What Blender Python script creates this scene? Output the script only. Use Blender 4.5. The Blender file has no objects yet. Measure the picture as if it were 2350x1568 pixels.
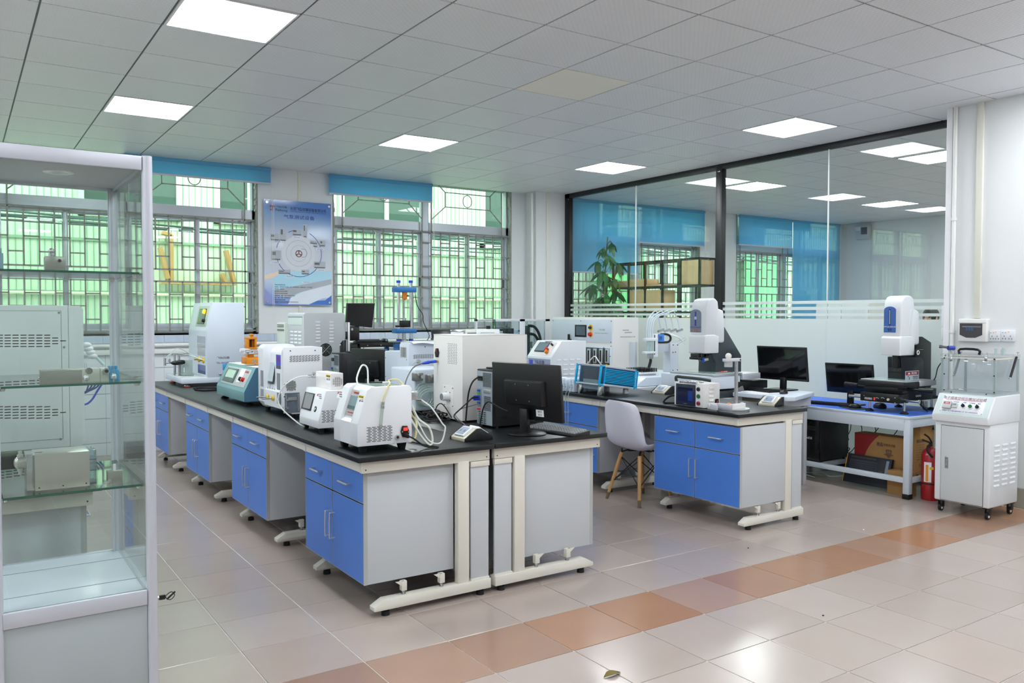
import bpy, bmesh, math, random
from mathutils import Vector, Matrix
random.seed(7)
R = math.radians
PI = math.pi
scn = bpy.context.scene
COL = scn.collection

# ------------------------------------------------------------------ camera, world, exposure
F_PX, YAW, PIT, ROL, CAM_H = 1902.87, 0.589211, 0.033050, 0.001029, 1.446
FW = Vector((math.sin(YAW)*math.cos(PIT), math.cos(YAW)*math.cos(PIT), -math.sin(PIT)))
RT0 = Vector((math.cos(YAW), -math.sin(YAW), 0))
UP0 = RT0.cross(FW)
RT = RT0*math.cos(ROL)+UP0*math.sin(ROL)
UP = -RT0*math.sin(ROL)+UP0*math.cos(ROL)
cam = bpy.data.objects.new('camera', bpy.data.cameras.new('camera'))
COL.objects.link(cam)
cam.data.sensor_width = 36
cam.data.lens = F_PX*36/2350
cam.data.clip_start = 0.05
cam.matrix_world = Matrix((( RT.x, UP.x, -FW.x, 0), (RT.y, UP.y, -FW.y, 0), (RT.z, UP.z, -FW.z, CAM_H), (0, 0, 0, 1)))
scn.camera = cam
w = bpy.data.worlds.new('sky'); scn.world = w; w.use_nodes = True
WN = w.node_tree.nodes['Background']
WN.inputs[0].default_value = (0.86, 0.94, 1.0, 1)
WN.inputs[1].default_value = 2.6
scn.view_settings.view_transform = 'Standard'
scn.view_settings.look = 'None'
scn.view_settings.exposure = 1.12
scn.view_settings.gamma = 1.0
scn.view_settings.use_curve_mapping = False
PANEL_E = 14.0

CO = Vector((0, 0, CAM_H))
def ray(px, py): return FW+RT*((px-1175)/F_PX)-UP*((py-784)/F_PX)
def pproj(p):
    d = Vector(p)-CO; k = d.dot(FW)
    if k < 0.05: return None
    return (1175+F_PX*d.dot(RT)/k, 784-F_PX*d.dot(UP)/k)
def onX(px, py, v): d = ray(px, py); return CO+d*(v/d.x)
def onY(px, py, v): d = ray(px, py); return CO+d*(v/d.y)
def onZ(px, py, v): d = ray(px, py); return CO+d*((v-CAM_H)/d.z)
def prY(Y, pts): return [(onY(a, b, Y).x, onY(a, b, Y).z) for a, b in pts]

class PL:
    """a working plane: origin, right, up; normal = right x up"""
    def __init__(s, o, r, u): s.o = Vector(o); s.r = Vector(r).normalized(); s.u = Vector(u).normalized(); s.n = s.r.cross(s.u)
    def at(s, u, v, n=0): return s.o+s.r*u+s.u*v+s.n*n
    def uv(s, px, py):
        d = ray(px, py); t = (s.o-CO).dot(s.n)/d.dot(s.n); p = CO+d*t-s.o
        return p.dot(s.r), p.dot(s.u)
    def rect(s, x0, y0, x1, y1):
        mx, my = (x0+x1)/2, (y0+y1)/2
        return s.uv(x0, my)[0], s.uv(x1, my)[0], s.uv(mx, y1)[1], s.uv(mx, y0)[1]
def PX(x): return PL((x, 0, 0), (0, -1, 0), (0, 0, 1))     # faces -X
def PY(y): return PL((0, y, 0), (1, 0, 0), (0, 0, 1))      # faces -Y
def PXp(x): return PL((x, 0, 0), (0, 1, 0), (0, 0, 1))     # faces +X
def PZ(z): return PL((0, 0, z), (1, 0, 0), (0, 1, 0))      # faces up

# ------------------------------------------------------------------ materials
def lin(c):
    c /= 255.0
    return c/12.92 if c <= 0.04045 else ((c+0.055)/1.055)**2.4
def rgb(t): return (lin(t[0]), lin(t[1]), lin(t[2]), 1)
MATS = {}
def mat(name, c, rough=0.45, metal=0.0, var=0.04, vs=6.0, bump=0.0, bs=60.0, emis=0.0, spec=0.5, coat=0.0, rnd=0.0, c2=None, trans=0.0):
    if name in MATS: return MATS[name]
    m = bpy.data.materials.new(name); m.use_nodes = True
    nt = m.node_tree; b = nt.nodes['Principled BSDF']; L = nt.links
    b.inputs['Roughness'].default_value = rough; b.inputs['Metallic'].default_value = metal
    b.inputs['Specular IOR Level'].default_value = spec; b.inputs['Coat Weight'].default_value = coat
    b.inputs['Transmission Weight'].default_value = trans
    col = rgb(c)
    tc = nt.nodes.new('ShaderNodeTexCoord')
    n = nt.nodes.new('ShaderNodeTexNoise'); n.inputs['Scale'].default_value = vs; n.inputs['Detail'].default_value = 4
    L.new(tc.outputs['Object'], n.inputs['Vector'])
    mx = nt.nodes.new('ShaderNodeMix'); mx.data_type = 'RGBA'
    ca = tuple(min(1, x*(1+var)) for x in col[:3])+(1,)
    cb = rgb(c2) if c2 else tuple(x*(1-var) for x in col[:3])+(1,)
    mx.inputs[6].default_value = ca; mx.inputs[7].default_value = cb
    L.new(n.outputs['Fac'], mx.inputs[0])
    out = mx.outputs[2]
    if rnd:
        oi = nt.nodes.new('ShaderNodeObjectInfo')
        hs = nt.nodes.new('ShaderNodeHueSaturation')
        mr = nt.nodes.new('ShaderNodeMapRange'); mr.inputs[3].default_value = 1-rnd; mr.inputs[4].default_value = 1+rnd
        L.new(oi.outputs['Random'], mr.inputs[0]); L.new(mr.outputs[0], hs.inputs['Value']); L.new(out, hs.inputs['Color'])
        m2 = nt.nodes.new('ShaderNodeMath'); m2.operation = 'MULTIPLY'; m2.inputs[1].default_value = 7.31
        fr = nt.nodes.new('ShaderNodeMath'); fr.operation = 'FRACT'
        mr2 = nt.nodes.new('ShaderNodeMapRange'); mr2.inputs[3].default_value = 1-rnd*2; mr2.inputs[4].default_value = 1+rnd*2
        L.new(oi.outputs['Random'], m2.inputs[0]); L.new(m2.outputs[0], fr.inputs[0]); L.new(fr.outputs[0], mr2.inputs[0]); L.new(mr2.outputs[0], hs.inputs['Saturation'])
        out = hs.outputs['Color']
    L.new(out, b.inputs['Base Color'])
    if bump:
        n2 = nt.nodes.new('ShaderNodeTexNoise'); n2.inputs['Scale'].default_value = bs
        L.new(tc.outputs['Object'], n2.inputs['Vector'])
        bp = nt.nodes.new('ShaderNodeBump'); bp.inputs['Strength'].default_value = bump; bp.inputs['Distance'].default_value = 0.002
        L.new(n2.outputs['Fac'], bp.inputs['Height']); L.new(bp.outputs[0], b.inputs['Normal'])
    if emis:
        b.inputs['Emission Color'].default_value = col; b.inputs['Emission Strength'].default_value = emis
    MATS[name] = m; return m
def glass(name, tint, refl=1.0, rough=0.0, dif=0.0, ior=1.5, difc=(220, 235, 230)):
    if name in MATS: return MATS[name]
    m = bpy.data.materials.new(name); m.use_nodes = True; nt = m.node_tree; L = nt.links
    nt.nodes.remove(nt.nodes['Principled BSDF']); o = nt.nodes['Material Output']
    t = nt.nodes.new('ShaderNodeBsdfTransparent'); t.inputs[0].default_value = rgb(tint)
    g = nt.nodes.new('ShaderNodeBsdfGlossy'); g.inputs['Roughness'].default_value = rough
    ge = nt.nodes.new('ShaderNodeNewGeometry'); dt = nt.nodes.new('ShaderNodeVectorMath'); dt.operation = 'DOT_PRODUCT'
    L.new(ge.outputs['Incoming'], dt.inputs[0]); L.new(ge.outputs['Normal'], dt.inputs[1])
    def M(op, a, b=None):
        q = nt.nodes.new('ShaderNodeMath'); q.operation = op
        for i, x in enumerate((a, b)):
            if x is None: continue
            if isinstance(x, (int, float)): q.inputs[i].default_value = x
            else: L.new(x, q.inputs[i])
        return q.outputs[0]
    r0 = ((ior-1)/(ior+1))**2
    sch = M('ADD', M('MULTIPLY', M('POWER', M('SUBTRACT', 1.0, M('ABSOLUTE', dt.outputs['Value'])), 5.0), 1-r0), r0)
    mu = nt.nodes.new('ShaderNodeMath'); mu.operation = 'MULTIPLY'; mu.inputs[1].default_value = refl
    L.new(sch, mu.inputs[0])
    base = t.outputs[0]
    if dif:
        d = nt.nodes.new('ShaderNodeBsdfDiffuse'); d.inputs[0].default_value = rgb(difc)
        tr = nt.nodes.new('ShaderNodeBsdfTranslucent'); tr.inputs[0].default_value = rgb(difc)
        a = nt.nodes.new('ShaderNodeMixShader'); a.inputs[0].default_value = 0.5
        L.new(d.outputs[0], a.inputs[1]); L.new(tr.outputs[0], a.inputs[2])
        b2 = nt.nodes.new('ShaderNodeMixShader'); b2.inputs[0].default_value = dif
        L.new(base, b2.inputs[1]); L.new(a.outputs[0], b2.inputs[2]); base = b2.outputs[0]
    mx = nt.nodes.new('ShaderNodeMixShader'); L.new(mu.outputs[0], mx.inputs[0]); L.new(base, mx.inputs[1]); L.new(g.outputs[0], mx.inputs[2])
    L.new(mx.outputs[0], o.inputs[0]); MATS[name] = m; return m

# ------------------------------------------------------------------ mesh builder
class MB:
    def __init__(s): s.bm = bmesh.new(); s.mi = 0
    def _add(s, vs, fs):
        v = [s.bm.verts.new(p) for p in vs]
        for f in fs:
            try:
                q = s.bm.faces.new([v[i] for i in f]); q.material_index = s.mi
            except ValueError: pass
        return s
    def _merge(s, t):
        for f in t.faces: f.material_index = s.mi
        me = bpy.data.meshes.new('t'); t.to_mesh(me); t.free(); s.bm.from_mesh(me); bpy.data.meshes.remove(me); return s
    def hexa(s, c, bev=0, seg=2):
        fs = [(0, 3, 2, 1), (4, 5, 6, 7), (0, 1, 5, 4), (1, 2, 6, 5), (2, 3, 7, 6), (3, 0, 4, 7)]
        if not bev: return s._add(c, fs)
        t = bmesh.new(); v = [t.verts.new(p) for p in c]
        for f in fs: t.faces.new([v[i] for i in f])
        bmesh.ops.bevel(t, geom=t.edges[:], offset=bev, segments=seg, affect='EDGES', profile=0.5, clamp_overlap=True)
        return s._merge(t)
    def box(s, x0, x1, y0, y1, z0, z1, bev=0, seg=2):
        x0, x1 = sorted((x0, x1)); y0, y1 = sorted((y0, y1)); z0, z1 = sorted((z0, z1))
        return s.hexa([(x0, y0, z0), (x1, y0, z0), (x1, y1, z0), (x0, y1, z0), (x0, y0, z1), (x1, y0, z1), (x1, y1, z1), (x0, y1, z1)], bev, seg)
    def pb(s, P, u0, u1, v0, v1, n0, n1, bev=0, seg=2):
        u0, u1 = sorted((u0, u1)); v0, v1 = sorted((v0, v1)); n0, n1 = sorted((n0, n1))
        return s.hexa([P.at(u0, v0, n0), P.at(u1, v0, n0), P.at(u1, v1, n0), P.at(u0, v1, n0), P.at(u0, v0, n1), P.at(u1, v0, n1), P.at(u1, v1, n1), P.at(u0, v1, n1)], bev, seg)
    def q(s, P, x0, y0, x1, y1, n0=-.001, n1=.003, bev=0):
        u0, u1, v0, v1 = P.rect(x0, y0, x1, y1); return s.pb(P, u0, u1, v0, v1, n0, n1, bev)
    def prism(s, poly, axis, a0, a1, bev=0, seg=2):
        if axis == 'x': f = lambda p, a: (a, p[0], p[1])
        elif axis == 'y': f = lambda p, a: (p[0], a, p[1])
        else: f = lambda p, a: (p[0], p[1], a)
        n = len(poly); t = bmesh.new()
        A = [t.verts.new(f(p, a0)) for p in poly]; B = [t.verts.new(f(p, a1)) for p in poly]
        t.faces.new(A); t.faces.new(B[::-1])
        for i in range(n): t.faces.new((A[i], B[i], B[(i+1) % n], A[(i+1) % n]))
        bmesh.ops.recalc_face_normals(t, faces=t.faces[:])
        if bev: bmesh.ops.bevel(t, geom=t.edges[:], offset=bev, segments=seg, affect='EDGES', profile=0.5, clamp_overlap=True)
        return s._merge(t)
    def cyl(s, p0, p1, r, r2=None, n=16, cap=True):
        p0 = Vector(p0); p1 = Vector(p1); r2 = r if r2 is None else r2
        d = (p1-p0).normalized(); a = d.orthogonal().normalized(); b = d.cross(a)
        vs = []
        for p, q in ((p0, r), (p1, r2)):
            for i in range(n): th = 2*PI*i/n; vs.append(p+(a*math.cos(th)+b*math.sin(th))*q)
        fs = [(i, (i+1) % n, n+(i+1) % n, n+i) for i in range(n)]
        if cap: fs += [tuple(range(n))[::-1], tuple(range(n, 2*n))]
        return s._add(vs, fs)
    def pc(s, P, u, v, r, n0, n1, r2=None, n=16): return s.cyl(P.at(u, v, n0), P.at(u, v, n1), r, r2, n)
    def qc(s, P, px, py, r, n0=0, n1=.006, r2=None, n=16): u, v = P.uv(px, py); return s.pc(P, u, v, r, n0, n1, r2, n)
    def ell(s, c, r, n=14, m=8):
        if not hasattr(r, '__len__'): r = (r, r, r)
        vs = [(c[0], c[1], c[2]-r[2])]; fs = []
        for j in range(1, m):
            ph = -PI/2+PI*j/m
            for i in range(n): th = 2*PI*i/n; vs.append((c[0]+r[0]*math.cos(ph)*math.cos(th), c[1]+r[1]*math.cos(ph)*math.sin(th), c[2]+r[2]*math.sin(ph)))
        vs.append((c[0], c[1], c[2]+r[2])); T = len(vs)-1
        for i in range(n): fs.append((0, 1+(i+1) % n, 1+i)); fs.append((T, 1+(m-2)*n+i, 1+(m-2)*n+(i+1) % n))
        for j in range(m-2):
            for i in range(n): a = 1+j*n+i; b = 1+j*n+(i+1) % n; fs.append((a, b, b+n, a+n))
        return s._add(vs, fs)
    def lathe(s, c, prof, n=24):
        vs = []; k = len(prof)
        for r, z in prof:
            for i in range(n): th = 2*PI*i/n; vs.append((c[0]+r*math.cos(th), c[1]+r*math.sin(th), c[2]+z))
        fs = [(j*n+i, j*n+(i+1) % n, (j+1)*n+(i+1) % n, (j+1)*n+i) for j in range(k-1) for i in range(n)]
        fs += [tuple(range(n))[::-1], tuple(range((k-1)*n, k*n))]
        return s._add(vs, fs)
    def tube(s, pts, r, n=6, smooth=4, closed=False):
        P = [Vector(p) for p in pts]
        if smooth and len(P) > 2:
            Q = []; m = len(P); segs = m if closed else m-1
            for i in range(segs):
                if closed: a, b, c, d = P[(i-1) % m], P[i], P[(i+1) % m], P[(i+2) % m]
                else: a, b, c, d = P[max(i-1, 0)], P[i], P[i+1], P[min(i+2, m-1)]
                for k in range(smooth):
                    t = k/smooth
                    Q.append(0.5*((2*b)+(-a+c)*t+(2*a-5*b+4*c-d)*t*t+(-a+3*b-3*c+d)*t**3))
            if not closed: Q.append(P[-1])
            P = Q
        m = len(P); vs = []; a = None
        for i, p in enumerate(P):
            d = (P[(i+1) % m]-P[i-1]) if closed else (P[min(i+1, m-1)]-P[max(i-1, 0)])
            if d.length < 1e-9: d = Vector((0, 0, 1))
            d.normalize()
            a = d.orthogonal().normalized() if a is None else (a-d*a.dot(d))
            if a.length < 1e-6: a = d.orthogonal()
            a.normalize(); b = d.cross(a)
            for k in range(n): th = 2*PI*k/n; vs.append(p+(a*math.cos(th)+b*math.sin(th))*r)
        fs = []
        for i in range(m if closed else m-1):
            j = (i+1) % m
            for k in range(n): fs.append((i*n+k, i*n+(k+1) % n, j*n+(k+1) % n, j*n+k))
        if not closed: fs += [tuple(range(n))[::-1], tuple(range((m-1)*n, m*n))]
        return s._add(vs, fs)
    def ring(s, P, u, v, r, rr, n0=0, n=24):
        return s.tube([P.at(u+r*math.cos(2*PI*i/n), v+r*math.sin(2*PI*i/n), n0) for i in range(n)], rr, 6, 0, True)
    def grid(s, rows):
        n = len(rows[0]); vs = [p for r in rows for p in r]
        fs = [(j*n+i, j*n+i+1, (j+1)*n+i+1, (j+1)*n+i) for j in range(len(rows)-1) for i in range(n-1)]
        return s._add(vs, fs)
    def build(s, name, mats, parent=None, smooth=True, kind=None, label=None, ang=35):
        me = bpy.data.meshes.new(name)
        if parent is not None: s.bm.transform(Matrix.Translation(-ORG.get(parent.name, Vector())))
        bmesh.ops.recalc_face_normals(s.bm, faces=s.bm.faces[:])
        s.bm.to_mesh(me); s.bm.free()
        if not isinstance(mats, (list, tuple)): mats = [mats]
        for m in mats: me.materials.append(m)
        if smooth:
            me.polygons.foreach_set('use_smooth', [True]*len(me.polygons)); me.set_sharp_from_angle(angle=R(ang))
        o = bpy.data.objects.new(name, me); COL.objects.link(o)
        if parent is not None:
            o.parent = parent; ORG[o.name] = ORG.get(parent.name, Vector())
        if kind: o['kind'] = kind
        if label: o['label'] = label
        return o
ORG = {}
def tag(o, label, cat, group=None, kind=None):
    o['label'] = label; o['category'] = cat
    if group: o['group'] = group
    if kind: o['kind'] = kind
    return o
def thing(name, label, cat, loc=(0, 0, 0), group=None):
    o = bpy.data.objects.new(name, None); COL.objects.link(o); o.empty_display_size = .1
    o.location = loc; ORG[o.name] = Vector(loc); return tag(o, label, cat, group)
def struct(mb, name, m, smooth=False):
    o = mb.build(name, m, None, smooth); o['kind'] = 'structure'; return o
def solo(mb, name, m, label, cat, group=None, kind=None, ang=35):
    """one-mesh thing, origin moved to its base centre"""
    b = mb.bm; xs = [v.co.x for v in b.verts]; ys = [v.co.y for v in b.verts]; zs = [v.co.z for v in b.verts]
    c = Vector(((min(xs)+max(xs))/2, (min(ys)+max(ys))/2, min(zs))); b.transform(Matrix.Translation(-c))
    o = mb.build(name, m, None, ang=ang); o.location = c; ORG[o.name] = c
    return tag(o, label, cat, group, kind)
def kids(o): return [c for c in bpy.data.objects if c.parent == o]
def copy_tree(o, parent=None):
    c = o.copy(); COL.objects.link(c); c.parent = parent; ORG[c.name] = ORG.get(o.name, Vector())
    for ch in kids(o):
        if ch != c: copy_tree(ch, c)
    return c
def text(parent, name, s, size, P, u, v, m, n=.0006, align='CENTER', sx=1.0, bold=0.0):
    cu = bpy.data.curves.new('txt', 'FONT'); cu.body = s; cu.size = size; cu.align_x = align; cu.align_y = 'CENTER'
    cu.extrude = .0003; cu.resolution_u = 2; cu.offset = bold
    o = bpy.data.objects.new('txt', cu); COL.objects.link(o)
    dg = bpy.context.evaluated_depsgraph_get(); me = bpy.data.meshes.new_from_object(o.evaluated_get(dg))
    bpy.data.objects.remove(o); bpy.data.curves.remove(cu)
    org = P.at(u, v, n)-(ORG.get(parent.name, Vector()) if parent else Vector())
    M = Matrix(((P.r.x*sx, P.u.x, P.n.x, org.x), (P.r.y*sx, P.u.y, P.n.y, org.y), (P.r.z*sx, P.u.z, P.n.z, org.z), (0, 0, 0, 1)))
    me.transform(M); me.materials.clear(); me.materials.append(m); me.name = name
    t = bpy.data.objects.new(name, me); COL.objects.link(t); t.parent = parent
    return t
def textfit(parent, name, s, P, u0, u1, v0, v1, m, n=.0006):
    """text fitted to a rectangle of plane P"""
    h = abs(v1-v0); o = text(parent, name, s, h*1.1, P, 0, 0, m, n)
    me = o.data; org = -(ORG.get(parent.name, Vector())) if parent else Vector()
    us = [(Vector(v.co)-org-P.o).dot(P.r) for v in me.vertices]; vs = [(Vector(v.co)-org-P.o).dot(P.u) for v in me.vertices]
    if not us: return o
    k = abs(u1-u0)/(max(us)-min(us)); kv = h/(max(vs)-min(vs))
    cu, cv = (max(us)+min(us))/2, (max(vs)+min(vs))/2; tu, tv = (u0+u1)/2, (v0+v1)/2
    for v in me.vertices:
        d = Vector(v.co)-org-P.o; v.co = P.at(tu+(d.dot(P.r)-cu)*k, tv+(d.dot(P.u)-cv)*kv, d.dot(P.n))+org
    return o
def textpx(parent, name, s, P, x0, y0, x1, y1, m, n=.0006, bold=0.0): return textfit(parent, name, s, P, *P.rect(x0, y0, x1, y1), m, n)
# ------------------------------------------------------------------ palette
WHITE = mat('white_enamel', (226, 230, 234), .32, var=.02)
WHITE2 = mat('warm_white_enamel', (228, 227, 224), .38, var=.02)
COOLW = mat('cool_white_enamel', (212, 222, 234), .35, var=.02)
LGREY = mat('light_grey_paint', (196, 202, 206), .4, var=.03)
BLACK = mat('black_plastic', (16, 17, 19), .35, var=.05)
BLACKM = mat('matt_black_rubber', (12, 12, 13), .65, var=.05)
SCREEN = mat('dark_screen_glass', (12, 14, 16), .08, var=.02)
LCD = mat('grey_lcd', (120, 140, 148), .12, var=.05)
DARK = mat('dark_vent', (20, 22, 26), .7, var=.02)  # also paints the shade inside slots and holes that are not cut
STEEL = mat('brushed_steel', (200, 203, 205), .25, 1.0, .06, 30)
ALU = mat('satin_aluminium', (205, 208, 212), .35, .85, .04)
ALUP = mat('pale_aluminium', (205, 208, 214), .42, .35, .03)
CREAM = mat('cream_powder_coat', (222, 219, 208), .42, var=.03)
PANEL = mat('pale_grey_laminate', (196, 201, 206), .48, var=.02, bump=.02)
BLUE = mat('blue_laminate', (74, 128, 214), .42, var=.03, bump=.02)
EDGE = mat('grey_edge_banding', (176, 180, 178), .45)
TOP = mat('black_epoxy_worktop', (17, 21, 23), .36, var=.12, vs=14, bump=.05, bs=220)
YEL = mat('yellow_plastic', (232, 196, 40), .4)
RED = mat('red_plastic', (205, 40, 38), .35)
ORG_ = mat('orange_anodised', (222, 140, 22), .35, .3)
BLUEP = mat('blue_plastic', (30, 70, 190), .4)
CYAN = mat('cyan_anodised', (14, 176, 232), .3, .1)
TXT = mat('black_ink', (28, 32, 40), .6)
TXTB = mat('navy_ink', (30, 40, 150), .6)
GREYT = mat('grey_ink', (120, 130, 140), .6)
WINK = mat('white_ink', (235, 238, 242), .6)
REDT = mat('red_ink', (190, 40, 40), .6)
CARD = mat('brown_cardboard', (168, 128, 78), .8, var=.08, vs=20, bump=.05)
CARDR = mat('red_print', (140, 22, 28), .55)
WOOD = mat('beech_wood', (196, 152, 98), .4, var=.12, vs=9)
PINE = mat('pine_board', (226, 196, 148), .55, var=.1, vs=5, c2=(206, 172, 120))
TUBEW = mat('white_tube', (226, 230, 228), .3)
TUBEY = mat('yellowed_tube', (222, 214, 150), .3)
CLEAR = glass('clear_acrylic', (232, 240, 242), 1.0)

# ------------------------------------------------------------------ room shell
HC = 3.082; XR = 6.585; YB = 9.30; XP = 6.95; YW = 3.60; XF = 13.45
WALL = mat('white_wall_paint', (226, 229, 230), .6, var=.02, vs=2, bump=.05, bs=30)
GROUT = mat('pale_grout', (226, 224, 214), .6)
TILE = mat('pinkish_grey_floor_tile', (172, 158, 151), .2, var=.05, vs=3.0, bump=.045, bs=180, rnd=.05, spec=.6)
TILEB = mat('brown_floor_tile', (158, 122, 98), .2, var=.06, vs=3.0, bump=.045, bs=180, rnd=.08, spec=.6, c2=(150, 116, 96))

m = MB(); m.box(-4, XF, -4, YB+.2, -.12, -.0035); floor = struct(m, 'floor', GROUT); 
SX, OX, SY, OY = .39764, .98424, .39064, 3.16629
def proj_size(x0, x1, y0, y1, z):
    c = [pproj((a, b, z)) for a in (x0, x1) for b in (y0, y1)]
    if any(p is None for p in c): return 0
    xs = [p[0] for p in c]; ys = [p[1] for p in c]
    if max(xs) < 0 or min(xs) > 2350 or max(ys) < 0 or min(ys) > 1568: return 0
    return (max(xs)-min(xs))*(max(ys)-min(ys))
def tiling(parent, name, z0, z1, sx, ox, sy, oy, ia, ib, ja, jb, clip, gap, matf, limit, bev=0, skip=None, restname='more_tiles'):
    cells = []
    for i in range(ia, ib):
        for j in range(ja, jb):
            if skip and skip(i, j): continue
            x0, x1, y0, y1 = sx*i+ox, sx*(i+1)+ox, sy*j+oy, sy*(j+1)+oy
            X0, X1, Y0, Y1 = max(x0, clip[0]), min(x1, clip[1]), max(y0, clip[2]), min(y1, clip[3])
            if X1-X0 < .03 or Y1-Y0 < .03: continue
            full = abs(X1-X0-sx) < 1e-6 and abs(Y1-Y0-sy) < 1e-6
            cells.append((-proj_size(X0, X1, Y0, Y1, (z0+z1)/2), i, j, X0, X1, Y0, Y1, full))
    cells.sort(); cache = {}; rest = {}; n = 0
    for s, i, j, X0, X1, Y0, Y1, full in cells:
        mt = matf(i, j)
        if s < 0 and n < limit:
            n += 1; k = (mt.name, round(X1-X0, 4), round(Y1-Y0, 4)); cx, cy = (X0+X1)/2, (Y0+Y1)/2
            if k not in cache:
                b = MB(); hx, hy = (X1-X0)/2-gap/2, (Y1-Y0)/2-gap/2
                if bev: b.hexa([(-hx, -hy, z0), (hx, -hy, z0), (hx, hy, z0), (-hx, hy, z0), (-hx, -hy, z1), (hx, -hy, z1), (hx, hy, z1), (-hx, hy, z1)], bev, 1)
                else: b.box(-hx, hx, -hy, hy, z0, z1)
                o = b.build(name, mt, parent, bev > 0); cache[k] = o.data
            else: o = bpy.data.objects.new(name, cache[k]); COL.objects.link(o); o.parent = parent
            o.location = (cx, cy, 0)
        else:
            r = rest.setdefault(mt.name, (MB(), mt)); r[0].box(X0+gap/2, X1-gap/2, Y0+gap/2, Y1-gap/2, z0, z1)
    for b, mt in rest.values(): b.build(restname, mt, parent, False, 'stuff')
tiling(floor, 'floor_tile', -.0034, 0, SX, OX, SY, OY, -13, 32, -19, 16, (-4, XF, -4, YB), .0045, lambda i, j: TILEB if j == -1 and i < 15 else TILE, 290, .0012)

# ceiling: slab, T-grid strips and lay-in tiles on a 0.6 m grid
def ceiling_material():
    m = mat('patterned_ceiling_tile', (234, 236, 240), .5, var=.02, rnd=.015)
    nt = m.node_tree; L = nt.links; b = nt.nodes['Principled BSDF']
    tc = nt.nodes.new('ShaderNodeTexCoord'); br = nt.nodes.new('ShaderNodeTexBrick')
    br.inputs['Scale'].default_value = 14; br.inputs['Mortar Size'].default_value = .12; br.inputs['Mortar Smooth'].default_value = .6
    br.inputs['Color1'].default_value = (1, 1, 1, 1); br.inputs['Color2'].default_value = (.8, .8, .8, 1); br.inputs['Mortar'].default_value = (.3, .3, .3, 1)
    L.new(tc.outputs['Object'], br.inputs['Vector'])
    old = b.inputs['Base Color'].links[0].from_socket
    mx = nt.nodes.new('ShaderNodeMix'); mx.data_type = 'RGBA'; mx.blend_type = 'MULTIPLY'; mx.inputs[0].default_value = .16
    L.new(old, mx.inputs[6]); L.new(br.outputs['Color'], mx.inputs[7]); L.new(mx.outputs[2], b.inputs['Base Color'])
    mr = nt.nodes.new('ShaderNodeMapRange'); mr.inputs[3].default_value = .55; mr.inputs[4].default_value = .3
    L.new(br.outputs['Color'], mr.inputs[0]); L.new(mr.outputs[0], b.inputs['Roughness'])
    return m
CTILE = ceiling_material()
CBEIGE = mat('beige_light_diffuser', (236, 234, 222), .5, var=.02)
GRID = mat('dark_ceiling_grid', (96, 102, 106), .5)
CX, CY = .3887, 5.0389
LIGHTS = [(a, b) for a in (-7, -3, 1, 5, 9) for b in (-9, -5, -1, 3) if (a, b) not in ((5, -1), (5, -5))]+[(5, -6)]
LIGHTF = [(13, -5), (13, -1), (13, 3), (18, -1), (18, 3), (18, -5)]
m = MB(); m.box(-4, XP+.05, -4, YB+.2, HC+.004, HC+.12); ceil = struct(m, 'ceiling', GRID)
tiling(ceil, 'ceiling_tile', HC-.004, HC+.0035, .6, CX, .6, CY, -8, 12, -16, 9, (-4, XP, -4, YB), .011, lambda i, j: CBEIGE if (i, j) == (5, -1) else CTILE, 290, .001, skip=lambda i, j: (i, j) in LIGHTS)
m = MB(); m.box(XP+.05, XF+.1, -.2, YB+.2, HC+.004, HC+.12); ceil2 = struct(m, 'ceiling', GRID)
tiling(ceil2, 'ceiling_tile', HC-.004, HC+.0035, .6, CX, .6, CY, 10, 23, -9, 9, (XP+.05, XF, -.1, YB), .011, lambda i, j: CTILE, 160, .001, skip=lambda i, j: (i, j) in LIGHTF)
EMI = bpy.data.materials.new('led_diffuser'); EMI.use_nodes = True
_b = EMI.node_tree.nodes['Principled BSDF']; _b.inputs['Base Color'].default_value = (.9, .9, .9, 1)
_b.inputs['Emission Color'].default_value = (.93, .97, 1, 1); _b.inputs['Emission Strength'].default_value = PANEL_E
LF = mat('led_frame_white', (235, 236, 238), .4)
LIGHT_L = {(1, -1): 'large square ceiling light panel nearest the camera, top left above the glass case', (1, 3): 'square ceiling light panel above the left window, behind the large near one',
 (5, 3): 'square ceiling light panel above the blue press and right window', (9, 3): 'small square ceiling light panel just left of the black partition bar, over the corner cabinet',
 (9, -1): 'square ceiling light panel above the first optical measuring machine, left of the black bar',
 (13, 3): 'ceiling light panel in the room behind the glass, just right of the black post', (13, -1): 'ceiling light panel in the room behind the glass, cut off by the white wall edge',
 (18, 3): 'far ceiling light panel deep in the room behind the glass'}
lproto = None
for (a, b) in LIGHTS+LIGHTF:
    if proj_size(a*.6+CX, a*.6+CX+.6, b*.6+CY, b*.6+CY+.6, HC) == 0: lab = 'square ceiling light panel outside the picture, flush in the tile grid'
    else: lab = LIGHT_L.get((a, b), 'square ceiling light panel outside the picture, flush in the tile grid')
    loc = (a*.6+CX+.3, b*.6+CY+.3, HC-.004)
    if lproto is None:
        lproto = t = thing('ceiling_light', lab, 'light', (0, 0, 0), 'square panel lights in the ceiling')
        m = MB(); h = .292; k = .279
        for (x0, x1, y0, y1) in ((-h, h, -h, -k), (-h, h, k, h), (-h, -k, -k, k), (k, h, -k, k)): m.box(x0, x1, y0, y1, -.004, .007)
        m.build('light_frame', LF, t)
        m = MB(); m.box(-k, k, -k, k, -.001, .006); m.build('light_diffuser', EMI, t, False)
    else: t = copy_tree(lproto); t['label'] = lab
    t.location = loc

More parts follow.
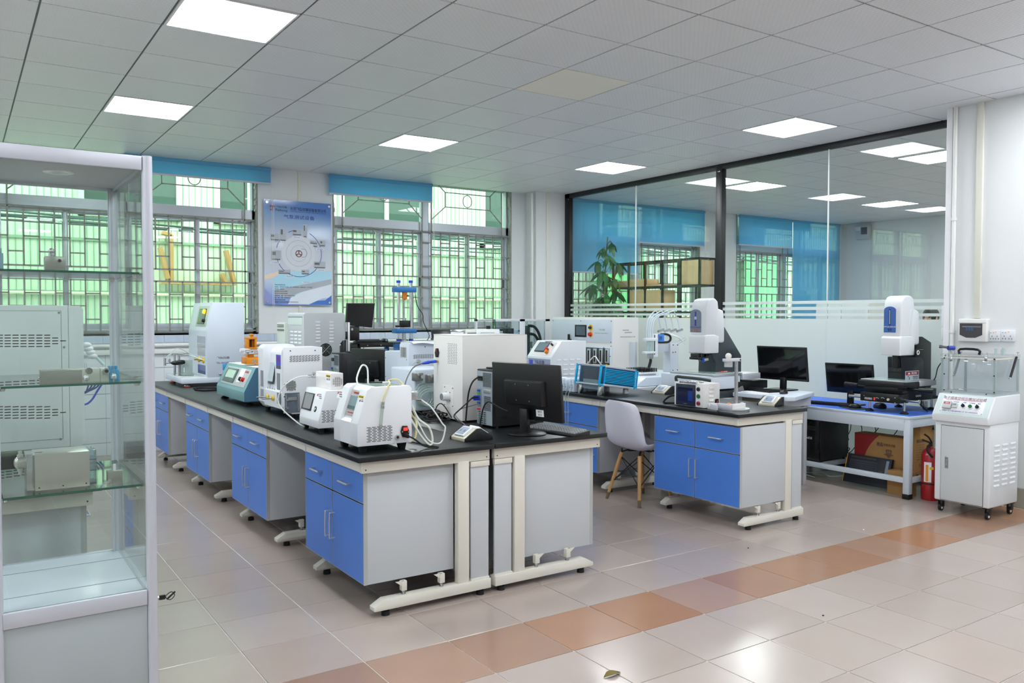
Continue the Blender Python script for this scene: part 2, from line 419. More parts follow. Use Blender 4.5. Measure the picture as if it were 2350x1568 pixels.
# walls
def windowed_wall(name, x0, x1, openings, zs, ztop, y0, y1, z1):
    m = MB(); x = x0
    for a, b in openings: m.box(x, a, y0, y1, -.05, z1); m.box(a, b, y0, y1, -.05, zs); m.box(a, b, y0, y1, ztop, z1); x = b
    m.box(x, x1, y0, y1, -.05, z1); return struct(m, name, WALL)
WIN = [(-2.55, -.45), (.28, 2.80), (3.685, 6.20)]; WINF = [(7.25, 9.79), (10.64, 13.2)]
ZS = 1.235; ZT = 3.30
wb = windowed_wall('wall_back', -4.1, XP, WIN, ZS, ZT, YB, YB+.22, 3.45)
wb2 = windowed_wall('wall_back', XP, XF+.2, WINF, ZS, ZT, YB, YB+.22, 3.45)
m = MB(); m.box(-4.2, -4, -4.1, YB, -.05, 3.3); struct(m, 'wall_left', WALL)
m = MB(); m.box(-4.2, XR+.1, -4.2, -4, -.05, 3.3); struct(m, 'wall_front', WALL)
m = MB(); m.box(XF, XF+.2, -.2, YB, -.05, 3.3); struct(m, 'wall_far', WALL)
m = MB(); m.box(XP+.1, XF+.2, -.3, -.1, -.05, 3.3); struct(m, 'wall_near', WALL)
m = MB(); m.box(XR, XP+.12, -4.1, YW, -.05, HC+.03); wr = struct(m, 'wall_right', WALL)
m = MB(); m.box(XR-.022, XR, YW-.045, YW+.004, 0, HC, .003); struct(m, 'trim_1', mat('white_corner_trim', (236, 237, 240), .25))
m = MB(); m.cyl((XR-.018, 3.535, 0), (XR-.018, 3.535, HC), .016, n=14)
for z in (1.31, 1.18, .7, 2.2): m.cyl((XR-.018, 3.535, z-.012), (XR-.018, 3.535, z+.012), .021, n=14)
solo(m, 'conduit_pipe', mat('white_pvc', (232, 232, 230), .35), 'thin white vertical conduit pipe at the corner of the right wall', 'pipe')
m = MB(); m.box(XR-.02, XR, 3.32, 3.37, 1.42, HC, .003)
solo(m, 'cable_trunking', mat('cream_pvc', (226, 226, 214), .4), 'cream vertical cable trunking rising from the breaker box to the ceiling', 'trunking')
BASEB = mat('grey_baseboard_tile', (160, 160, 148), .35, var=.05)
m = MB(); m.box(XR-.012, XR, -4, YW, 0, .15, .002); struct(m, 'baseboard_right', BASEB)
# corner column with seam panel, pipe and missing plaster patch
m = MB(); m.box(6.44, XP+.05, 9.06, YB, 0, HC); struct(m, 'trim_2', WALL)
m = MB(); m.box(6.60, 6.66, 9.04, 9.062, 0, HC, .002); struct(m, 'trim_3', mat('cream_strip', (224, 224, 218), .5))
m = MB(); m.cyl((6.405, 9.1, 0), (6.405, 9.1, HC-.03), .019, n=12)
for z in (2.95, 2.1, 1.55): m.cyl((6.405, 9.1, z-.01), (6.405, 9.1, z+.01), .024, n=12)
solo(m, 'conduit_pipe', MATS['white_pvc'], 'thin white vertical conduit pipe beside the white corner column', 'pipe')
# tiled dado of the window wall: border strip, tiles (each its own piece)
TW = mat('white_glazed_tile', (226, 231, 236), .12, var=.03, vs=5, bump=.02, bs=4, rnd=.01, spec=.6)
TMB = mat('marbled_border_tile', (196, 208, 224), .15, var=.1, vs=18, spec=.6)
gr = MB(); gr.box(-4, XP, YB-.004, YB, 0, ZS-.01); struct(gr, 'trim_4', mat('tile_grout', (176, 182, 186), .7))
dado = [o for o in bpy.data.objects if o.name == 'trim_4'][0]
for z0, z1, ox in ((1.142, 1.222, .075), (.882, 1.138, 0), (.632, .878, 0), (.382, .628, 0), (.132, .378, 0), (0, .128, 0)):
    sw = .195 if z0 > 1.1 else .28
    x = -1.0+ox
    shared = None
    while x < 6.40:
        x1 = min(x+sw, 6.43)
        if x1-x > .05 and (z0 > .3 or x < 3.2):
            if abs(x1-x-sw) < 1e-6 and shared: o = bpy.data.objects.new('wall_tile', shared); COL.objects.link(o); o.parent = dado
            else:
                b = MB(); b.box(.0015, x1-x-.0015, -.006, 0, z0+.0015, z1-.0015); o = b.build('wall_tile', TMB if z0 > 1.1 else TW, dado, False)
                if shared is None: shared = o.data
            o.location = (x, YB-.004, 0)
        x += sw
# two long white pipes along the dado
for z, r, lab in ((1.115, .018, 'upper white horizontal pipe along the tiled wall under the windows'), (1.055, .022, 'lower wide white cable duct along the tiled wall under the windows')):
    m = MB()
    if r < .02:
        m.cyl((-3.9, YB-.045, z), (6.3, YB-.045, z), r, n=12)
        for x in (-.9, .9, 1.78, 3.3, 4.8): m.cyl((x, YB-.045, z), (x+.02, YB-.045, z), r+.006, n=12); m.box(x, x+.02, YB-.045, YB-.01, z-.008, z+.008)
    else: m.box(-3.9, 6.3, YB-.05, YB-.0095, z-.028, z+.022, .004)
    solo(m, 'wall_pipe' if r < .02 else 'cable_duct', MATS['white_pvc'], lab, 'pipe' if r < .02 else 'duct')

# ------------------------------------------------------------------ windows
FRAME = mat('grey_aluminium_frame', (186, 192, 200), .38, .45, .04)
PLAST = mat('rough_grey_plaster', (150, 152, 146), .85, var=.3, vs=30, bump=.4, bs=60)
GRILLE = mat('weathered_steel_grille', (146, 148, 140), .6, .1, .22, 60, bump=.1)
GLG = glass('green_tinted_window_glass', (240, 252, 241), .5)
GLW = glass('plain_window_glass', (236, 242, 240), .8)
def bars(m, x0, x1, y):
    b = .0072; zA, zB, zC, zD = 2.485, 1.916, 1.788, 1.262
    for z in (zA, zB, zC, zD): m.box(x0, x1, y-b, y+b, z-b*1.2, z+b*1.2)
    g = (x1-x0)/19; xs = [x0+g*i for i in range(20)]
    for i, x in enumerate(xs):
        if i in (1, 9, 10, 18): m.box(x-b, x+b, y-b, y+b, zD, 3.07)
        else: m.box(x-b, x+b, y-b, y+b, zB, zA); m.box(x-b, x+b, y-b, y+b, zD, zC)
    for i in range(19):
        for f in ((.24, .76) if i % 2 else (.5,)): z = zB+(zA-zB)*(1-f); m.box(xs[i], xs[i+1], y-b, y+b, z-b, z+b)
        for f in ((.5,) if i % 2 else (.26, .76)): z = zD+(zC-zD)*(1-f); m.box(xs[i], xs[i+1], y-b, y+b, z-b, z+b)
    return xs
def transom(m, xa, xb, y):
    b = .0055; za, zc, zd = 2.64, 2.815, 3.0
    xc, xd = xa+(xb-xa)*.19, xb-(xb-xa)*.17
    for z in (zc, zd): m.box(xc, xd, y-b, y+b, z-b, z+b)
    for x in (xc, xd): m.box(x-b, x+b, y-b, y+b, zc, zd)
    for p, q in (((xa, za), (xc, zc)), ((xb, za), (xd, zc)), ((xa, 3.17), (xc, zd)), ((xb, 3.17), (xd, zd))):
        m.cyl((p[0], y, p[1]), (q[0], y, q[1]), b*1.2, n=6)
    c = ((xa+xb)/2, (zc+zd)/2); m.tube([(c[0]+.066*math.cos(t*PI/10), y, c[1]+.079*math.sin(t*PI/10)) for t in range(20)], b, 6, 0, True)
def window(n, x0, x1, gl, detail=True, tint2=None):
    y = YB+.11; f = .032
    m = MB()
    for a, b, c, d in ((x0, x1, ZS, ZS+.05), (x0, x1, 2.50, 2.605), (x0, x0+.04, ZS, ZT), (x1-.04, x1, ZS, ZT), (x0, x1, ZT-.04, ZT)): m.box(a, b, y-.04, y+.04, c, d, .002)
    xm = (x0+x1)/2; m.box(xm-.045, xm+.045, y-.045, y+.045, ZS, ZT, .002)
    w_ = struct(m, 'window_%d' % n, FRAME)
    m = MB()
    for za in (ZS, ZS+.012): m.box(x0+.002, x1-.002, YB-.012, YB+.07, ZS-.012, ZS+.003)
    m.build('window_sill', PLAST, w_, False)
    m = MB(); random.seed(n)                                        # ragged plaster edge of the reveal
    for xs in (x0, x1):
        z = ZS
        while z < HC:
            h = random.uniform(.02, .07); e = random.uniform(.006, .024); m.box(xs-e if xs == x1 else xs-.004, xs+.004 if xs == x1 else xs+e, YB-.004, YB+.06, z, min(z+h, HC)); z += h
    m.build('broken_plaster', PLAST, w_, False)
    for a, b in ((x0+.04, xm-.045), (xm+.045, x1-.04)):
        mid = (a+b)/2
        for (s0, s1, yy, nm) in ((a, mid+.025, y-.018, 0), (mid-.025, b, y+.012, 1)):
            m = MB(); st = .042; zz0, zz1 = ZS+.05, 2.50
            for p in ((s0, s0+st, zz0, zz1), (s1-st, s1, zz0, zz1), (s0+st, s1-st, zz0, zz0+.06), (s0+st, s1-st, zz1-.05, zz1)): m.box(p[0], p[1], yy-.012, yy+.012, p[2], p[3], .0015)
            sa = m.build('window_sash', FRAME, w_)
            m = MB(); m.box(s0+st, s1-st, yy-.002, yy+.002, zz0+.06, zz1-.05); m.build('window_pane', tint2 if (tint2 and nm == 0) else gl, sa, False)
            if nm == 1: m = MB(); m.box(s1-st*.65, s1-st*.35, yy-.02, yy-.012, 1.80, 1.93, .002); m.build('sash_latch', BLACK, sa)
        m = MB(); m.box(a, b, y-.002, y+.002, 2.605, ZT-.04); m.build('transom_pane', gl, w_, False)
    m = MB()
    xs = bars(m, x0, x1, YB+.035); transom(m, xs[1], xs[9], YB+.035); transom(m, xs[10], xs[18], YB+.035)
    m.build('security_grille', GRILLE, w_)
    return w_
for i, (a, b) in enumerate(WIN[1:]): window(i+1, a, b, GLG)
window(3, WIN[0][0], WIN[0][1], GLG)
for i, (a, b) in enumerate(WINF): window(i+4, a, b, GLG if i == 0 else GLW, True, GLW)

# blinds
BLIND = glass('sky_blue_blind_fabric', (60, 160, 220), 0.0, dif=.88, difc=(150, 216, 244))
BBAR = mat('blind_bar', (200, 205, 214), .4)
def blind(x0, x1, zb, label, y=YB-.07):
    t = thing('roller_blind', label, 'blind', ((x0+x1)/2, y, zb), 'blue roller blinds')
    m = MB(); m.box(x0, x1, y-.0015, y+.0015, zb+.02, HC-.03); m.build('blind_fabric', BLIND, t)
    m = MB(); m.box(x0, x1, y-.008, y+.008, zb, zb+.022, .003); m.build('bottom_bar', BBAR, t)
    m = MB(); m.cyl((x0, y, HC-.03), (x1, y, HC-.03), .022, n=14); m.build('blind_tube', BLIND, t)
    m = MB()
    for dx in (.012, .03): m.tube([(x1+dx, y, HC-.02), (x1+dx, y, 1.35)], .0022, 5, 0)
    m.build('pull_chain', mat('white_chain', (225, 228, 228), .4), t)
blind(1.43, 2.931, 2.885, 'sky blue roller blind rolled up above the left window beside the poster')
blind(3.612, 4.967, 2.835, 'sky blue roller blind rolled up above the right window, right of the poster')
blind(7.0, 8.415, 2.03, 'blue roller blind behind the glass, half down behind the plant')
blind(8.43, 9.82, 2.505, 'short blue roller blind behind the glass above the wooden boxes')
blind(10.62, 11.975, 2.575, 'short blue roller blind behind the glass right of the black post')
blind(11.99, 13.31, .8, 'blue roller blind behind the glass pulled fully down')
# ------------------------------------------------------------------ glass partition
FR = mat('black_partition_frame', (10, 12, 16), .45)
GLP = glass('partition_glass', (247, 251, 250), 1.0)
FROST = glass('frosted_film', (215, 228, 224), .25, .25, .86, 1.45, (242, 246, 245))
m = MB()
m.box(XP-.03, XP+.03, YW, 9.06, 3.022, HC, .002); m.box(XP-.03, XP+.03, YW, 9.06, 0, .05, .002)
m.box(XP-.03, XP+.03, 8.955, 9.06, 0, HC, .002); m.box(XP-.032, XP+.032, 6.252, 6.342, 0, HC, .002); m.box(XP-.03, XP+.03, YW, YW+.03, 0, HC, .002)
part_ = struct(m, 'wall_partition', FR, True)
for a, b in ((3.63, 4.944), (4.952, 6.252), (6.342, 7.655), (7.663, 8.955)):
    m = MB(); m.box(XP-.005, XP+.005, a, b, .05, 3.022); pn = m.build('glass_pane', GLP, part_, False)
    m = MB(); m.box(XP-.0068, XP-.0055, a, b, .05, 1.403); m.build('frosted_film', FROST, pn, False)
    for z0, z1 in ((1.430, 1.456), (1.489, 1.520), (1.549, 1.579)): m = MB(); m.box(XP-.0068, XP-.0055, a, b, z0, z1); m.build('film_stripe', FROST, pn, False)
m = MB()
for y in (4.948, 7.659): m.box(XP-.006, XP+.006, y-.005, y+.005, .05, 3.022)
m.build('glass_joint', mat('silicone_joint', (215, 222, 222), .4), part_, False)
m = MB()
for y in (8.975, 6.29, 6.31): m.cyl((XP-.034, y, 3.0), (XP-.028, y, 3.0), .006, n=8)
m.build('frame_screws', ALU, part_)

# ------------------------------------------------------------------ outside
EXT = mat('pale_green_corrugated_wall', (226, 238, 214), .7, var=.05, vs=2)
GRND = mat('concrete_ground', (150, 150, 145), .9, var=.1)
m = MB(); m.box(-8, 22, YB+.25, 14, -.3, -.1); struct(m, 'ground', GRND)
m = MB(); YE = 12.4
m.box(-8, 22, YE, YE+.2, -.1, 4.3)
fac = struct(m, 'wall_outside', EXT)
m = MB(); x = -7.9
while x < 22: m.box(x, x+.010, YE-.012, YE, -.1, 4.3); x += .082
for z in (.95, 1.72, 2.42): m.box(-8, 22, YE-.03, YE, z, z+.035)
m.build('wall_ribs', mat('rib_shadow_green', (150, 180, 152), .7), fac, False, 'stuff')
m = MB(); m.cyl((-8, YE-.06, 1.74), (22, YE-.06, 1.66), .022, n=10)
solo(m, 'outside_pipe', mat('cream_pipe', (240, 238, 206), .5), 'long cream pipe along the pale green wall outside the windows', 'pipe')
random.seed(3)
WDARK = glass('dim_outside_pane', (150, 190, 170), 1.0, dif=.7, difc=(110, 140, 128)); SH = mat('outside_window_frame', (214, 222, 212), .5)
for x0, w_, z0, z1 in ((-1.2, 1.5, 2.75, 4.1), (1.35, 1.3, 2.75, 4.1), (3.1, 1.0, 2.75, 4.1), (5.0, 1.6, 2.75, 4.1), (7.6, 1.2, 2.6, 4.1), (13.5, 1.6, 2.6, 4.1)):
    t = thing('far_window', 'greenish window high on the wall of the building outside', 'window', (x0+w_/2, YE, z0), 'windows of the building outside')
    m = MB()
    for p in ((x0, x0+w_, z0, z0+.07), (x0, x0+w_, z1-.07, z1), (x0, x0+.07, z0, z1), (x0+w_-.07, x0+w_, z0, z1), (x0+w_/2-.03, x0+w_/2+.03, z0, z1)): m.box(p[0], p[1], YE-.09, YE-.01, p[2], p[3])
    m.build('frame', SH, t)
    for k in (0, 1): m = MB(); m.box(x0+.07+k*(w_/2-.03), x0+w_/2-.04+k*(w_/2-.03), YE-.05, YE-.045, z0+.07, z1-.07); m.build('pane', WDARK, t, False)
for k in range(9):
    z = 2.52+k*.035+random.uniform(-.03, .03); y = 11.2+.08*k; m = MB()
    m.tube([(-8+i*2.5, y, z-.10*math.sin(i*1.3+k)+random.uniform(-.02, .02)) for i in range(13)], .010+.004*(k % 3), 5, 3)
    solo(m, 'overhead_cable', mat('dark_cable', (70, 96, 92), .6), 'dark overhead cable sagging outside the windows', 'cable', 'overhead cables outside the windows')
# leaning wooden frame outside the left window
t = thing('timber_rack', 'leaning unfinished wooden frame outside the left window', 'frame', (2.2, 12.34, 1.9))
for p, q in (((367, 568), (385, 640)), ((372, 534), (392, 540)), ((518, 575), (537, 648)), ((368, 648), (540, 652)), ((392, 540), (393, 648)), ((508, 628), (518, 650))):
    a, b = onY(p[0], p[1], 12.30), onY(q[0], q[1], 12.30); d = (b-a).normalized(); e = Vector((d.z, 0, -d.x))*.022; o = Vector((0, .07, 0))
    m = MB(); m.hexa([a-e-o, a+e-o, a+e+o, a-e+o, b-e-o, b+e-o, b+e+o, b-e+o]); m.build('timber', WOOD, t)
# bright green tarpaulin panels seen through the far windows
TARP = mat('green_tarpaulin', (120, 196, 132), .6, var=.1)
for x0, x1, lab in ((9.9, 11.2, 'bright green hanging sheet outside the window behind the wooden boxes'), (14.1, 15.2, 'bright green hanging sheet outside the window right of the black post')):
    m = MB(); n = 24
    m.grid([[(x0+(x1-x0)*i/n, YE-.3+.02*math.sin(i*1.7), z) for i in range(n+1)] for z in (-.1, 3.4)])
    m.grid([[(x0+(x1-x0)*i/n, YE-.305+.02*math.sin(i*1.7), z) for i in range(n+1)] for z in (-.1, 3.4)])
    solo(m, 'tarpaulin', TARP, lab, 'tarpaulin')

# ------------------------------------------------------------------ room behind the glass
STB = mat('black_steel_tube', (26, 28, 30), .5, .3)
sx0, sx1, sy0, sy1 = 7.52, 7.80, 7.14, 8.74; cols = [sy0+i*(sy1-sy0)/5 for i in range(6)]; lev = [.03, .46, .80, 1.14, 1.47, 1.80, 2.13]
t = thing('open_shelf', 'tall black steel tube shelf with open cells behind the glass', 'shelf', (7.66, 7.94, 0))
m = MB()
for y in cols:
    for x in (sx0, sx1): m.box(x-.012, x+.012, y-.012, y+.012, 0, lev[-1]+.012)
m.build('posts', STB, t)
for z in lev:
    m = MB()
    for x in (sx0, sx1): m.box(x-.0115, x+.0115, sy0, sy1, z-.0115, z+.0115)
    for y in cols: m.box(sx0, sx1, y-.0115, y+.0115, z-.0115, z+.0115)
    m.build('shelf_rails', STB, t)
def wbox(c0, c1, z0, h, lab, top=False, x0=sx0-.005, x1=sx1-.015):
    a, b = sorted((c0, c1)); t = thing('wooden_box', lab, 'box', ((x0+x1)/2, (a+b)/2, z0), 'pine boxes in the black shelf'); e = .012
    for p in ((x0, x0+e, a, b), (x1-e, x1, a, b), (x0+e, x1-e, a, a+e), (x0+e, x1-e, b-e, b)): m = MB(); m.box(p[0], p[1], p[2], p[3], z0, z0+h, .001); m.build('board', PINE, t)
    m = MB(); m.box(x0+e, x1-e, a+e, b-e, z0, z0+e); m.build('base', PINE, t)
    if top: m = MB(); m.box(x0+e, x1-e, a+e, b-e, z0+h-e, z0+h); m.build('lid', PINE, t)
wbox(cols[0]+.02, cols[1]-.02, 1.812, .30, 'large pine box filling the top right cell of the black shelf', True)
for i, h, nm in ((2, .02, 'thin'), (3, .10, 'low'), (4, .085, 'low')):
    wbox(cols[i]+.02, cols[i+1]-.02, 1.812, h, {2: 'flat pine tray in the middle cell of the black shelf', 3: 'low pine box in the upper row of the shelf, next to the glass joint', 4: 'low pine box in the upper row of the shelf, beside the plant'}[i])
wbox(cols[3]+.02, cols[4]-.02, 1.482, .28, 'upright pine box in the second row of the shelf, left of its neighbour', True)
wbox(cols[2]+.04, cols[3]-.02, 1.482, .28, 'upright pine box in the second row of the shelf, right of its neighbour', True)
wbox(cols[1]+.02, cols[2]-.02, 1.152, .26, 'pine box in the lower row of the shelf behind the white tubes', True)
# potted money tree with hand shaped leaf clusters, each leaf its own piece
LEAF = mat('dark_green_leaf', (52, 110, 58), .35, var=.25, vs=12, rnd=.15, spec=.6)
t = thing('potted_plant', 'tall potted plant with drooping hand shaped green leaves behind the glass', 'plant', (7.38, 8.73, 0))
m = MB(); m.lathe((7.38, 8.73, 0), [(.13, 0), (.17, .32), (.18, .34), (.16, .34), (.15, .30)]); m.build('pot', mat('white_pot', (225, 226, 222), .3), t)
m = MB(); m.lathe((7.38, 8.73, 0), [(.0, .29), (.15, .30), (.15, .302), (0, .303)]); m.build('soil', mat('dark_soil', (60, 46, 36), .9), t)
m = MB(); 
for k in range(3): m.tube([(7.38+.03*math.cos(i*.9+k*2.1), 8.73+.03*math.sin(i*.9+k*2.1), .28+i*.16) for i in range(9)], .018, 7)
m.tube([(7.38, 8.73, 1.5), (7.37, 8.74, 2.0), (7.39, 8.71, 2.5)], .009, 6); m.tube([(7.39, 8.72, 2.38), (7.39, 8.66, 2.44), (7.39, 8.61, 2.40)], .004, 5)
m.build('trunk', mat('green_brown_bark', (112, 110, 66), .7, var=.2), t)
def leafmesh(L, W):
    b = MB(); rows = []; n = 9
    for i in range(n):
        s = i/(n-1); wd = W*(math.sin(PI*s**.75)**.8 if 0 < s < 1 else .02); z = -.28*L*s*s
        rows.append([(L*s, -wd, z-.1*wd), (L*s, -wd*.5, z+.04*L*0), (L*s, 0, z-.16*wd), (L*s, wd*.5, z), (L*s, wd, z-.1*wd)])
    b.grid(rows); return b
lm = None; random.seed(11); stems = MB(); cl = []
for k in range(24):
    z = 1.05+k*.058+random.uniform(-.04, .04); a = k*2.399; rr = (.25 if z < 1.9 else .20)*random.uniform(.6, 1.1)*(1 if z < 2.2 else .5)
    c = Vector((7.38+rr*math.cos(a)*.5, 8.71+rr*math.sin(a), z)); s0 = Vector((7.38, 8.73, z-.12)); cl.append((c, a, 1 if z < 2.1 else .75))
    stems.tube([s0, (s0+c)/2+Vector((0, 0, .07)), c], .004, 5)
stems.build('leaf_stalks', MATS['green_brown_bark'], t)
for c, a, sc in cl:
    for j in range(6):
        if lm is None:
            b = leafmesh(.26, .045); b.bm.transform(Matrix.Translation((7.38, 8.73, 0))); o = b.build('leaf', LEAF, t); lm = o.data
        else: o = bpy.data.objects.new('leaf', lm); COL.objects.link(o); o.parent = t
        o.location = c-Vector((7.38, 8.73, 0)); yw = a+(j-2.5)*.85+random.uniform(-.2, .2)
        o.rotation_euler = (random.uniform(-.3, .3), R(random.uniform(15, 62)), yw); s = sc*random.uniform(.75, 1.1); o.scale = (s, s, s)
# grey wall unit, white cupboard
t = thing('wall_unit', 'small grey and white unit mounted high on the far white wall behind the glass', 'wall unit', (XF-.06, 8.8, 2.45))
P = PX(XF-.12); m = MB(); m.q(P, 1963, 517, 1992, 549, -.1, 0, .01); m.build('housing', LGREY, t); m = MB(); m.q(P, 1978, 522, 1990, 538, 0, .03, .004); m.build('sensor_head', mat('slate_plastic', (70, 84, 96), .4), t); m = MB(); m.q(P, 1964, 521, 1975, 530, 0, .006); m.build('label_plate', WINK, t)
t = thing('cupboard', 'pale cupboard behind the frosted film, showing only between its stripes', 'cupboard', (10.0, 6.9, 0))
m = MB(); m.box(9.8, 10.2, 6.35, 7.15, 0, 1.60, .005); m.build('body', WHITE2, t)
for k in (0, 1): m = MB(); m.box(9.783, 9.8, 6.36+k*.395, 6.745+k*.395, .05, 1.57, .003); d = m.build('door', WHITE, t); m = MB(); m.cyl((9.77, 6.73+k*.04, .8), (9.77, 6.73+k*.04, .95), .006, n=8); m.build('handle', ALU, d)

# person behind the frosted film, only the top of the head shows
def person():
    px, py = 8.45, 4.78; H = 1.505
    t = thing('person', 'person with short black hair standing behind the frosted glass', 'person', (px, py, 0))
    def skinned(name, pts, edges, mt, sub=2):
        me = bpy.data.meshes.new(name); me.from_pydata([p[:3] for p in pts], edges, []); o = bpy.data.objects.new(name, me); COL.objects.link(o)
        md = o.modifiers.new('s', 'SKIN'); md.use_smooth_shade = True
        for i, p in enumerate(pts): me.skin_vertices[0].data[i].radius = (p[3], p[4] if len(p) > 4 else p[3])
        me.skin_vertices[0].data[0].use_root = True
        ss = o.modifiers.new('u', 'SUBSURF'); ss.levels = ss.render_levels = sub
        m2 = bpy.data.meshes.new_from_object(o.evaluated_get(bpy.context.evaluated_depsgraph_get())); bpy.data.objects.remove(o)
        m2.name = name; m2.materials.clear(); m2.materials.append(mt); o = bpy.data.objects.new(name, m2); COL.objects.link(o); o.parent = t; return o
    k = H/1.7
    def S(x, y, z, r, r2=None): return (x*k, y*k, z*k, r*k, (r2 or r)*k)
    pts = [S(0, 0, .95, .12, .15), S(0, 0, 1.15, .10, .13), S(0, 0, 1.35, .11, .16), S(0, 0, 1.46, .055, .055), S(-.01, 0, 1.54, .052), S(-.015, 0, 1.60, .078, .072), S(-.01, 0, 1.655, .062, .06),
           S(0, -.17, 1.40, .05), S(0, -.24, 1.15, .04), S(-.06, -.25, .92, .032), S(-.09, -.25, .84, .02, .04), S(0, .17, 1.40, .05), S(0, .24, 1.15, .04), S(-.06, .25, .92, .032), S(-.09, .25, .84, .02, .04),
           S(0, -.09, .85, .085), S(0, -.1, .48, .055), S(.02, -.1, .08, .04), S(-.14, -.11, .035, .035), S(0, .09, .85, .085), S(0, .1, .48, .055), S(.02, .1, .08, .04), S(-.14, .11, .035, .035)]
    ed = [(0, 1), (1, 2), (2, 3), (3, 4), (4, 5), (5, 6), (2, 7), (7, 8), (8, 9), (9, 10), (2, 11), (11, 12), (12, 13), (13, 14), (0, 15), (15, 16), (16, 17), (17, 18), (0, 19), (19, 20), (20, 21), (21, 22)]
    skinned('body', pts, ed, mat('skin', (214, 168, 140), .5))
    m = MB()
    for r0, r1, z0, z1, mm in ((.135, .18, .92, 1.44, 0),):
        m.lathe((px, py, 0), [(.17*k, .86*k), (.175*k, .95*k), (.15*k, 1.12*k), (.17*k, 1.32*k), (.14*k, 1.43*k), (.07*k, 1.465*k)], 20)
    m.build('shirt', mat('pale_shirt', (190, 200, 214), .8), t)
    m = MB(); 
    for s in (-1, 1): m.lathe((px+.005, py+s*.095*k, 0), [(.055*k, .08*k), (.07*k, .45*k), (.1*k, .9*k)], 14)
    m.build('trousers', mat('dark_trousers', (40, 44, 56), .8), t)
    m = MB(); c = (px-.0, py, 1.607*k)
    m.ell((c[0]+.018, c[1], c[2]+.012), (.098*k, .09*k, .105*k), 18, 12); m.build('hair', mat('black_hair', (20, 18, 18), .5, var=.3, vs=60), t)
    m = MB(); m.ell((c[0]-.088*k, c[1], c[2]-.03), (.012, .009, .018)); m.build('nose', MATS['skin'], t)
    m = MB()
    for s in (-1, 1): m.ell((c[0]-.072*k, c[1]+s*.03*k, c[2]-.005), (.008, .011, .006))
    m.build('eyes', mat('dark_eye', (30, 24, 20), .2), t)
    m = MB()
    for s in (-1, 1): m.ell((c[0], c[1]+s*.08*k, c[2]-.02), (.014, .008, .026))
    m.build('ears', MATS['skin'], t)
    m = MB(); m.ell((c[0]-.07*k, c[1], c[2]-.065), (.006, .02, .006)); m.build('mouth', mat('lips', (170, 90, 84), .5), t)
person()

# ------------------------------------------------------------------ poster on the pier
YP = YB-.034
t = thing('poster', 'blue and white acrylic poster with Chinese headline and a ring of machine pictures', 'poster', ((2.861+3.648)/2, YP, 1.545))
def postmat():
    m = mat('printed_poster', (150, 175, 215), .1, spec=.7)
    nt = m.node_tree; L = nt.links; b = nt.nodes['Principled BSDF']; tc = nt.nodes.new('ShaderNodeTexCoord'); sp = nt.nodes.new('ShaderNodeSeparateXYZ'); L.new(tc.outputs['Generated'], sp.inputs[0])
    cr = nt.nodes.new('ShaderNodeValToRGB'); e = cr.color_ramp.elements
    e[0].position = 0; e[0].color = rgb((96, 128, 206)); e[1].position = 1; e[1].color = rgb((84, 130, 200))
    for p, c in ((.1, (150, 176, 226)), (.24, (206, 220, 238)), (.45, (208, 212, 222)), (.7, (190, 200, 216)), (.88, (140, 172, 212))): x = e.new(p); x.color = rgb(c)
    mx = nt.nodes.new('ShaderNodeMath'); mx.operation = 'MULTIPLY_ADD'; mx.inputs[1].default_value = .12; L.new(sp.outputs['X'], mx.inputs[0]); L.new(sp.outputs['Z'], mx.inputs[2])
    L.new(mx.outputs[0], cr.inputs[0]); L.new(cr.outputs[0], b.inputs['Base Color']); return m
m = MB(); m.box(2.861, 3.648, YP, YP+.004, 1.545, 2.728); m.build('print_sheet', postmat(), t, False)
P = PY(YP-.0004); W0, Z0 = 2.861, 1.545
def pu(fx, fy): return W0+fx*.787, Z0+(1-fy)*1.183
def pbx(fx0, fy0, fx1, fy1, nm, mt, n1=.0006):
    a, b = pu(fx0, fy0); c, d = pu(fx1, fy1); m = MB(); m.pb(P, a, c, d, b, 0, n1); return m.build(nm, mt, t, False)
GR1 = mat('print_grey', (176, 182, 190), .4); GR2 = mat('print_dark_grey', (92, 96, 104), .4); PBL = mat('print_pale', (224, 232, 242), .3); PB2 = mat('print_blue', (70, 120, 200), .3); PCY = mat('print_cyan', (176, 220, 238), .3); PVI = mat('print_violet', (150, 158, 214), .3)
def poly(pts, nm, mt, n=.0003):
    m = MB(); q = [pu(*p) for p in pts]; m.prism([(a, b) for a, b in q], 'y', YP-.0004, YP-.0004-n-.0003); m.build(nm, mt, t, False)
poly([(.13, .70), (.55, .66), (1, .66), (1, .80), (.45, .93), (.13, .88)], 'printed_shape', PCY, .0001)
poly([(.13, .86), (.55, .80), (1, .74), (1, .80), (.5, .88), (.34, .93), (.13, .90)], 'printed_shape', GR1, .0002)
poly([(.34, .99), (.38, .93), (.55, .87), (1, .79), (1, .92), (.86, .93), (.65, .99)], 'printed_shape', PBL, .00025)
poly([(.65, .995), (.78, .955), (.9, .95), (1, .90), (1, .995)], 'printed_shape', PB2, .0003)
poly([(0, .84), (.06, .88), (.16, .99), (0, .99)], 'printed_shape', PVI, .0003)
poly([(0, .72), (.14, .69), (.3, .655), (.22, .70), (.12, .74), (0, .76)], 'printed_shape', mat('print_peach', (238, 214, 196), .4), .0002)
def ringp(cx, cy, r0, r1, mt, a0=0, a1=360, nm='printed_ring', n=.0005):
    m = MB(); k = 48; A = []; 
    for i in range(k+1):
        th = R(a0+(a1-a0)*i/k); a, b = pu(cx, cy); A.append([(a+rr*math.cos(th), YP-.0004-n, b+rr*math.sin(th)) for rr in (r0, r1)])
    m.grid(A); return m.build(nm, mt, t, False)
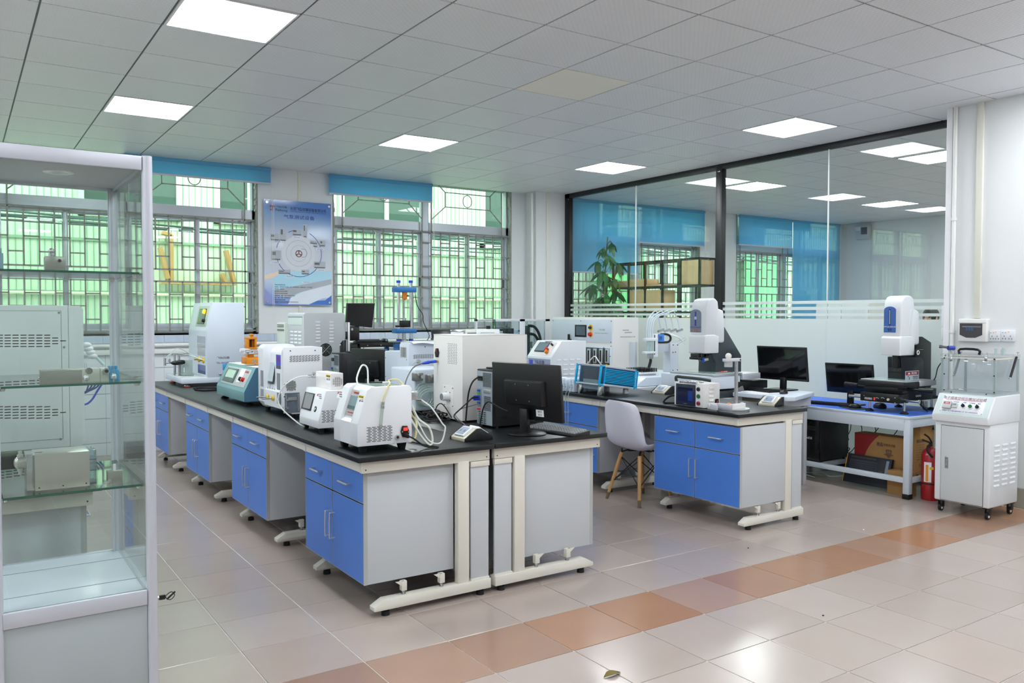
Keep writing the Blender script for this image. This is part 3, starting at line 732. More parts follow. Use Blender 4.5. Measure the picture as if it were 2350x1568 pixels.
ringp(.505, .50, .004, .20, mat('print_disc', (212, 216, 224), .3), nm='printed_disc'); ringp(.505, .50, .145, .150, GR1, n=.0006); ringp(.505, .50, .09, .094, GR1, n=.0006)
for a0, a1 in ((100, 118), (145, 168), (18, 62), (-28, 12), (195, 232), (238, 322)): ringp(.51, .50, .262, .268, TXTB, a0, a1, n=.0006)
ringp(.505, .502, .030, .041, GR2, n=.0008); ringp(.505, .502, .004, .012, GR2, n=.0008)
for a in (90, 210, 330): ringp(.505, .502, .012, .030, mat('print_red', (200, 60, 60), .4), a-22, a+22, n=.0007)
ringp(.565, .495, .046, .050, GR2, -110, 110, n=.0008)
for fx0, fy0, fx1, fy1 in ((.41, .265, .55, .325), (.57, .215, .63, .34), (.23, .265, .32, .385), (.09, .32, .22, .385), (.10, .48, .24, .57), (.20, .66, .38, .70), (.54, .655, .66, .70), (.73, .57, .91, .635), (.67, .37, .79, .40), (.82, .36, .91, .42), (.72, .405, .79, .43)):
    pbx(fx0, fy0, fx1, fy1, 'machine_picture', GR1); pbx(fx0+.012, fy0+.012, fx0+(fx1-fx0)*.45, fy0+(fy1-fy0)*.5, 'picture_detail', GR2, .001); pbx(fx0+.01, fy1-.01, fx1-.01, fy1, 'picture_base', GR2, .0009)
for fx, fy in ((.44, .345), (.15, .395), (.12, .595), (.33, .725), (.58, .775), (.80, .655), (.79, .45)): pbx(fx-.03, fy-.008, fx+.1, fy+.008, 'caption_label', PBL); textfit(t, 'caption_text', '气密测试机', P, pu(fx-.02, fy)[0], pu(fx+.09, fy)[0], pu(fx, fy+.005)[1], pu(fx, fy-.005)[1], TXTB, .0009)
def tp(s, fx0, fy0, fx1, fy1, mt, nm='poster_text', bold=0):
    a, b = pu(fx0, fy0); c, d = pu(fx1, fy1); textfit(t, nm, s, P, a, c, d, b, mt, .0009)
tp('飞弘仪器', .18, .053, .335, .073, TXT); tp('Feihong', .17, .082, .34, .112, TXT); tp('东莞飞弘仪器设备有限公司', .385, .058, .92, .090, TXT)
tp('DONGGUAN FEIHONG INSTRUMENT AND EQUIPMENT CO.,LTD', .385, .097, .92, .104, TXT); tp('气泵测试设备', .285, .133, .745, .172, TXTB)
for a in ((.09, .055, .155, .07), (.115, .055, .128, .10), (.09, .09, .12, .10)): pbx(*a, 'logo_mark', REDT)
for i, s in enumerate(('气泵综合性能测试系统', '功能简介：可实现对气泵流量、压力、真空度的测试，配套微型泵、压力传感器', '测试范围：流量测试', '额定流量与正反向比较测试', '额定正压与时间的比较检测', '额定真空度、流量、电流与时间的比较曲线', '噪音、寿命、电流、功率等测试', '具有自动存储记录功能', '可根据客户要求定制各种规格的气泵测试设备系统')):
    tp(s, .14, .80+i*.0205, .14+.016*len(s), .812+i*.0205, TXTB if i < 1 else TXT)
for fx, fy in ((.04, .028), (.965, .028), (.04, .972), (.965, .972)): a, b = pu(fx, fy); m = MB(); m.cyl((a, YB, b), (a, YP-.012, b), .013, n=14); m.build('standoff', STEEL, t)
m = MB(); m.box(3.262, 3.292, YB-.014, YB, 1.10, HC, .002)
solo(m, 'cable_trunking', MATS['cream_pvc'], 'thin white vertical cable trunking behind the poster', 'trunking')
# ------------------------------------------------------------------ lab benches
def dbar(m, P, u0, v0, u1, v1, r=.0045, out=.028):
    m.tube([P.at(u0, v0, 0), P.at(u0, v0, out*.8), P.at(u0+(u1-u0)*.08, v0+(v1-v0)*.08, out), P.at(u1-(u1-u0)*.08, v1-(v1-v0)*.08, out), P.at(u1, v1, out*.8), P.at(u1, v1, 0)], r, 8, 3)
def cabinet(P, ua, ub, depth, zb, zt, lab, grp, split=True, zs=.541, sides=None):
    """P faces the user; u along the bench; carcass runs to -normal"""
    base = P.at((ua+ub)/2, zb, -depth/2); t = thing('bench_cabinet', lab, 'cabinet', tuple(base), grp)
    m = MB(); m.pb(P, ua, ub, zb, zt, -depth, -.019, .0015); m.build('carcass', PANEL, t)
    for u in (ua, ub): m = MB(); m.pb(P, u-.0008, u+.0008, zb, zt, -.02, 0); m.build('edge_banding', EDGE, t, False)
    um = (ua+ub)/2; g = .0022
    for a, b, inn in (((ua, um, 1), (um, ub, -1)) if split else ((ua, ub, 0),)):
        m = MB(); m.pb(P, a+g, b-g, zs+g*1.4, zt-g, -.018, 0); m.mi = 0; d = m.build('drawer', [BLUE], t, False)
        m = MB(); e = .0016
        for p in ((a+g, a+g+e, zs+g*1.4, zt-g), (b-g-e, b-g, zs+g*1.4, zt-g), (a+g, b-g, zs+g*1.4, zs+g*1.4+e), (a+g, b-g, zt-g-e, zt-g)): m.pb(P, *p, -.0175, .0004)
        m.build('drawer_edging', EDGE, d, False)
        m = MB(); dbar(m, P, (a+b)/2-.055, (zs+zt)/2, (a+b)/2+.055, (zs+zt)/2); m.build('drawer_handle', ALU, d)
        m = MB(); m.pb(P, a+g, b-g, zb+g, zs-g, -.018, 0); d = m.build('door', [BLUE], t, False)
        m = MB()
        for p in ((a+g, a+g+e, zb+g, zs-g), (b-g-e, b-g, zb+g, zs-g), (a+g, b-g, zb+g, zb+g+e), (a+g, b-g, zs-g-e, zs-g)): m.pb(P, *p, -.0175, .0004)
        m.build('door_edging', EDGE, d, False)
        if inn:
            u = b-.03 if inn > 0 else a+.03; m = MB(); dbar(m, P, u, .302, u, .43); m.build('door_handle', ALU, d)
        else: m = MB(); dbar(m, P, b-.04, .302, b-.04, .43); m.build('door_handle', ALU, d)
    m = MB()
    for u in (ua+.12, ub-.12):
        for n in (-.13, -.38): m.cyl(P.at(u, zb, n), P.at(u, zb-.012, n), .016, .008, 10)
    m.build('levelling_screws', STEEL, t)
    return t
def cframe(parent, y, xf, xb, zt, s, ends=True):
    """C-shaped steel leg frame in the plane Y=y; xf = front x, xb = back x, s=+1 front towards -X"""
    d = .03; x0 = xf; sg = 1 if xb > xf else -1
    m = MB(); m.box(xf+sg*.0, xb, y, y+d, zt-.056, zt, .003); m.build('top_rail', CREAM, parent)
    m = MB(); pa, pb_ = xb-sg*.19, xb-sg*.125; m.box(pa, pb_, y-.004, y+d+.004, .04, zt-.05, .002); m.build('upright', CREAM, parent)
    toe = xf+sg*.055; m = MB()
    m.prism([(toe, .034), (toe+sg*.012, .032), (xb, .032), (xb, .082), (toe+sg*.055, .082), (toe, .052)], 'y', y-.012, y+d+.012, .0015); m.build('foot_rail', CREAM, parent)
    for x in (toe+sg*.07, xb-sg*.05):
        m = MB(); m.cyl((x, y+d/2, 0), (x, y+d/2, .022), .021, .019, 14); m.cyl((x, y+d/2, .02), (x, y+d/2, .034), .008, n=8); m.build('levelling_foot', BLACKM, parent)
    for x in (xf+sg*.22, xf+sg*.43):
        m = MB(); m.box(x-.014, x+.014, y+.001, y+.029, .102, .15, .002)
        m.prism([(x-sg*.045, .15), (x, .15), (x, .118)], 'y', y+.004, y+.012); m.build('support_bracket', CREAM, parent); m = MB(); m.cyl((x, y+.015, .082), (x, y+.015, .103), .006, n=8); m.cyl((x, y+.015, .082), (x, y+.015, .088), .012, n=6); m.build('bracket_screw', STEEL, parent)
def bench(name, xf, xb, ya, yb, zt, frames, lab, labtop, rail_in=.03):
    """worktop (thing) + frame (thing)"""
    sg = 1 if xb > xf else -1; x0, x1 = sorted((xf, xb))
    m = MB(); m.box(x0, x1, ya, yb, zt-.025, zt, .003, 2); tp_ = solo(m, 'worktop', TOP, labtop, 'worktop')
    t = thing('lab_bench', lab, 'bench', ((xf+xb)/2, (ya+yb)/2, 0))
    zf = zt-.026
    m = MB(); y = ya+.03
    segs = [ya+.03]+[(a+.1) for a in frames[2::2]]+[yb-.02]
    for a, b in zip(segs[:-1], segs[1:]):
        m = MB(); m.box(xf+sg*.036, xf+sg*.06, a+.002, b-.002, zf-.056, zf, .002); m.build('front_rail', CREAM, t)
    for yy in frames: cframe(t, yy, xf+sg*.03, xb-sg*.012, zf, sg)
    m = MB(); m.box(xb-sg*.14, xb-sg*.125, ya+.06, yb-.03, .10, zf-.06); m.build('back_panel', PANEL, t, False)
    # closing panel of the service void on the end frame
    m = MB(); m.box(xb-sg*.122, xb-sg*.016, ya+.034, ya+.046, .09, zf-.06, .001); m.build('end_panel', PANEL, t)
    for z0, z1 in ((.078, .092), (zf-.085, zf-.058)): m = MB(); m.box(xb-sg*.124, xb-sg*.014, ya+.028, ya+.05, z0, z1, .001); m.build('panel_trim', CREAM, t)
    m = MB()
    for x in (xf+sg*.05, xb-sg*.03): m.cyl((x, ya+.031, zf-.04), (x, ya+.0285, zf-.04), .0035, n=8)
    m.build('rail_screws', DARK, t)
    return t
FRS = [3.60, 4.36, 5.04, 5.80, 6.50, 7.24, 7.98, 8.66]
bench('b', 1.531, 2.281, 3.571, 8.76, .778, FRS, 'cream steel frame of the long bench with four blue cabinets, left half of the island', 'black worktop of the long bench, the half nearer the glass case')
bench('b', 3.035, 2.285, 3.571, 8.76, .778, FRS, 'cream steel frame of the island half under the black monitor', 'black worktop of the long island, the half carrying the computer towers')
P = PX(1.585)
for (a, b), lab in zip(((3.638, 4.425), (5.125, 5.915), (6.545, 7.31), (8.03, 8.72)), ('blue bench cabinet nearest the camera, with two drawers over two doors', 'second blue bench cabinet from the near end of the long bench', 'third blue bench cabinet from the near end of the long bench', 'farthest blue bench cabinet, partly hidden by the glass case post')):
    cabinet(P, -b, -a, .49, .152, .692, lab, 'blue cabinets under the long island')
P = PXp(2.985)
for (a, b), lab in zip(((3.638, 4.425), (5.125, 5.915), (6.545, 7.31)), ('grey sided bench cabinet under the black monitor, its blue front turned away', 'second cabinet of the island half facing the chair', 'third cabinet of the island half facing the chair')):
    cabinet(P, a, b, .485, .137, .692, lab, 'cabinets on the far side of the island')
# bench behind the glass case
bench('b', .46, -.29, 3.571, 8.76, .778, FRS[:4], 'cream steel frame of the bench seen through the glass case', 'black worktop seen through the glass case, under the vented machine')
P = PXp(.41)
for (a, b), lab in zip(((3.638, 4.425), (5.125, 5.915)), ('cabinet of the bench seen through the glass case, its blue front turned away', 'second cabinet of the bench behind the glass case')): cabinet(P, a, b, .49, .14, .692, lab, 'cabinets behind the glass case')
# right bench
bench('b', 4.237, 4.952, 3.672, 6.85, .790, [3.70, 4.44, 5.12, 5.88, 6.6], 'cream steel frame of the right bench, with its near foot rail on the tiles', 'black worktop of the right bench carrying the cyan instrument')
P = PX(4.29)
cabinet(P, -4.512, -3.70, .50, .156, .696, 'bright blue cabinet at the near end of the right bench, beside the white chair', 'cabinets under the right bench', zs=.512)
cabinet(P, -5.98, -5.17, .50, .156, .706, 'blue cabinet of the right bench behind the chair, one wide drawer showing', 'cabinets under the right bench', split=False, zs=.53)
# ------------------------------------------------------------------ helpers for instruments
def crop(ox, oy, s): return lambda x0, y0, x1=None, y1=None: (ox+x0/s, oy+y0/s) if x1 is None else (ox+x0/s, oy+y0/s, ox+x1/s, oy+y1/s)
cA, cB, cD, cE, cG, cH, cI, cJ, cK, cL, cN, cQ = [crop(*a) for a in ((680, 820, 6.03), (490, 740, 6.03), (340, 680, 6.532), (640, 640, 6.533), (880, 640, 4.9), (1080, 820, 7.128), (1120, 700, 6.528), (1440, 660, 5.228), (1860, 660, 5.228), (2100, 700, 6.032), (2100, 900, 5.228), (1820, 920, 6.528))]
def slots(parent, P, rect, rows, cols, fw=.78, fh=.4, stag=.5, mt=None, n1=.0008, rnd=False, mask=None, name='vent_slots'):
    u0, u1, v0, v1 = P.rect(*rect); m = MB(); du = (u1-u0)/cols; dv = (v1-v0)/rows
    for j in range(rows):
        for i in range(cols):
            u = u0+du*(i+.5+(stag*.5 if j % 2 else -stag*.5*.0)); v = v0+dv*(j+.5)
            if u+du*fw/2 > u1+du*.3: continue
            if mask and not mask((i+.5)/cols*2-1, (j+.5)/rows*2-1): continue
            if rnd: m.pc(P, u, v, min(du, dv)*fw/2, 0, n1, n=8)
            else: m.pb(P, u-du*fw/2, u+du*fw/2, v-dv*fh/2, v+dv*fh/2, -.0005, n1)
    return m.build(name, mt or DARK, parent, False, 'stuff')
def louvers(parent, P, rect, rows, cols, mt, fw=.62, fh=.42, single=False, out=.005):
    u0, u1, v0, v1 = P.rect(*rect); du = (u1-u0)/cols; dv = (v1-v0)/rows; m = MB(); sh = None
    for j in range(rows):
        for i in range(cols):
            a, b = u0+du*(i+.5-fw/2), u0+du*(i+.5+fw/2); c, d = v0+dv*(j+.5-fh/2), v0+dv*(j+.5+fh/2)
            if single:
                if sh is None:
                    m = MB(); m.hexa([P.at(a, c, 0), P.at(b, c, 0), P.at(b, d, 0), P.at(a, d, 0), P.at(a+.003, c+.001, out), P.at(b-.003, c+.001, out), P.at(b-.003, d-.003, out*.3), P.at(a+.003, d-.003, out*.3)], .001, 1)
                    o = m.build('louver', mt, parent); sh = (o.data, a, c)
                else:
                    o = bpy.data.objects.new('louver', sh[0]); COL.objects.link(o); o.parent = parent; o.location = P.r*(a-sh[1])+P.u*(c-sh[2])
            else: m.hexa([P.at(a, c, 0), P.at(b, c, 0), P.at(b, d, 0), P.at(a, d, 0), P.at(a+.003, c+.001, out), P.at(b-.003, c+.001, out), P.at(b-.003, d-.003, out*.3), P.at(a+.003, d-.003, out*.3)])
    if not single: return m.build('louvers', mt, parent, True, 'stuff')
def part(parent, nm, mt, P=None, rect=None, n0=-.001, n1=.003, bev=0, label=None):
    m = MB(); m.q(P, *rect, n0, n1, bev); return m.build(nm, mt, parent, bev > 0, None, label)
def knob(parent, P, px, py, r, mt, nm='knob', base=None, out=.018):
    m = MB()
    if base: u, v = P.uv(px, py); b = MB(); b.pc(P, u, v, r*1.5, 0, .003, n=20); b.build(nm+'_bezel', base, parent)
    m.qc(P, px, py, r, 0, out, r*.85, 18); return m.build(nm, mt, parent)
def feet(parent, pts, z0, z1, r, mt=None, r2=None, nm='foot'):
    for x, y in pts: m = MB(); m.cyl((x, y, z0), (x, y, z1), r, r2 or r*1.25, 16); m.build(nm, mt or BLACKM, parent)
def tubeobj(pts, r, mt, label, nm='hose', cat='hose', n=7, sm=5, group=None):
    m = MB(); m.tube(pts, r, n, sm); return solo(m, nm, mt, label, cat, group)
TB = .778

# ---- M1: white pump tester nearest the near corner
X0, Y0, Y1 = 1.568, 3.665, 3.963; xr = onY(945, 900, Y0).x
t = thing('pump_tester', 'white instrument with sloped grey screen and slotted vents, nearest the bench corner', 'instrument', ((X0+xr)/2, (Y0+Y1)/2, TB))
prof = prY(Y0, [(824, 1025.6), (823, 974), (843, 893), (852, 889.5), (938, 888), (945, 892), (944.5, 1015.7)])
zb = TB+.036; zt = max(p[1] for p in prof); prof = [(X0, zb), (X0+.0, prof[1][1]), (prof[2][0], zt-.014), (prof[3][0], zt), (xr-.012, zt), (xr, zt-.014), (xr, zb)]
yc0, yc1 = Y0+.085, Y1-.085                                          # the screen recess sits between two cheeks
for nm, a, b in (('side_cheek', Y0, yc0), ('side_cheek', yc1, Y1)): m = MB(); m.prism(prof, 'y', a, b, .0025); m.build(nm, WHITE, t)
pc_ = [(X0+.002, zb+.001), (X0+.002, prof[1][1]), (prof[1][0]+.022, prof[1][1]+.012), (prof[2][0]+.02, zt-.016), (prof[3][0]+.02, zt-.001), (xr-.012, zt-.001), (xr-.001, zt-.015), (xr-.001, zb+.001)]
m = MB(); m.prism(pc_, 'y', yc0-.002, yc1+.002); m.build('body', WHITE, t)
a = Vector((pc_[2][0], yc1, pc_[2][1])); b = Vector((pc_[3][0], yc1, pc_[3][1])); PS = PL(a, (0, -1, 0), b-a); L_ = (b-a).length; W_ = yc1-yc0
m = MB(); m.pb(PS, .004, W_-.004, .012, L_-.01, 0, .004, .001); m.build('screen_bezel', mat('printed_grey_panel', (176, 172, 168), .35), t)
m = MB(); m.pb(PS, .014, W_-.014, .045, L_-.04, .004, .006); sc = m.build('screen', mat('blue_grey_lcd', (112, 130, 146), .1, var=.1), t, False)
m = MB(); m.pb(PS, .014, W_-.014, .045, .062, .006, .0066); m.build('screen_bar', mat('dark_blue_lcd', (60, 72, 96), .1), sc, False)
text(t, 'panel_text', '气密性测试仪', .012, PS, W_/2, L_-.025, REDT, .0045); text(t, 'panel_text', 'FEIHONG EQUIPMENT', .007, PS, W_/2, .028, REDT, .0045)
PF = PY(Y0)
slots(t, PF, cA(965, 955, 1320, 1170), 11, 5, .74, .42, .5)
m = MB(); m.prism([(p[0], p[1]) for p in prY(Y0, [cA(*q) for q in ((1440, 1030), (1465, 950), (1530, 950), (1560, 1030), (1540, 1105), (1465, 1105))])], 'y', Y0-.006, Y0); inl = m.build('power_inlet', BLACK, t)
m = MB(); u, v = PF.uv(*cA(1503, 993)); m.pb(PF, u-.012, u+.012, v-.008, v+.008, .006, .01, .002); m.build('power_switch', mat('lit_red_switch', (235, 50, 40), .3, emis=.6), inl)
m = MB()
for q in ((1458, 1030), (1550, 1030)): m.qc(PF, *cA(*q), .004, .006, .008, n=10)
m.build('screws', STEEL, inl)
m = MB(); m.qc(PF, *cA(1392, 1106), .012, 0, .01, n=18); m.build('round_socket', STEEL, t); m = MB(); m.qc(PF, *cA(1392, 1106), .007, .01, .0105, n=14); m.build('socket_hole', DARK, t)
def sticker(t, P, rect, kind, cr, offs=0):
    if kind == 'y':
        x0, y0, x1, y1 = rect; h = (y1-y0)
        o = part(t, 'warning_sticker', YEL, P, (x0, y0, x1, y0+h*.3), 0, .0005); textpx(o, 'sticker_text', '高温 危险', P, x0+1, y0+h*.07, x1-1, y0+h*.24, TXT, .0008)
        o = part(t, 'notice_sticker', WINK, P, (x0, y0+h*.34, x1, y1), 0, .0005)
        m = MB(); m.qc(P, x0+(x1-x0)*.28, y0+h*.55, .006, .0005, .0009, n=12); m.build('sticker_symbol', TXT, o); textpx(o, 'sticker_text', '注意', P, x0+(x1-x0)*.5, y0+h*.42, x1-1, y0+h*.52, TXT, .0008); textpx(o, 'sticker_text', '请勿触摸', P, x0+(x1-x0)*.45, y0+h*.58, x1-1, y0+h*.66, TXT, .0008)
    else:
        x0, y0, x1, y1 = rect; o = part(t, 'notice_sticker', WINK, P, rect, 0, .0005); h = y1-y0
        for i, s in enumerate(('安全警示', '请注意操作', '飞弘仪器')): textpx(o, 'sticker_text', s, P, x0+(x1-x0)*.35, y0+h*(.15+.27*i), x1-1, y0+h*(.32+.27*i), TXT, .0008)
        part(o, 'sticker_mark', REDT, P, (x0+1, y0+h*.15, x0+(x1-x0)*.28, y0+h*.45), .0005, .0009)
a = Vector((prof[1][0], Y0, prof[1][1])); b = Vector((prof[2][0], Y0, prof[2][1])); PSL = PL(a, (0, -1, 0), b-a)
sticker(t, PSL, cA(862, 528, 935, 665), 'y', cA); sticker(t, PSL, cA(570, 460, 640, 570), 'n', cA)
m = MB(); m.cyl(tuple(PF.at(*PF.uv(*cA(1183, 640)), .012)), tuple(PF.at(*PF.uv(*cA(1150, 965)), .012)), .0075, n=12); m.build('filter_tube', glass('frosted_tube', (235, 235, 228), 1, .1, .5), t)
m = MB()
for q in ((1183, 632), (1180, 690), (1152, 950)): p = PF.at(*PF.uv(*cA(*q)), .012); m.cyl(p-Vector((0, 0, .006)), p+Vector((0, 0, .006)), .009, n=12)
m.build('tube_fittings', STEEL, t)
m = MB(); pa = PF.at(*PF.uv(*cA(1183, 632)), .012); m.tube([pa, pa+Vector((.004, -.002, .03)), pa+Vector((.03, 0, .085)), Vector((pa.x+.05, Y0+.02, zt+.004)), Vector((pa.x+.09, Y0+.10, zt+.008)), Vector((xr-.06, Y0+.13, zt+.02)), Vector((xr-.02, Y0+.10, zt+.02)), Vector((xr+.01, Y0+.08, zt-.03))], .0036, 7); m.build('yellowed_hose', TUBEY, t)
m = MB(); m.box(X0+.11, xr-.04, Y0+.03, Y1-.03, zt, zt+.004, .002); m.build('glass_lid', glass('lid_glass', (226, 240, 232), 1.2, .02, .35), t)
m = MB(); m.box(xr-.09, xr-.05, Y0+.13, Y0+.15, zt+.004, zt+.012, .003); m.build('lid_grip', WHITE, t)
m = MB(); m.tube([(X0+.09, Y1-.10, zt-.005), (X0+.10, Y1-.06, zt+.03), (X0+.14, Y1-.03, zt+.088), (X0+.17, Y1-.03, zt+.075), (X0+.165, Y1-.05, zt)], .0045, 7); m.build('arched_hose', TUBEW, t)
for x, y in ((X0+.045, Y0+.045), (X0+.045, Y1-.03), (xr-.035, Y0+.045), (xr-.035, Y1-.04)): m = MB(); m.hexa([(x-.014, y-.014, TB), (x+.014, y-.014, TB), (x+.014, y+.014, TB), (x-.014, y+.014, TB), (x-.02, y-.02, zb+.001), (x+.02, y-.02, zb+.001), (x+.02, y+.02, zb+.001), (x-.02, y+.02, zb+.001)], .002); m.build('foot', BLACKM, t)
m = MB(); m.box(xr, xr+.05, Y0+.03, Y0+.085, *PF.rect(*cA(1600, 485, 1700, 600))[2:], .003); mo = m.build('pump_block', STEEL, t)
m = MB(); m.cyl((xr+.05, Y0+.05, zt-.075), (xr+.075, Y0+.045, zt-.078), .008, n=12); m.cyl((xr+.045, Y0+.06, zt-.045), (xr+.058, Y0+.06, zt-.045), .011, n=12); m.build('hose_barb', STEEL, mo)
tubeobj([(xr+.072, Y0+.045, zt-.078), (xr+.12, Y0+.02, zt-.12), (xr+.17, Y0, zt-.20), (xr+.185, Y0-.005, TB+.09), (xr+.16, Y0-.005, TB+.02), (xr+.10, Y0, TB+.03), (xr+.06, Y0+.02, TB+.10), (xr+.03, Y0+.06, TB+.2)], .004, TUBEW, 'thin white and yellow hose looping beside the white instrument on the bench corner')
tubeobj([(xr+.02, Y0+.09, zt-.09), (xr+.06, Y0+.12, zt-.16), (xr+.075, Y0+.10, TB+.12), (xr+.05, Y0+.06, TB+.05), (xr+.012, Y0+.05, TB+.03)], .0055, TUBEY, 'thick yellow hose curling down behind the white instrument on the bench corner')
tubeobj([(xr+.02, Y0+.04, zt-.1), (xr+.05, Y0+.03, zt-.17), (xr+.10, Y0+.01, TB+.10), (xr+.115, Y0, TB+.04), (xr+.10, Y0, TB+.012), (xr+.06, Y0+.02, TB+.06), (xr+.015, Y0+.05, TB+.15)], .0055, mat('milky_tube', (222, 226, 214), .3), 'thick milky hose loop behind the white instrument on the bench corner')
p0 = PF.at(*PF.uv(*cA(1500, 1075)), .004)
m = MB(); m.cyl(p0, p0+Vector((0, -.035, -.004)), .012, .008, 12); m.tube([p0+Vector((0, -.03, -.004)), p0+Vector((.02, -.045, -.012)), Vector((p0.x+.10, Y0-.03, TB+.012)), Vector((p0.x+.16, Y0-.05, TB+.006)), Vector((p0.x+.14, Y0+.05, TB+.006)), Vector((xr+.08, Y0+.2, TB+.006))], .0042, 7)
solo(m, 'power_cord', BLACKM, 'black power cord plugged into the white instrument on the bench corner', 'cord')

# ---- M2: two box white instrument behind it
X0, Y0 = 1.655, 4.41; xr = onY(775, 900, Y0).x+.06; Y1 = onX(683, 960, X0).y-.03
t = thing('leak_tester', 'small white instrument with a box on top, between two larger white ones', 'instrument', ((X0+xr)/2, (Y0+Y1)/2, TB))
pz = prY(Y0, [cA(275, 950), cA(270, 890), cA(375, 470)]); zb = TB+.03; zm = pz[2][1]
prof = [(X0, zb), (X0, pz[1][1]), (X0+(pz[2][0]-pz[1][0]), zm), (xr, zm), (xr, zb)]
m = MB(); m.prism(prof, 'y', Y0, Y1, .003); m.build('body', WHITE, t)
a = Vector((prof[1][0], Y0, prof[1][1])); b = Vector((prof[2][0], Y0, prof[2][1])); PS = PL(a, (0, -1, 0), b-a)
o = part(t, 'screen_bezel', BLACK, PS, cA(95, 485, 235, 735), 0, .003, .001); part(o, 'screen', mat('grey_screen', (128, 134, 134), .12, var=.15), PS, cA(115, 500, 225, 715), .003, .0045)
knob(t, PS, *cA(265, 720), .011, STEEL, 'push_button', DARK, .006); sticker(t, PS, cA(285, 495, 358, 590), 'n', cA)
slots(t, PY(Y0), cA(345, 730, 640, 900), 9, 5, .74, .42)
ux0, uz0, uz1 = PY(Y0+.04), 0, 0
Yu = Y0+.05; bx = onY(*cA(480, 470), Yu).x; bx0 = bx; bx1 = onY(*cA(650, 300), Yu).x; ztp = onY(*cA(480, 225), Yu).z; Yu1 = onX(*cA(270, 400), bx).y
m = MB(); m.box(bx0, bx1, Yu, Yu1, zm, ztp, .003); m.build('upper_box', WHITE2, t)
slots(t, PY(Yu), cA(500, 275, 635, 405), 11, 5, .7, .4, .5, mask=lambda a, b: a*a+b*b < 1.05)
sticker(t, PX(bx0), cA(412, 245, 472, 355), 'y', cA)
Pb = PX(bx0); u, v = Pb.uv(*cA(262, 258)); m = MB(); m.pc(Pb, u, v, .012, 0, .02, n=12); m.pc(Pb, u, v, .007, .02, .045, n=10); m.pc(Pb, u, v+.015, .005, 0, .015, n=8); m.build('hose_fitting', STEEL, t)
p = Pb.at(u, v, .045); m = MB(); m.tube([p, p+Vector((-.06, .01, -.006)), p+Vector((-.13, .05, -.06)), p+Vector((-.15, .08, -.16)), Vector((X0-.02, Y1-.02, TB+.035)), Vector((X0+.03, Y1-.04, TB+.006))], .004, 7); m.build('looping_hose', TUBEW, t)
for x, y in ((X0+.03, Y0+.03), (X0+.03, Y1-.035), (xr-.03, Y0+.03), (xr-.03, Y1-.03)): m = MB(); m.cyl((x, y, TB), (x, y, zb), .013, .017, 12); m.build('foot', BLACKM, t)

# ---- M3: two-lobed white tester
X0, Y0 = 1.728, 5.14; Y1 = onX(596, 900, X0).y+.03; xr = onY(740, 860, Y0).x; zb = TB+.03; zt = onY(660, 797, Y0).z
t = thing('breathing_tester', 'white rounded instrument with tilted screen and two yellow ringed nozzles, beside the teal one', 'instrument', ((X0+xr)/2, (Y0+Y1)/2, TB))
def rrect(x0, x1, z0, z1, r, ch):
    q = [(x0+ch, z0), (x1-ch*.3, z0)]; 
    for i in range(6): a = R(-90+0)+0; 
    for i in range(7): a = R(i*15); q.append((x1-r+r*math.cos(a), z1-r+r*math.sin(a)))
    for i in range(7): a = R(90+i*15); q.append((x0+r+r*math.cos(a), z1-r+r*math.sin(a)))
    q.append((x0, z0+ch*1.3)); return q
q = rrect(X0, xr, zb, zt, .035, .03); wl = .115
for a, b in ((Y0, Y0+wl), (Y1-wl, Y1)): m = MB(); m.prism(q, 'y', a, b, .003); m.build('side_housing', WHITE, t)
q2 = rrect(X0+.05, xr-.01, zb+.02, zt-.015, .05, .02); m = MB(); m.prism(q2, 'y', Y0+wl-.002, Y1-wl+.002); m.build('centre_housing', WHITE, t)
m = MB(); m.prism([(X0+.006, zb+.02), (X0+.006, zb+.125), (X0+.05, zb+.135), (X0+.06, zb+.02)], 'y', Y0+wl, Y1-wl); m.build('centre_ledge', WHITE, t)
Pc = PL((X0+.035, 0, zb+.14), (0, -1, 0), (.16, 0, 1)); 
o = part(t, 'screen_bezel', mat('slate_bezel', (52, 62, 74), .3), Pc, cB(750, 520, 856, 850), 0, .01, .002); part(o, 'screen', mat('pale_lcd', (190, 206, 208), .12), Pc, cB(775, 545, 856, 820), .01, .0115)
P = PX(X0)
for c in ((655, 665, 690, 885), (655, 920, 692, 1060), (880, 705, 922, 935), (882, 975, 922, 1130)): part(t, 'gauge_window', mat('gauge_glass', (120, 128, 136), .15), P, cB(*c), 0, .002)
o = part(t, 'logo_plate', mat('logo_blue', (44, 62, 200), .35), P, cB(868, 450, 930, 598), 0, .0015); textpx(o, 'logo_text', '飞弘', P, *cB(878, 480, 920, 540), REDT, .002); part(t, 'logo_base', mat('slate_label', (70, 76, 92), .4), P, cB(868, 598, 930, 645), 0, .0015)
for c in ((748, 1030), (822, 1050)):
    u, v = P.uv(*cB(*c)); m = MB(); m.pc(P, u, v, .018, 0, .008, n=20); nz = m.build('yellow_ring', YEL, t); m = MB(); m.pc(P, u, v, .006, 0, .075, .0045, 12); m.build('nozzle', STEEL, nz)
for c in ((757, 900), (787, 903), (822, 912), (852, 920)): knob(t, PX(X0+.006), *cB(*c), .007, STEEL, 'push_button', None, .006)
P = PY(Y0)
m = MB(); u0, u1, v0, v1 = P.rect(*cB(965, 345, 1505, 1285)); m.pb(P, u0, u1, v0+.02, v1, 0, .003, .008); m.build('side_cover', WHITE, t)
P = PY(Y0-.003); slots(t, P, cB(1045, 455, 1465, 545), 6, 10, .74, .42)
m = MB()
for c in ((1063, 395), (1405, 390), (983, 862), (1022, 828), (1125, 825), (1022, 937), (1128, 932), (980, 1030)): m.qc(P, *cB(*c), .004, 0, .002, n=10)
m.build('screws', DARK, t)
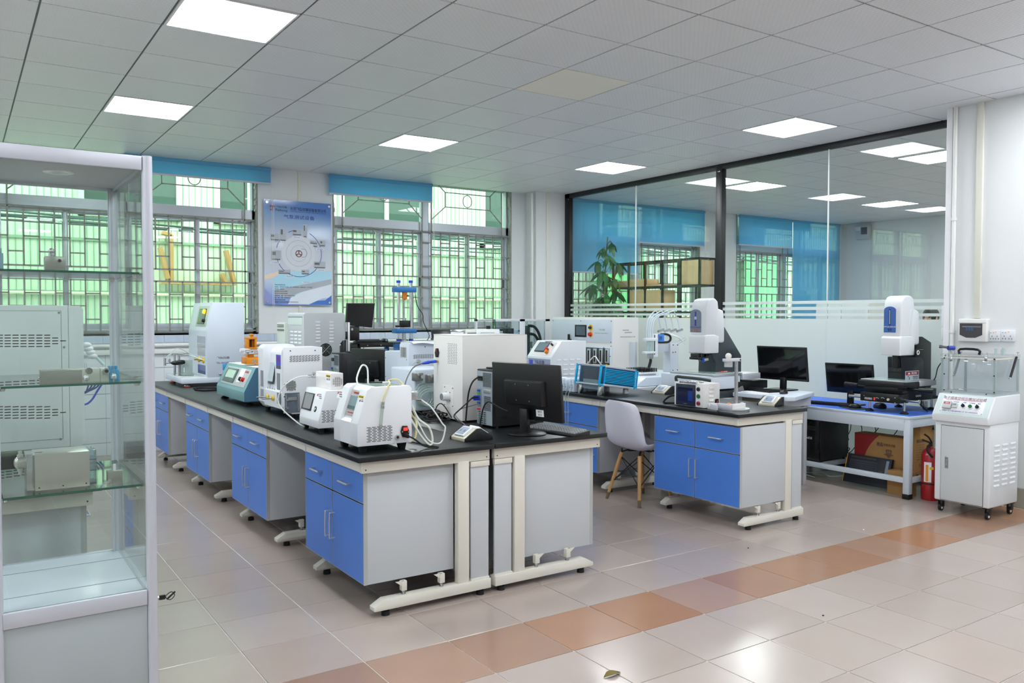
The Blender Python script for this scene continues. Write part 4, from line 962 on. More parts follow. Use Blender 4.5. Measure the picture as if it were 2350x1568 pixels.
u, v = P.uv(*cB(1072, 876)); m = MB(); m.pc(P, u, v, .036, 0, .002, n=24); m.build('fan_guard', mat('guard_grey', (196, 200, 202), .4), t)
m = MB()
for i in range(-5, 6):
    for j in range(-5, 6):
        a, b = i*.0066+(j % 2)*.0033, j*.0058
        if a*a+b*b < .032**2: m.pc(P, u+a, v+b, .0026, .002, .0025, n=6)
m.build('guard_holes', DARK, t, False, 'stuff')
u0, u1, v0, v1 = P.rect(*cB(985, 975, 1190, 1250)); m = MB(); m.pb(P, u0, u1, v0, v1, 0, .0015); wn = m.build('lower_window', mat('window_recess', (96, 106, 118), .15, var=.3, vs=30), t, False)
m = MB(); 
for a, b, c, d in ((.05, .12, .1, .95), (.85, .95, .05, .95), (.2, .8, .62, .78)): m.pb(P, u0+(u1-u0)*a, u0+(u1-u0)*b, v0+(v1-v0)*c, v0+(v1-v0)*d, .0015, .006)
for a, b in ((.15, .25), (.15, .65), (.9, .18), (.9, .8)): m.pc(P, u0+(u1-u0)*a, v0+(v1-v0)*b, .008, .002, .012, n=10)
m.build('pump_fittings', STEEL, wn)
for x, y in ((X0+.05, Y0+.05), (X0+.05, Y1-.05), (xr-.05, Y0+.05), (xr-.05, Y1-.05)): m = MB(); m.cyl((x, y, TB), (x, y, zb+.002), .016, .02, 12); m.build('foot', BLACKM, t)

# ---- M4: teal tester with orange clamp
X0, Y0 = 1.70, 6.0; Y1 = 6.76; zb = TB+.035; pz = prY(Y0, [cB(350, 1105), cB(350, 975), cB(515, 635)]); xr = X0+.46
t = thing('teal_tester', 'teal and blue sloped instrument with grey screen panel, standing on black feet', 'instrument', ((X0+xr)/2, (Y0+Y1)/2, TB))
TEAL = mat('teal_enamel', (112, 158, 162), .35); TEALB = mat('blue_teal_side', (70, 112, 138), .35)
prof = [(X0, zb), (X0, pz[1][1]), (X0+(pz[2][0]-pz[1][0]), pz[2][1]), (xr, pz[2][1]), (xr, zb)]
m = MB(); m.prism(prof, 'y', Y0+.003, Y1-.003, .001); m.build('body', TEAL, t)
for a, b in ((Y0, Y0+.003), (Y1-.003, Y1)): m = MB(); m.prism(prof, 'y', a, b); m.build('side_panel', TEALB, t)
m = MB(); m.box(prof[2][0]+.005, xr, Y0+.01, Y1-.01, prof[2][1], prof[2][1]+.004, .001); m.build('top_plate', WHITE2, t)
a = Vector((prof[1][0], Y0, prof[1][1])); b = Vector((prof[2][0], Y0, prof[2][1])); PS = PL(a, (0, -1, 0), b-a)
L_ = (b-a).length; H_ = Y1-Y0
m = MB(); m.pb(PS, -H_+.08, -.06, .03, L_-.02, 0, .003, .001); m.build('control_panel', mat('panel_grey', (182, 190, 192), .35), t)
m = MB(); m.pb(PS, -H_+.11, -H_+.40, .045, L_-.035, .003, .010, .002); o = m.build('screen_bezel', mat('greenish_bezel', (84, 104, 104), .35), t); m = MB(); m.pb(PS, -H_+.15, -H_+.37, .08, L_-.05, .010, .0115); m.build('screen', mat('green_lcd', (176, 198, 186), .15), o, False)
m = MB(); m.pb(PS, -.30, -.19, .06, .17, .003, .006, .001); m.build('paper_label', WINK, t)
text(t, 'panel_text', '按键寿命试验机', .02, PS, -.17, L_-.045, REDT, .0035)
for u, mt in ((-.20, BLACK), (-.14, RED)): m = MB(); m.pc(PS, u, L_*.45, .018, .003, .024, .014, 16); m.build('rotary_knob', mt, t)
for x, y in ((X0+.05, Y0+.06), (X0+.05, Y1-.05), (xr-.05, Y0+.06), (xr-.05, Y1-.05)): m = MB(); m.lathe((x, y, TB), [(.03, 0), (.032, .008), (.018, .018), (.010, .020), (.010, .037)], 18); m.build('foot', BLACK, t)
zt4 = prof[2][1]+.004; cx = onY(555, 840, 6.3).x+.04
t = thing('clamp_fixture', 'orange metal clamp fixture with white cylinders on the teal instrument', 'fixture', (cx, 6.3, zt4))
zz = lambda y: onY(*cB(500, y), 6.3).z
def bxp(x0, x1, y0, y1, dy0, dy1, nm, mt, bv=.003): m = MB(); P_ = PY(6.3); u0, u1, v0, v1 = P_.rect(*cB(x0, y0, x1, y1)); m.box(u0, u1, 6.3+dy0, 6.3+dy1, max(v0, zt4), v1, bv); return m.build(nm, mt, t)
bxp(420, 645, 480, 572, -.07, .07, 'clamp_base', ORG_); bxp(450, 585, 205, 235, -.03, .05, 'top_block', ORG_); bxp(450, 475, 235, 360, -.03, .04, 'slide_rail', ORG_, .001); bxp(555, 580, 235, 360, -.03, .04, 'slide_rail', ORG_, .001); bxp(475, 555, 235, 360, .01, .03, 'slide_plate', ORG_); bxp(460, 585, 345, 378, -.04, .04, 'lower_block', ORG_); bxp(500, 550, 156, 190, -.015, .02, 'clamp_knob', ORG_, .004); bxp(512, 538, 186, 206, -.008, .01, 'knob_stem', ORG_)
bxp(455, 545, 440, 490, -.03, .03, 'jaw', ORG_); bxp(508, 530, 226, 340, .0, .01, 'slot', DARK, 0)
for c0, c1, r in (((370, 385), (640, 400), .018), ((415, 425), (620, 420), .016)): m = MB(); a, b = onY(*cB(*c0), 6.26), onY(*cB(*c1), 6.28); m.cyl(a, b, r*.8, n=14); m.build('pneumatic_cylinder', WHITE, t)
for c in ((545, 385), (575, 410), (520, 425), (480, 400)): m = MB(); a = onY(*cB(*c), 6.24); m.cyl(a-Vector((.02, 0, 0)), a+Vector((.02, 0, 0)), .011, n=12); m.build('cylinder_nut', STEEL, t)
m = MB()
for c in ((540, 545), (562, 522), (590, 535), (570, 552)): a = onY(*cB(*c), 6.229); m.cyl(a, a+Vector((0, -.004, 0)), .007, n=10)
m.build('screws', STEEL, t)

# ---- M5: tall cabinet tester at the far end
X0, Y0, Y1 = 1.68, 7.9, 8.62; zb = TB+.03; P = PY(Y0)
xb0 = onY(*cD(885, 1215), Y0).x; xr = onY(561, 800, Y0).x; zt = onY(*cD(1200, 95), Y0).z; zp = onY(*cD(885, 1215), Y0).z; zt2 = zt
t = thing('tall_tester', 'tall pale blue white cabinet instrument with phone number, at the far end of the bench', 'instrument', ((X0+xr)/2, (Y0+Y1)/2, TB))
m = MB(); m.box(X0, xr, Y0, Y1, zb, zp, .006); m.build('base', COOLW, t)
m = MB(); xt0 = onY(*cD(930, 95), Y0).x; m.prism([(xb0, zp-.01), (xb0, zp+.62*(zt-zp)), (xt0+.02, zt), (xr, zt), (xr, zp-.01)], 'y', Y0+.001, Y1-.001, .006); m.build('tower', COOLW, t)
m = MB(); m.box(X0+.01, xb0, Y0+.01, Y1-.01, zp, zp+.006, .001); m.build('base_plate', mat('clear_plate', (206, 214, 210), .12), t)
P = PX(xb0)
a = Vector((xb0, Y0, zp+.62*(zt-zp))); b = Vector((xt0+.02, Y0, zt)); PS = PL(a, (0, -1, 0), b-a)
o = part(t, 'control_panel', mat('mint_panel', (186, 204, 186), .3), PS, cD(742, 150, 898, 455), 0, .003, .001); o2 = part(o, 'screen', mat('dark_green_lcd', (74, 90, 88), .12, var=.2), PS, cD(768, 190, 865, 420), .003, .01)
m = MB(); m.qc(PS, *cD(870, 237), .020, .003, .03, n=16); m.build('amber_lamp', mat('amber_lamp', (255, 150, 20), .3, emis=1.6), t)
m = MB(); m.qc(PS, *cD(852, 370), .018, .003, .03, .014, 14); m.build('selector_knob', BLACK, t)
for c in ((738, 600, 858, 645), (738, 650, 858, 705), (738, 712, 858, 770), (742, 778, 856, 890)): part(t, 'access_window', mat('smoky_panel', (168, 174, 184), .15, var=.12), P, cD(*c), 0, .002)
for c in ((765, 945), (833, 960)):
    u, v = P.uv(*cD(*c)); m = MB(); m.pc(P, u, v, .028, 0, .01, n=20); y_ = m.build('yellow_ring', YEL, t); m = MB(); m.pc(P, u, v, .009, .01, .045, n=12); m.build('nozzle', mat('brass', (200, 160, 70), .3, .9), y_)
o = part(t, 'logo_plate', mat('slate_blue_label', (96, 108, 150), .4), P, cD(748, 1028, 860, 1163), 0, .0015); part(o, 'logo_bar', mat('navy_label', (40, 48, 110), .4), P, cD(750, 1112, 858, 1155), .0015, .002); part(o, 'logo_square', mat('logo_blue', (44, 62, 200), .35), P, cD(750, 1035, 776, 1108), .0015, .002)
P = PY(Y0); textpx(t, 'side_text', '飞弘仪器', P, *cD(1030, 905, 1220, 938), TXT, .0006); textpx(t, 'side_text', 'TEL:18122924960', P, *cD(1022, 985, 1300, 1010), TXT, .0006)
m = MB(); u, v = P.uv(*cD(1130, 1160)); m.pc(P, u, v, .014, 0, .05, n=12); m.pb(P, u-.05, u+.0, v-.012, v+.004, .02, .045, .003); vl = m.build('air_valve', STEEL, t); m = MB(); m.pb(P, u-.012, u+.03, v+.03, v+.09, .015, .05, .004); m.build('blue_cap', mat('sky_plastic', (40, 150, 200), .35), vl)
for c in ((400, 860, 1185), (466, 880, 1195)): m = MB(); a = onZ(*cD(c[0], c[2]), zp+.006); b = Vector((a.x, a.y, onY(*cD(c[0], c[1]), a.y).z)); m.cyl(a, b, .012, n=12); po = m.build('support_rod', STEEL, t)
m = MB(); pa = onY(*cD(250, 1000), 8.1); pb2 = onY(*cD(570, 995), 8.1); m.cyl(pa, pb2, .008, n=10); m.cyl(pa-Vector((0, 0, .025)), pa+Vector((0, 0, .045)), .012, n=10); m.cyl(onY(*cD(315, 990), 8.1)-Vector((0, 0, .01)), onY(*cD(315, 940), 8.1), .012, n=10); m.build('cross_arm', STEEL, t)
for c in ((425, 1000), (495, 990)): m = MB(); p = onY(*cD(*c), 8.08); m.ell(p, (.05, .02, .022), 14, 8); m.build('wing_clamp', BLACK, t)
m = MB(); a0 = onX(*cD(765, 945), xb0-.04); a1 = onY(*cD(325, 940), 8.1); m.tube([a0, onY(*cD(620, 860), 8.1), onY(*cD(500, 795), 8.1), onY(*cD(420, 785), 8.1), onY(*cD(345, 845), 8.1), a1], .004, 6)
m.tube([onX(*cD(833, 960), xb0-.04), onY(*cD(600, 880), 8.1), onY(*cD(400, 855), 8.1), onY(*cD(300, 890), 8.1), onY(*cD(268, 960), 8.1)], .004, 6); m.build('thin_hoses', mat('clear_green_tube', (196, 216, 206), .2), t)
m = MB(); p = onZ(*cD(575, 1190), zp+.006); m.box(p.x-.05, p.x+.05, p.y-.08, p.y+.03, zp+.006, zp+.03, .003); m.box(p.x-.03, p.x+.04, p.y-.07, p.y-.055, zp+.03, zp+.155, .006); m.box(p.x-.055, p.x-.03, p.y-.03, p.y+.02, zp+.03, zp+.11, .004); m.cyl((p.x-.02, p.y-.075, zp+.1), (p.x-.02, p.y-.055, zp+.1), .02, n=12); m.build('clear_holder', glass('cloudy_acrylic', (216, 222, 222), 1, .1, .5), t)
for x, y in ((X0+.06, Y0+.06), (X0+.06, Y1-.06), (xr-.06, Y0+.06), (xr-.06, Y1-.06)):
    m = MB(); m.lathe((x, y, TB), [(.03, 0), (.03, .008)], 18); f_ = m.build('orange_pad', mat('orange_rubber', (226, 84, 30), .5), t); m = MB(); m.lathe((x, y, TB), [(.028, .008), (.024, .018), (.01, .024), (.008, .035)], 18); m.build('chrome_foot', STEEL, f_)
tubeobj([onZ(*cD(685, 1385), TB+.008), onZ(*cD(760, 1375), TB+.008), onZ(*cD(900, 1372), TB+.008), onZ(*cD(1050, 1378), TB+.008), onZ(*cD(1040, 1400), TB+.008), onZ(*cD(850, 1412), TB+.008), onZ(*cD(700, 1400), TB+.008)], .008, BLACKM, 'black coiled cable on the worktop in front of the tall pale instrument', 'cable', 'cable')
# ------------------------------------------------------------------ generic computer things (built at the origin, then placed)
def place(t, x, y, z, rz=0): t.location = (x, y, z); t.rotation_euler = (0, 0, R(rz)); ORG[t.name] = Vector((x, y, z)); return t
KEYM = mat('black_key', (24, 25, 28), .45)
def keyboard(lab, x, y, z, rz, L=.44, W=.15, km=None):
    """keys towards +X long axis Y"""
    t = thing('keyboard', lab, 'keyboard', (0, 0, 0), 'computer keyboards')
    m = MB(); m.hexa([(-W/2, -L/2, 0), (W/2, -L/2, 0), (W/2, L/2, 0), (-W/2, L/2, 0), (-W/2, -L/2, .012), (W/2, -L/2, .024), (W/2, L/2, .024), (-W/2, L/2, .012)], .003); m.build('keyboard_base', BLACK, t)
    m = MB(); th = math.atan2(.012, W); P = PL((-W/2, -L/2, .0125), (0, 1, 0), (-math.cos(th), 0, -math.sin(th))); P = PL((W/2, -L/2, .0242), (0, 1, 0), (-math.cos(th), 0, -math.sin(th)))
    for r in range(6):
        n = 19
        for c in range(n):
            if r == 5 and 4 <= c <= 8: continue
            u = .012+(L-.024)*(c+.5)/n; v = .012+(W-.03)*(r+.5)/6; w_ = (L-.024)/n*.42; h = (W-.03)/6*.4
            m.hexa([P.at(u-w_, v-h, 0), P.at(u+w_, v-h, 0), P.at(u+w_, v+h, 0), P.at(u-w_, v+h, 0), P.at(u-w_*.75, v-h*.7, .007), P.at(u+w_*.75, v-h*.7, .007), P.at(u+w_*.75, v+h*.7, .007), P.at(u-w_*.75, v+h*.7, .007)])
    m.hexa([P.at(.012+(L-.024)*4/19, v-h, 0), P.at(.012+(L-.024)*9/19, v-h, 0), P.at(.012+(L-.024)*9/19, v+h, 0), P.at(.012+(L-.024)*4/19, v+h, 0)]+[P.at(.012+(L-.024)*4/19, v-h, .006), P.at(.012+(L-.024)*9/19, v-h, .006), P.at(.012+(L-.024)*9/19, v+h, .006), P.at(.012+(L-.024)*4/19, v+h, .006)])
    m.build('keys', km or KEYM, t, False, 'stuff'); return place(t, x, y, z, rz)
def mouse(lab, x, y, z, rz):
    t = thing('mouse', lab, 'mouse', (0, 0, 0)); m = MB()
    m.lathe((0, 0, 0), [(.001, 0), (.036, .001), (.038, .012), (.030, .026), (.016, .034), (.001, .036)], 20)
    for v in m.bm.verts: v.co.x *= 1.45; v.co.y *= .82
    m.build('mouse_body', BLACK, t); m = MB(); m.cyl((.028, -.003, .03), (.028, .003, .03), .008, n=12); m.build('scroll_wheel', BLACKM, t); return place(t, x, y, z, rz)
def monitor(lab, x, y, z, rz, W=.5, H=.30, zc=.26, tilt=0, base='round', thick=.02, hump=True, logo=None, sc_mt=None):
    """screen faces +X, back towards -X"""
    t = thing('monitor', lab, 'monitor', (0, 0, 0)); m = MB()
    tx = math.sin(R(tilt)); Pn = PL((0, 0, zc), (0, 1, 0), (-tx, 0, math.cos(R(tilt))))
    m.pb(Pn, -W/2, W/2, -H/2, H/2, -thick/2, thick/2, .004); m.build('monitor_shell', BLACK, t)
    m = MB(); m.pb(Pn, -W/2+.014, W/2-.014, -H/2+.02, H/2-.014, thick/2, thick/2+.0008); m.build('screen', sc_mt or SCREEN, t, False)
    if hump:
        m = MB(); q = [(-W*.3, -H*.24), (W*.3, -H*.24), (W*.3, H*.22), (-W*.3, H*.22)]
        m.hexa([Pn.at(a, b, -thick/2+.001) for a, b in q]+[Pn.at(a*.9, b*.9, -thick/2-.03) for a, b in q], .006); hp = m.build('rear_housing', BLACK, t)
        m = MB()
        for a, b in ((-.05, .045), (.05, .045), (-.05, -.045), (.05, -.045)): m.pc(Pn, a, b, .004, -thick/2-.03, -thick/2-.0315, n=8)
        m.build('mount_screws', STEEL, hp)
        PB = PL(Pn.at(0, 0, -thick/2-.0305), (0, -1, 0), Pn.u)
        text(hp, 'rear_logo', 'AOC', .035, PB, -.08, .04, mat('dark_grey_ink', (44, 46, 50), .3), .0005)
        P2 = PL(Pn.at(0, 0, -thick/2), (0, -1, 0), Pn.u); m = MB(); m.pb(P2, W*.13, W*.24, -H*.42, -H*.30, 0, .001, 0); st = m.build('serial_sticker', WINK, t, False)
        for i in range(2): text(st, 'sticker_text', '||||| |||', .012, P2, W*.185, -H*(.33+.055*i), TXT, .0015)
    m = MB(); m.hexa([(-.032, -.025, .008), (.0, -.025, .008), (.0, .025, .008), (-.032, .025, .008), (-.034, -.028, zc-H*.3), (-.008, -.028, zc-H*.3), (-.008, .028, zc-H*.3), (-.034, .028, zc-H*.3)], .003); m.build('stand_neck', BLACK, t)
    m = MB()
    if base == 'round': m.lathe((.0, 0, 0), [(.105, 0), (.11, .004), (.10, .010), (.03, .014), (.001, .014)], 32)
    else: m.box(-.08, .10, -.11, .11, 0, .012, .005)
    m.build('stand_base', BLACK, t)
    return place(t, x, y, z, rz)
def tower(lab, x, y, z, D, Wd, H, mode='rear', rz=0):
    """rear (or front) on the -X side; local: x 0..D, y 0..Wd"""
    t = thing('computer_tower', lab, 'computer', (0, 0, 0)); CB = mat('black_case_steel', (34, 36, 40), .38, .1)
    m = MB(); m.box(.002, D, 0, Wd, .012, H, .004); m.build('case', CB, t); P = PX(.002)
    f = lambda a, b, c, d: (-Wd+a*Wd, -Wd+b*Wd, H-d*H, H-c*H)
    def pp(a, b, c, d, n0, n1, nm, mt, par=None, bv=0): m = MB(); q = f(a, b, c, d); m.pb(P, *q, n0, n1, bv); return m.build(nm, mt, par or t, bv > 0)
    if mode == 'rear':
        rp = pp(.03, .97, .03, .95, 0, .003, 'rear_plate', mat('galvanised_steel', (178, 190, 198), .35, .5, .1, 40))
        ps = pp(.42, .93, .05, .30, .003, .006, 'power_supply', mat('mesh_grey', (120, 130, 134), .5, .3), rp)
        m = MB(); q = f(.44, .91, .06, .29)
        for i in range(9):
            for j in range(9): m.pc(P, q[0]+(q[1]-q[0])*(i+.5)/9, q[2]+(q[3]-q[2])*(j+.5)/9, .0028, .006, .0064, n=6)
        m.build('fan_mesh', DARK, rp, False, 'stuff')
        pp(.1, .38, .12, .2, .003, .008, 'power_socket', BLACK, rp)
        pp(.06, .3, .34, .66, .003, .005, 'port_plate', mat('port_grey', (150, 158, 160), .4, .5), rp)
        for k, (c, mt) in enumerate(((.36, BLUEP), (.40, mat('port_green', (60, 170, 80), .4)), (.5, BLUEP), (.57, BLUEP), (.68, RED))): pp(.1, .24, c, c+.03, .005, .012, 'port', mt, rp)
        pp(.45, .9, .34, .41, .003, .005, 'blank_plate', ALU, rp, .001)
        m = MB()
        for j in range(14): q = f(.48, .9, .46+j*.018, .466+j*.018+.004); m.pb(P, *q, .003, .0036)
        m.build('rear_vents', DARK, rp, False, 'stuff')
        for j in range(6): pp(.08, .62, .73+j*.036, .755+j*.036, .003, .0055, 'slot_cover', mat('slot_steel', (150, 162, 168), .3, .6), rp, .0008)
        m = MB()
        for j in range(6):
            for a in (.18, .34, .5): q = f(a, a+.08, .735+j*.036, .75+j*.036); m.pb(P, *q, .0055, .006)
        m.build('slot_holes', DARK, rp, False, 'stuff')
    else:
        fp = pp(.0, 1, .0, .97, 0, .02, 'front_panel', mat('gloss_black', (14, 15, 17), .15), None, .006)
        for c in (.14, .2): pp(.25, .78, c, c+.045, .02, .022, 'drive_bay', mat('bay_black', (30, 32, 34), .3), fp, .002)
        P2 = PX(.002-.021); text(fp, 'front_logo', '▲航嘉', .022, P2, -Wd*.62, H*.56, WINK, .0006)
        pp(.45, .55, .04, .08, .02, .023, 'power_button', mat('bay_black', (30, 32, 34), .3), fp, .002)
    PSd = PY(0); m = MB(); m.pb(PSd, D*.18, D*.86, H*.16, H*.84, 0, .003, .008); sp = m.build('side_panel_emboss', CB, t)
    if mode == 'rear':
        m = MB()
        for i in range(5):
            for j in range(11): m.pb(PSd, D*.25+i*.012, D*.25+i*.012+.007, H*.34+j*.013, H*.34+j*.013+.006, .003, .0036)
        m.build('side_vents', DARK, sp, False, 'stuff')
    for a in (.04, D-.04):
        for b in (.02, Wd-.02): m = MB(); m.cyl((a, b, 0), (a, b, .0125), .012, n=10); m.build('case_foot', BLACKM, t)
    return place(t, x, y, z, rz)
def hub(lab, x, y, z, rz, L=.17, double=False, plug=False):
    """desktop socket box; length along Y, slope towards -X"""
    t = thing('socket_box', lab, 'socket box', (0, 0, 0)); H = .062
    prof = [(-.085, 0), (-.085, .016), (-.012, H), (.012, H), (.085, .016), (.085, 0)] if double else [(-.075, 0), (-.075, .014), (.005, H), (.035, H), (.035, 0)]
    m = MB(); m.prism(prof, 'y', -L/2+.008, L/2-.008, .001); m.build('aluminium_body', mat('champagne_aluminium', (214, 210, 192), .35, .3), t)
    pr2 = [(a*1.04, b*1.03) for a, b in prof]
    for s in (-1, 1): m = MB(); m.prism(pr2, 'y', s*L/2-(.009 if s > 0 else 0), s*L/2+(.009 if s < 0 else 0), .0015); e = m.build('end_cap', BLACK, t); Pe = PY(-L/2) if s < 0 else PL((0, L/2, 0), (-1, 0, 0), (0, 0, 1)); m = MB(); m.ring(Pe, s*-.0, .026, .011, .0012, .0, 20); m.build('knockout_ring', BLACKM, e)
    a = Vector(prof[1]+(0,)); 
    for s in ((-1, 1) if double else (-1,)):
        o = Vector((s*-prof[1][0] if s > 0 else prof[1][0], 0, prof[1][1])); e = Vector((s*.012 if double else .005, 0, H)); Ps = PL(o, (0, s, 0), e-o); Ls = (e-o).length
        m = MB(); m.pb(Ps, -.043, .043, Ls*.12, Ls*.96, 0, .012, .002); sk = m.build('socket_module', WHITE, t)
        m = MB(); m.pb(Ps, -.033, .033, Ls*.2, Ls*.86, .012, .0135, .001); m.build('socket_face', mat('blue_grey_plastic', (150, 164, 184), .35), sk)
        m = MB(); 
        for uu in (-.018, .018): m.pb(Ps, uu-.002, uu+.002, Ls*.42, Ls*.6, .0135, .0138)
        m.build('socket_slots', DARK, sk)
    return place(t, x, y, z, rz)

# ---- island right half: PC, monitor, keyboard, hub
tower('black computer tower behind the nearer black monitor, its metal rear with blue plugs turned left', 2.572, 4.05, TB, .368, .175, .342)
monitor('black monitor seen from behind at the near end of the island', 2.625, 3.775, TB, 11.6, .515, .315, .238, 6)
keyboard('black and grey keyboard on the worktop beside the monitor at the near end', 2.80, 3.75, TB, 11, .40, .14, mat('grey_key', (150, 152, 156), .4))
hub('double sloped grey and black socket box at the near end of the island', 2.272, 3.79, TB, 3, .15, True)
m = MB(); m.box(2.62, 2.80, 4.08, 4.20, TB+.343, TB+.352, .003); m.box(2.66, 2.78, 4.09, 4.19, TB+.352, TB+.358, .002)
solo(m, 'card_tray', BLACK, 'flat black tray lying on top of the nearer computer tower', 'tray')
def pcab(p, q, r, lab, mt=BLACKM, nm='cable', cat='cable', g=None): return tubeobj([onX(*a, 2.53) if len(a) == 2 else onX(a[0], a[1], a[2]) for a in p], r, mt, lab, nm, cat, 7, 5, g)
pcab([(1104, 866, 2.56), (1096, 867, 2.53), (1084, 878, 2.50), (1076, 900, 2.49), (1072, 930, 2.49), (1069, 965, 2.49), (1068, 970, 2.49)], 0, .005, 'thick black power cable plugged high into the rear of the nearer computer tower')
pcab([(1098, 912, 2.55), (1086, 912, 2.52), (1072, 925, 2.48), (1050, 945, 2.42), (1042, 955, 2.38), (1050, 966, 2.36), (1062, 974, 2.34)], 0, .004, 'black monitor cable with blue plug at the rear of the nearer computer tower')
pcab([(1096, 928, 2.55), (1080, 932, 2.52), (1060, 938, 2.48), (1046, 948, 2.45), (1048, 958, 2.42), (1070, 978, 2.40), (1078, 985, 2.4)], 0, .003, 'grey cable looping from the rear of the nearer computer tower', mat('grey_cable', (110, 112, 112), .5))
pcab([(1102, 975, 2.5), (1106, 950, 2.5), (1112, 930, 2.5), (1120, 923, 2.5), (1130, 926, 2.5), (1150, 938, 2.52), (1165, 944, 2.54)], 0, .004, 'black cable arching from the tower to the back of the monitor')
m = MB(); a, b = onX(1086, 908, 2.53), onX(1100, 919, 2.565); m.box(2.53, 2.57, b.y, a.y, b.z, a.z, .003); m.cyl((2.515, (a.y+b.y)/2, (a.z+b.z)/2), (2.532, (a.y+b.y)/2, (a.z+b.z)/2), .006, n=8)
solo(m, 'video_plug', BLUEP, 'bright blue video plug in the rear of the nearer computer tower', 'plug')
random.seed(5); base = onZ(1000, 966, TB)
m = MB()
for k in range(7):
    pts = []; rx, ry = random.uniform(.05, .09), random.uniform(.04, .08); ox, oy = random.uniform(-.02, .01), random.uniform(-.03, .03)
    for i in range(16): a = i*PI/8+k; pts.append((base.x+ox+rx*math.cos(a)*.8+.02*math.sin(3*a), base.y+oy+ry*math.sin(a)*1.4, TB+.006+.005*k+.012*math.sin(2*a+k)*(k > 2)+(.012 if k > 2 else 0)))
    m.tube(pts, .0038, 6, 3, True)
m.tube([base+Vector((0, .03, .01)), base+Vector((.03, .04, .085)), base+Vector((.05, .0, .10)), base+Vector((.08, -.06, .02))], .0035, 6)
m.tube([base+Vector((-.12, .12, .01)), base+Vector((-.13, .16, .09)), base+Vector((-.09, .10, .06)), base+Vector((-.03, .05, .02))], .0035, 6)
solo(m, 'cable_pile', BLACKM, 'tangled pile of black cables on the worktop in front of the large white box', 'cables')

# ---- M6: big white box
X0, Y0 = 2.56, 4.375; Y1 = 4.745; xr = onY(1208, 769, Y0).x; zt = 1.313
t = thing('white_cabinet_instrument', 'largest white box instrument on the island, with round vent holes and a white port', 'instrument', ((X0+xr)/2, (Y0+Y1)/2, TB))
m = MB(); m.box(X0, xr, Y0, Y1, TB+.012, zt, .003); m.build('body', WHITE2, t)
m = MB(); m.box(X0-.001, xr+.002, Y0-.001, Y1+.001, zt, zt+.003, .001); m.build('lid', WHITE2, t)
m = MB(); m.box(xr-.004, xr+.004, Y0-.002, Y1, TB+.012, zt); m.build('rear_flange', WHITE, t)
P = PX(X0); slots(t, P, cG(718, 725, 828, 962), 13, 6, .62, .6, .5, rnd=True)
m = MB(); c = [P.uv(*cG(*q)) for q in ((588, 830), (598, 782), (618, 782), (628, 830), (618, 882), (598, 882))]
vs = [P.at(a, b, 0) for a, b in c]+[P.at(a, b, .008) for a, b in c]; m._add(vs, [tuple(range(6))[::-1], tuple(range(6, 12))]+[(i, (i+1) % 6, 6+(i+1) % 6, 6+i) for i in range(6)]); il = m.build('power_inlet', BLACK, t, False)
m = MB(); u, v = P.uv(*cG(610, 808)); m.pb(P, u-.01, u+.01, v-.012, v+.012, .008, .011, .001); m.build('rocker_switch', mat('dark_red_switch', (110, 20, 20), .3), il)
o = part(t, 'port_plate', WHITE2, P, cG(668, 1200, 790, 1445), 0, .002); u, v = P.uv(*cG(735, 1325)); m = MB()
q_ = [(.028, .002), (.028, .05), (.023, .05), (.023, .006)]; 
m.pc(P, u-.005, v, .029, .002, .012, n=24); m.pc(P, u-.005, v, .026, .012, .05, n=24); m.build('port_tube', WHITE, o); m = MB(); m.pc(P, u-.005, v, .0215, .05, .0505, n=24); m.build('port_hole', mat('shadow_grey', (120, 126, 128), .6), o)
m = MB()
for c in ((692, 1217), (782, 1232), (692, 1414), (782, 1434), (712, 1272), (752, 1280), (710, 1370), (752, 1372)): m.qc(P, *cG(*c), .0035, .002, .004, n=8)
m.build('port_screws', DARK, o)
u, v = P.uv(*cG(612, 928)); m = MB(); m.pc(P, u, v, .008, 0, .012, n=12); m.build('hose_port', mat('brass', (200, 160, 70), .3, .9), t)
p = P.at(u, v, .012); m = MB(); m.cyl(p, p+Vector((-.045, .012, -.004)), .010, .009, 12); m.cyl(p+Vector((-.045, .012, -.004)), p+Vector((-.085, .03, -.012)), .012, .007, 12); m.build('blue_fitting', mat('blue_fitting', (36, 84, 214), .35), t)
tubeobj([p+Vector((-.085, .03, -.012)), p+Vector((-.14, .05, -.04)), p+Vector((-.19, .05, -.12)), p+Vector((-.22, .03, -.22)), p+Vector((-.235, 0, -.30))], .004, mat('grey_cable', (110, 112, 112), .5), 'thin grey hose hanging from the blue fitting of the largest white box')
feet(t, [(X0+.05, Y0+.05), (xr-.05, Y0+.05), (X0+.05, Y1-.05), (xr-.05, Y1-.05)], TB, TB+.014, .015)

# ---- M7: stepped white instrument behind it, and the hose instrument
X0, Y0 = 2.71, 5.40; zt = onY(960, 786, Y0).z; zl = onX(895, 806, X0).z; Y1 = onX(883, 808, X0).y; ys = onX(917, 790, X0).y; xr = 3.02
t = thing('stepped_instrument', 'white instrument with a metal rating plate, papers on top, left of the largest white box', 'instrument', ((X0+xr)/2, (Y0+Y1)/2, TB))
m = MB(); m.prism([(Y0, TB+.02), (Y0, zt-.012), (Y0+.012, zt), (ys-.02, zt), (ys, zt-.02), (ys, zl+.004), (Y1-.01, zl), (Y1, zl-.01), (Y1, TB+.02)], 'x', X0, xr, .002); m.build('body', COOLW, t)
P = PX(X0); o = part(t, 'rating_plate', mat('printed_metal_plate', (196, 200, 200), .35, .3), P, cG(192, 768, 260, 888), 0, .0015)
for i in range(7): textpx(o, 'plate_text', '型号 规格 编号', P, *cG(200, 775+i*15, 252, 784+i*15), TXT, .0018)
P = PY(Y0); slots(t, P, cG(332, 848, 640, 896), 6, 12, .74, .42)
m = MB()
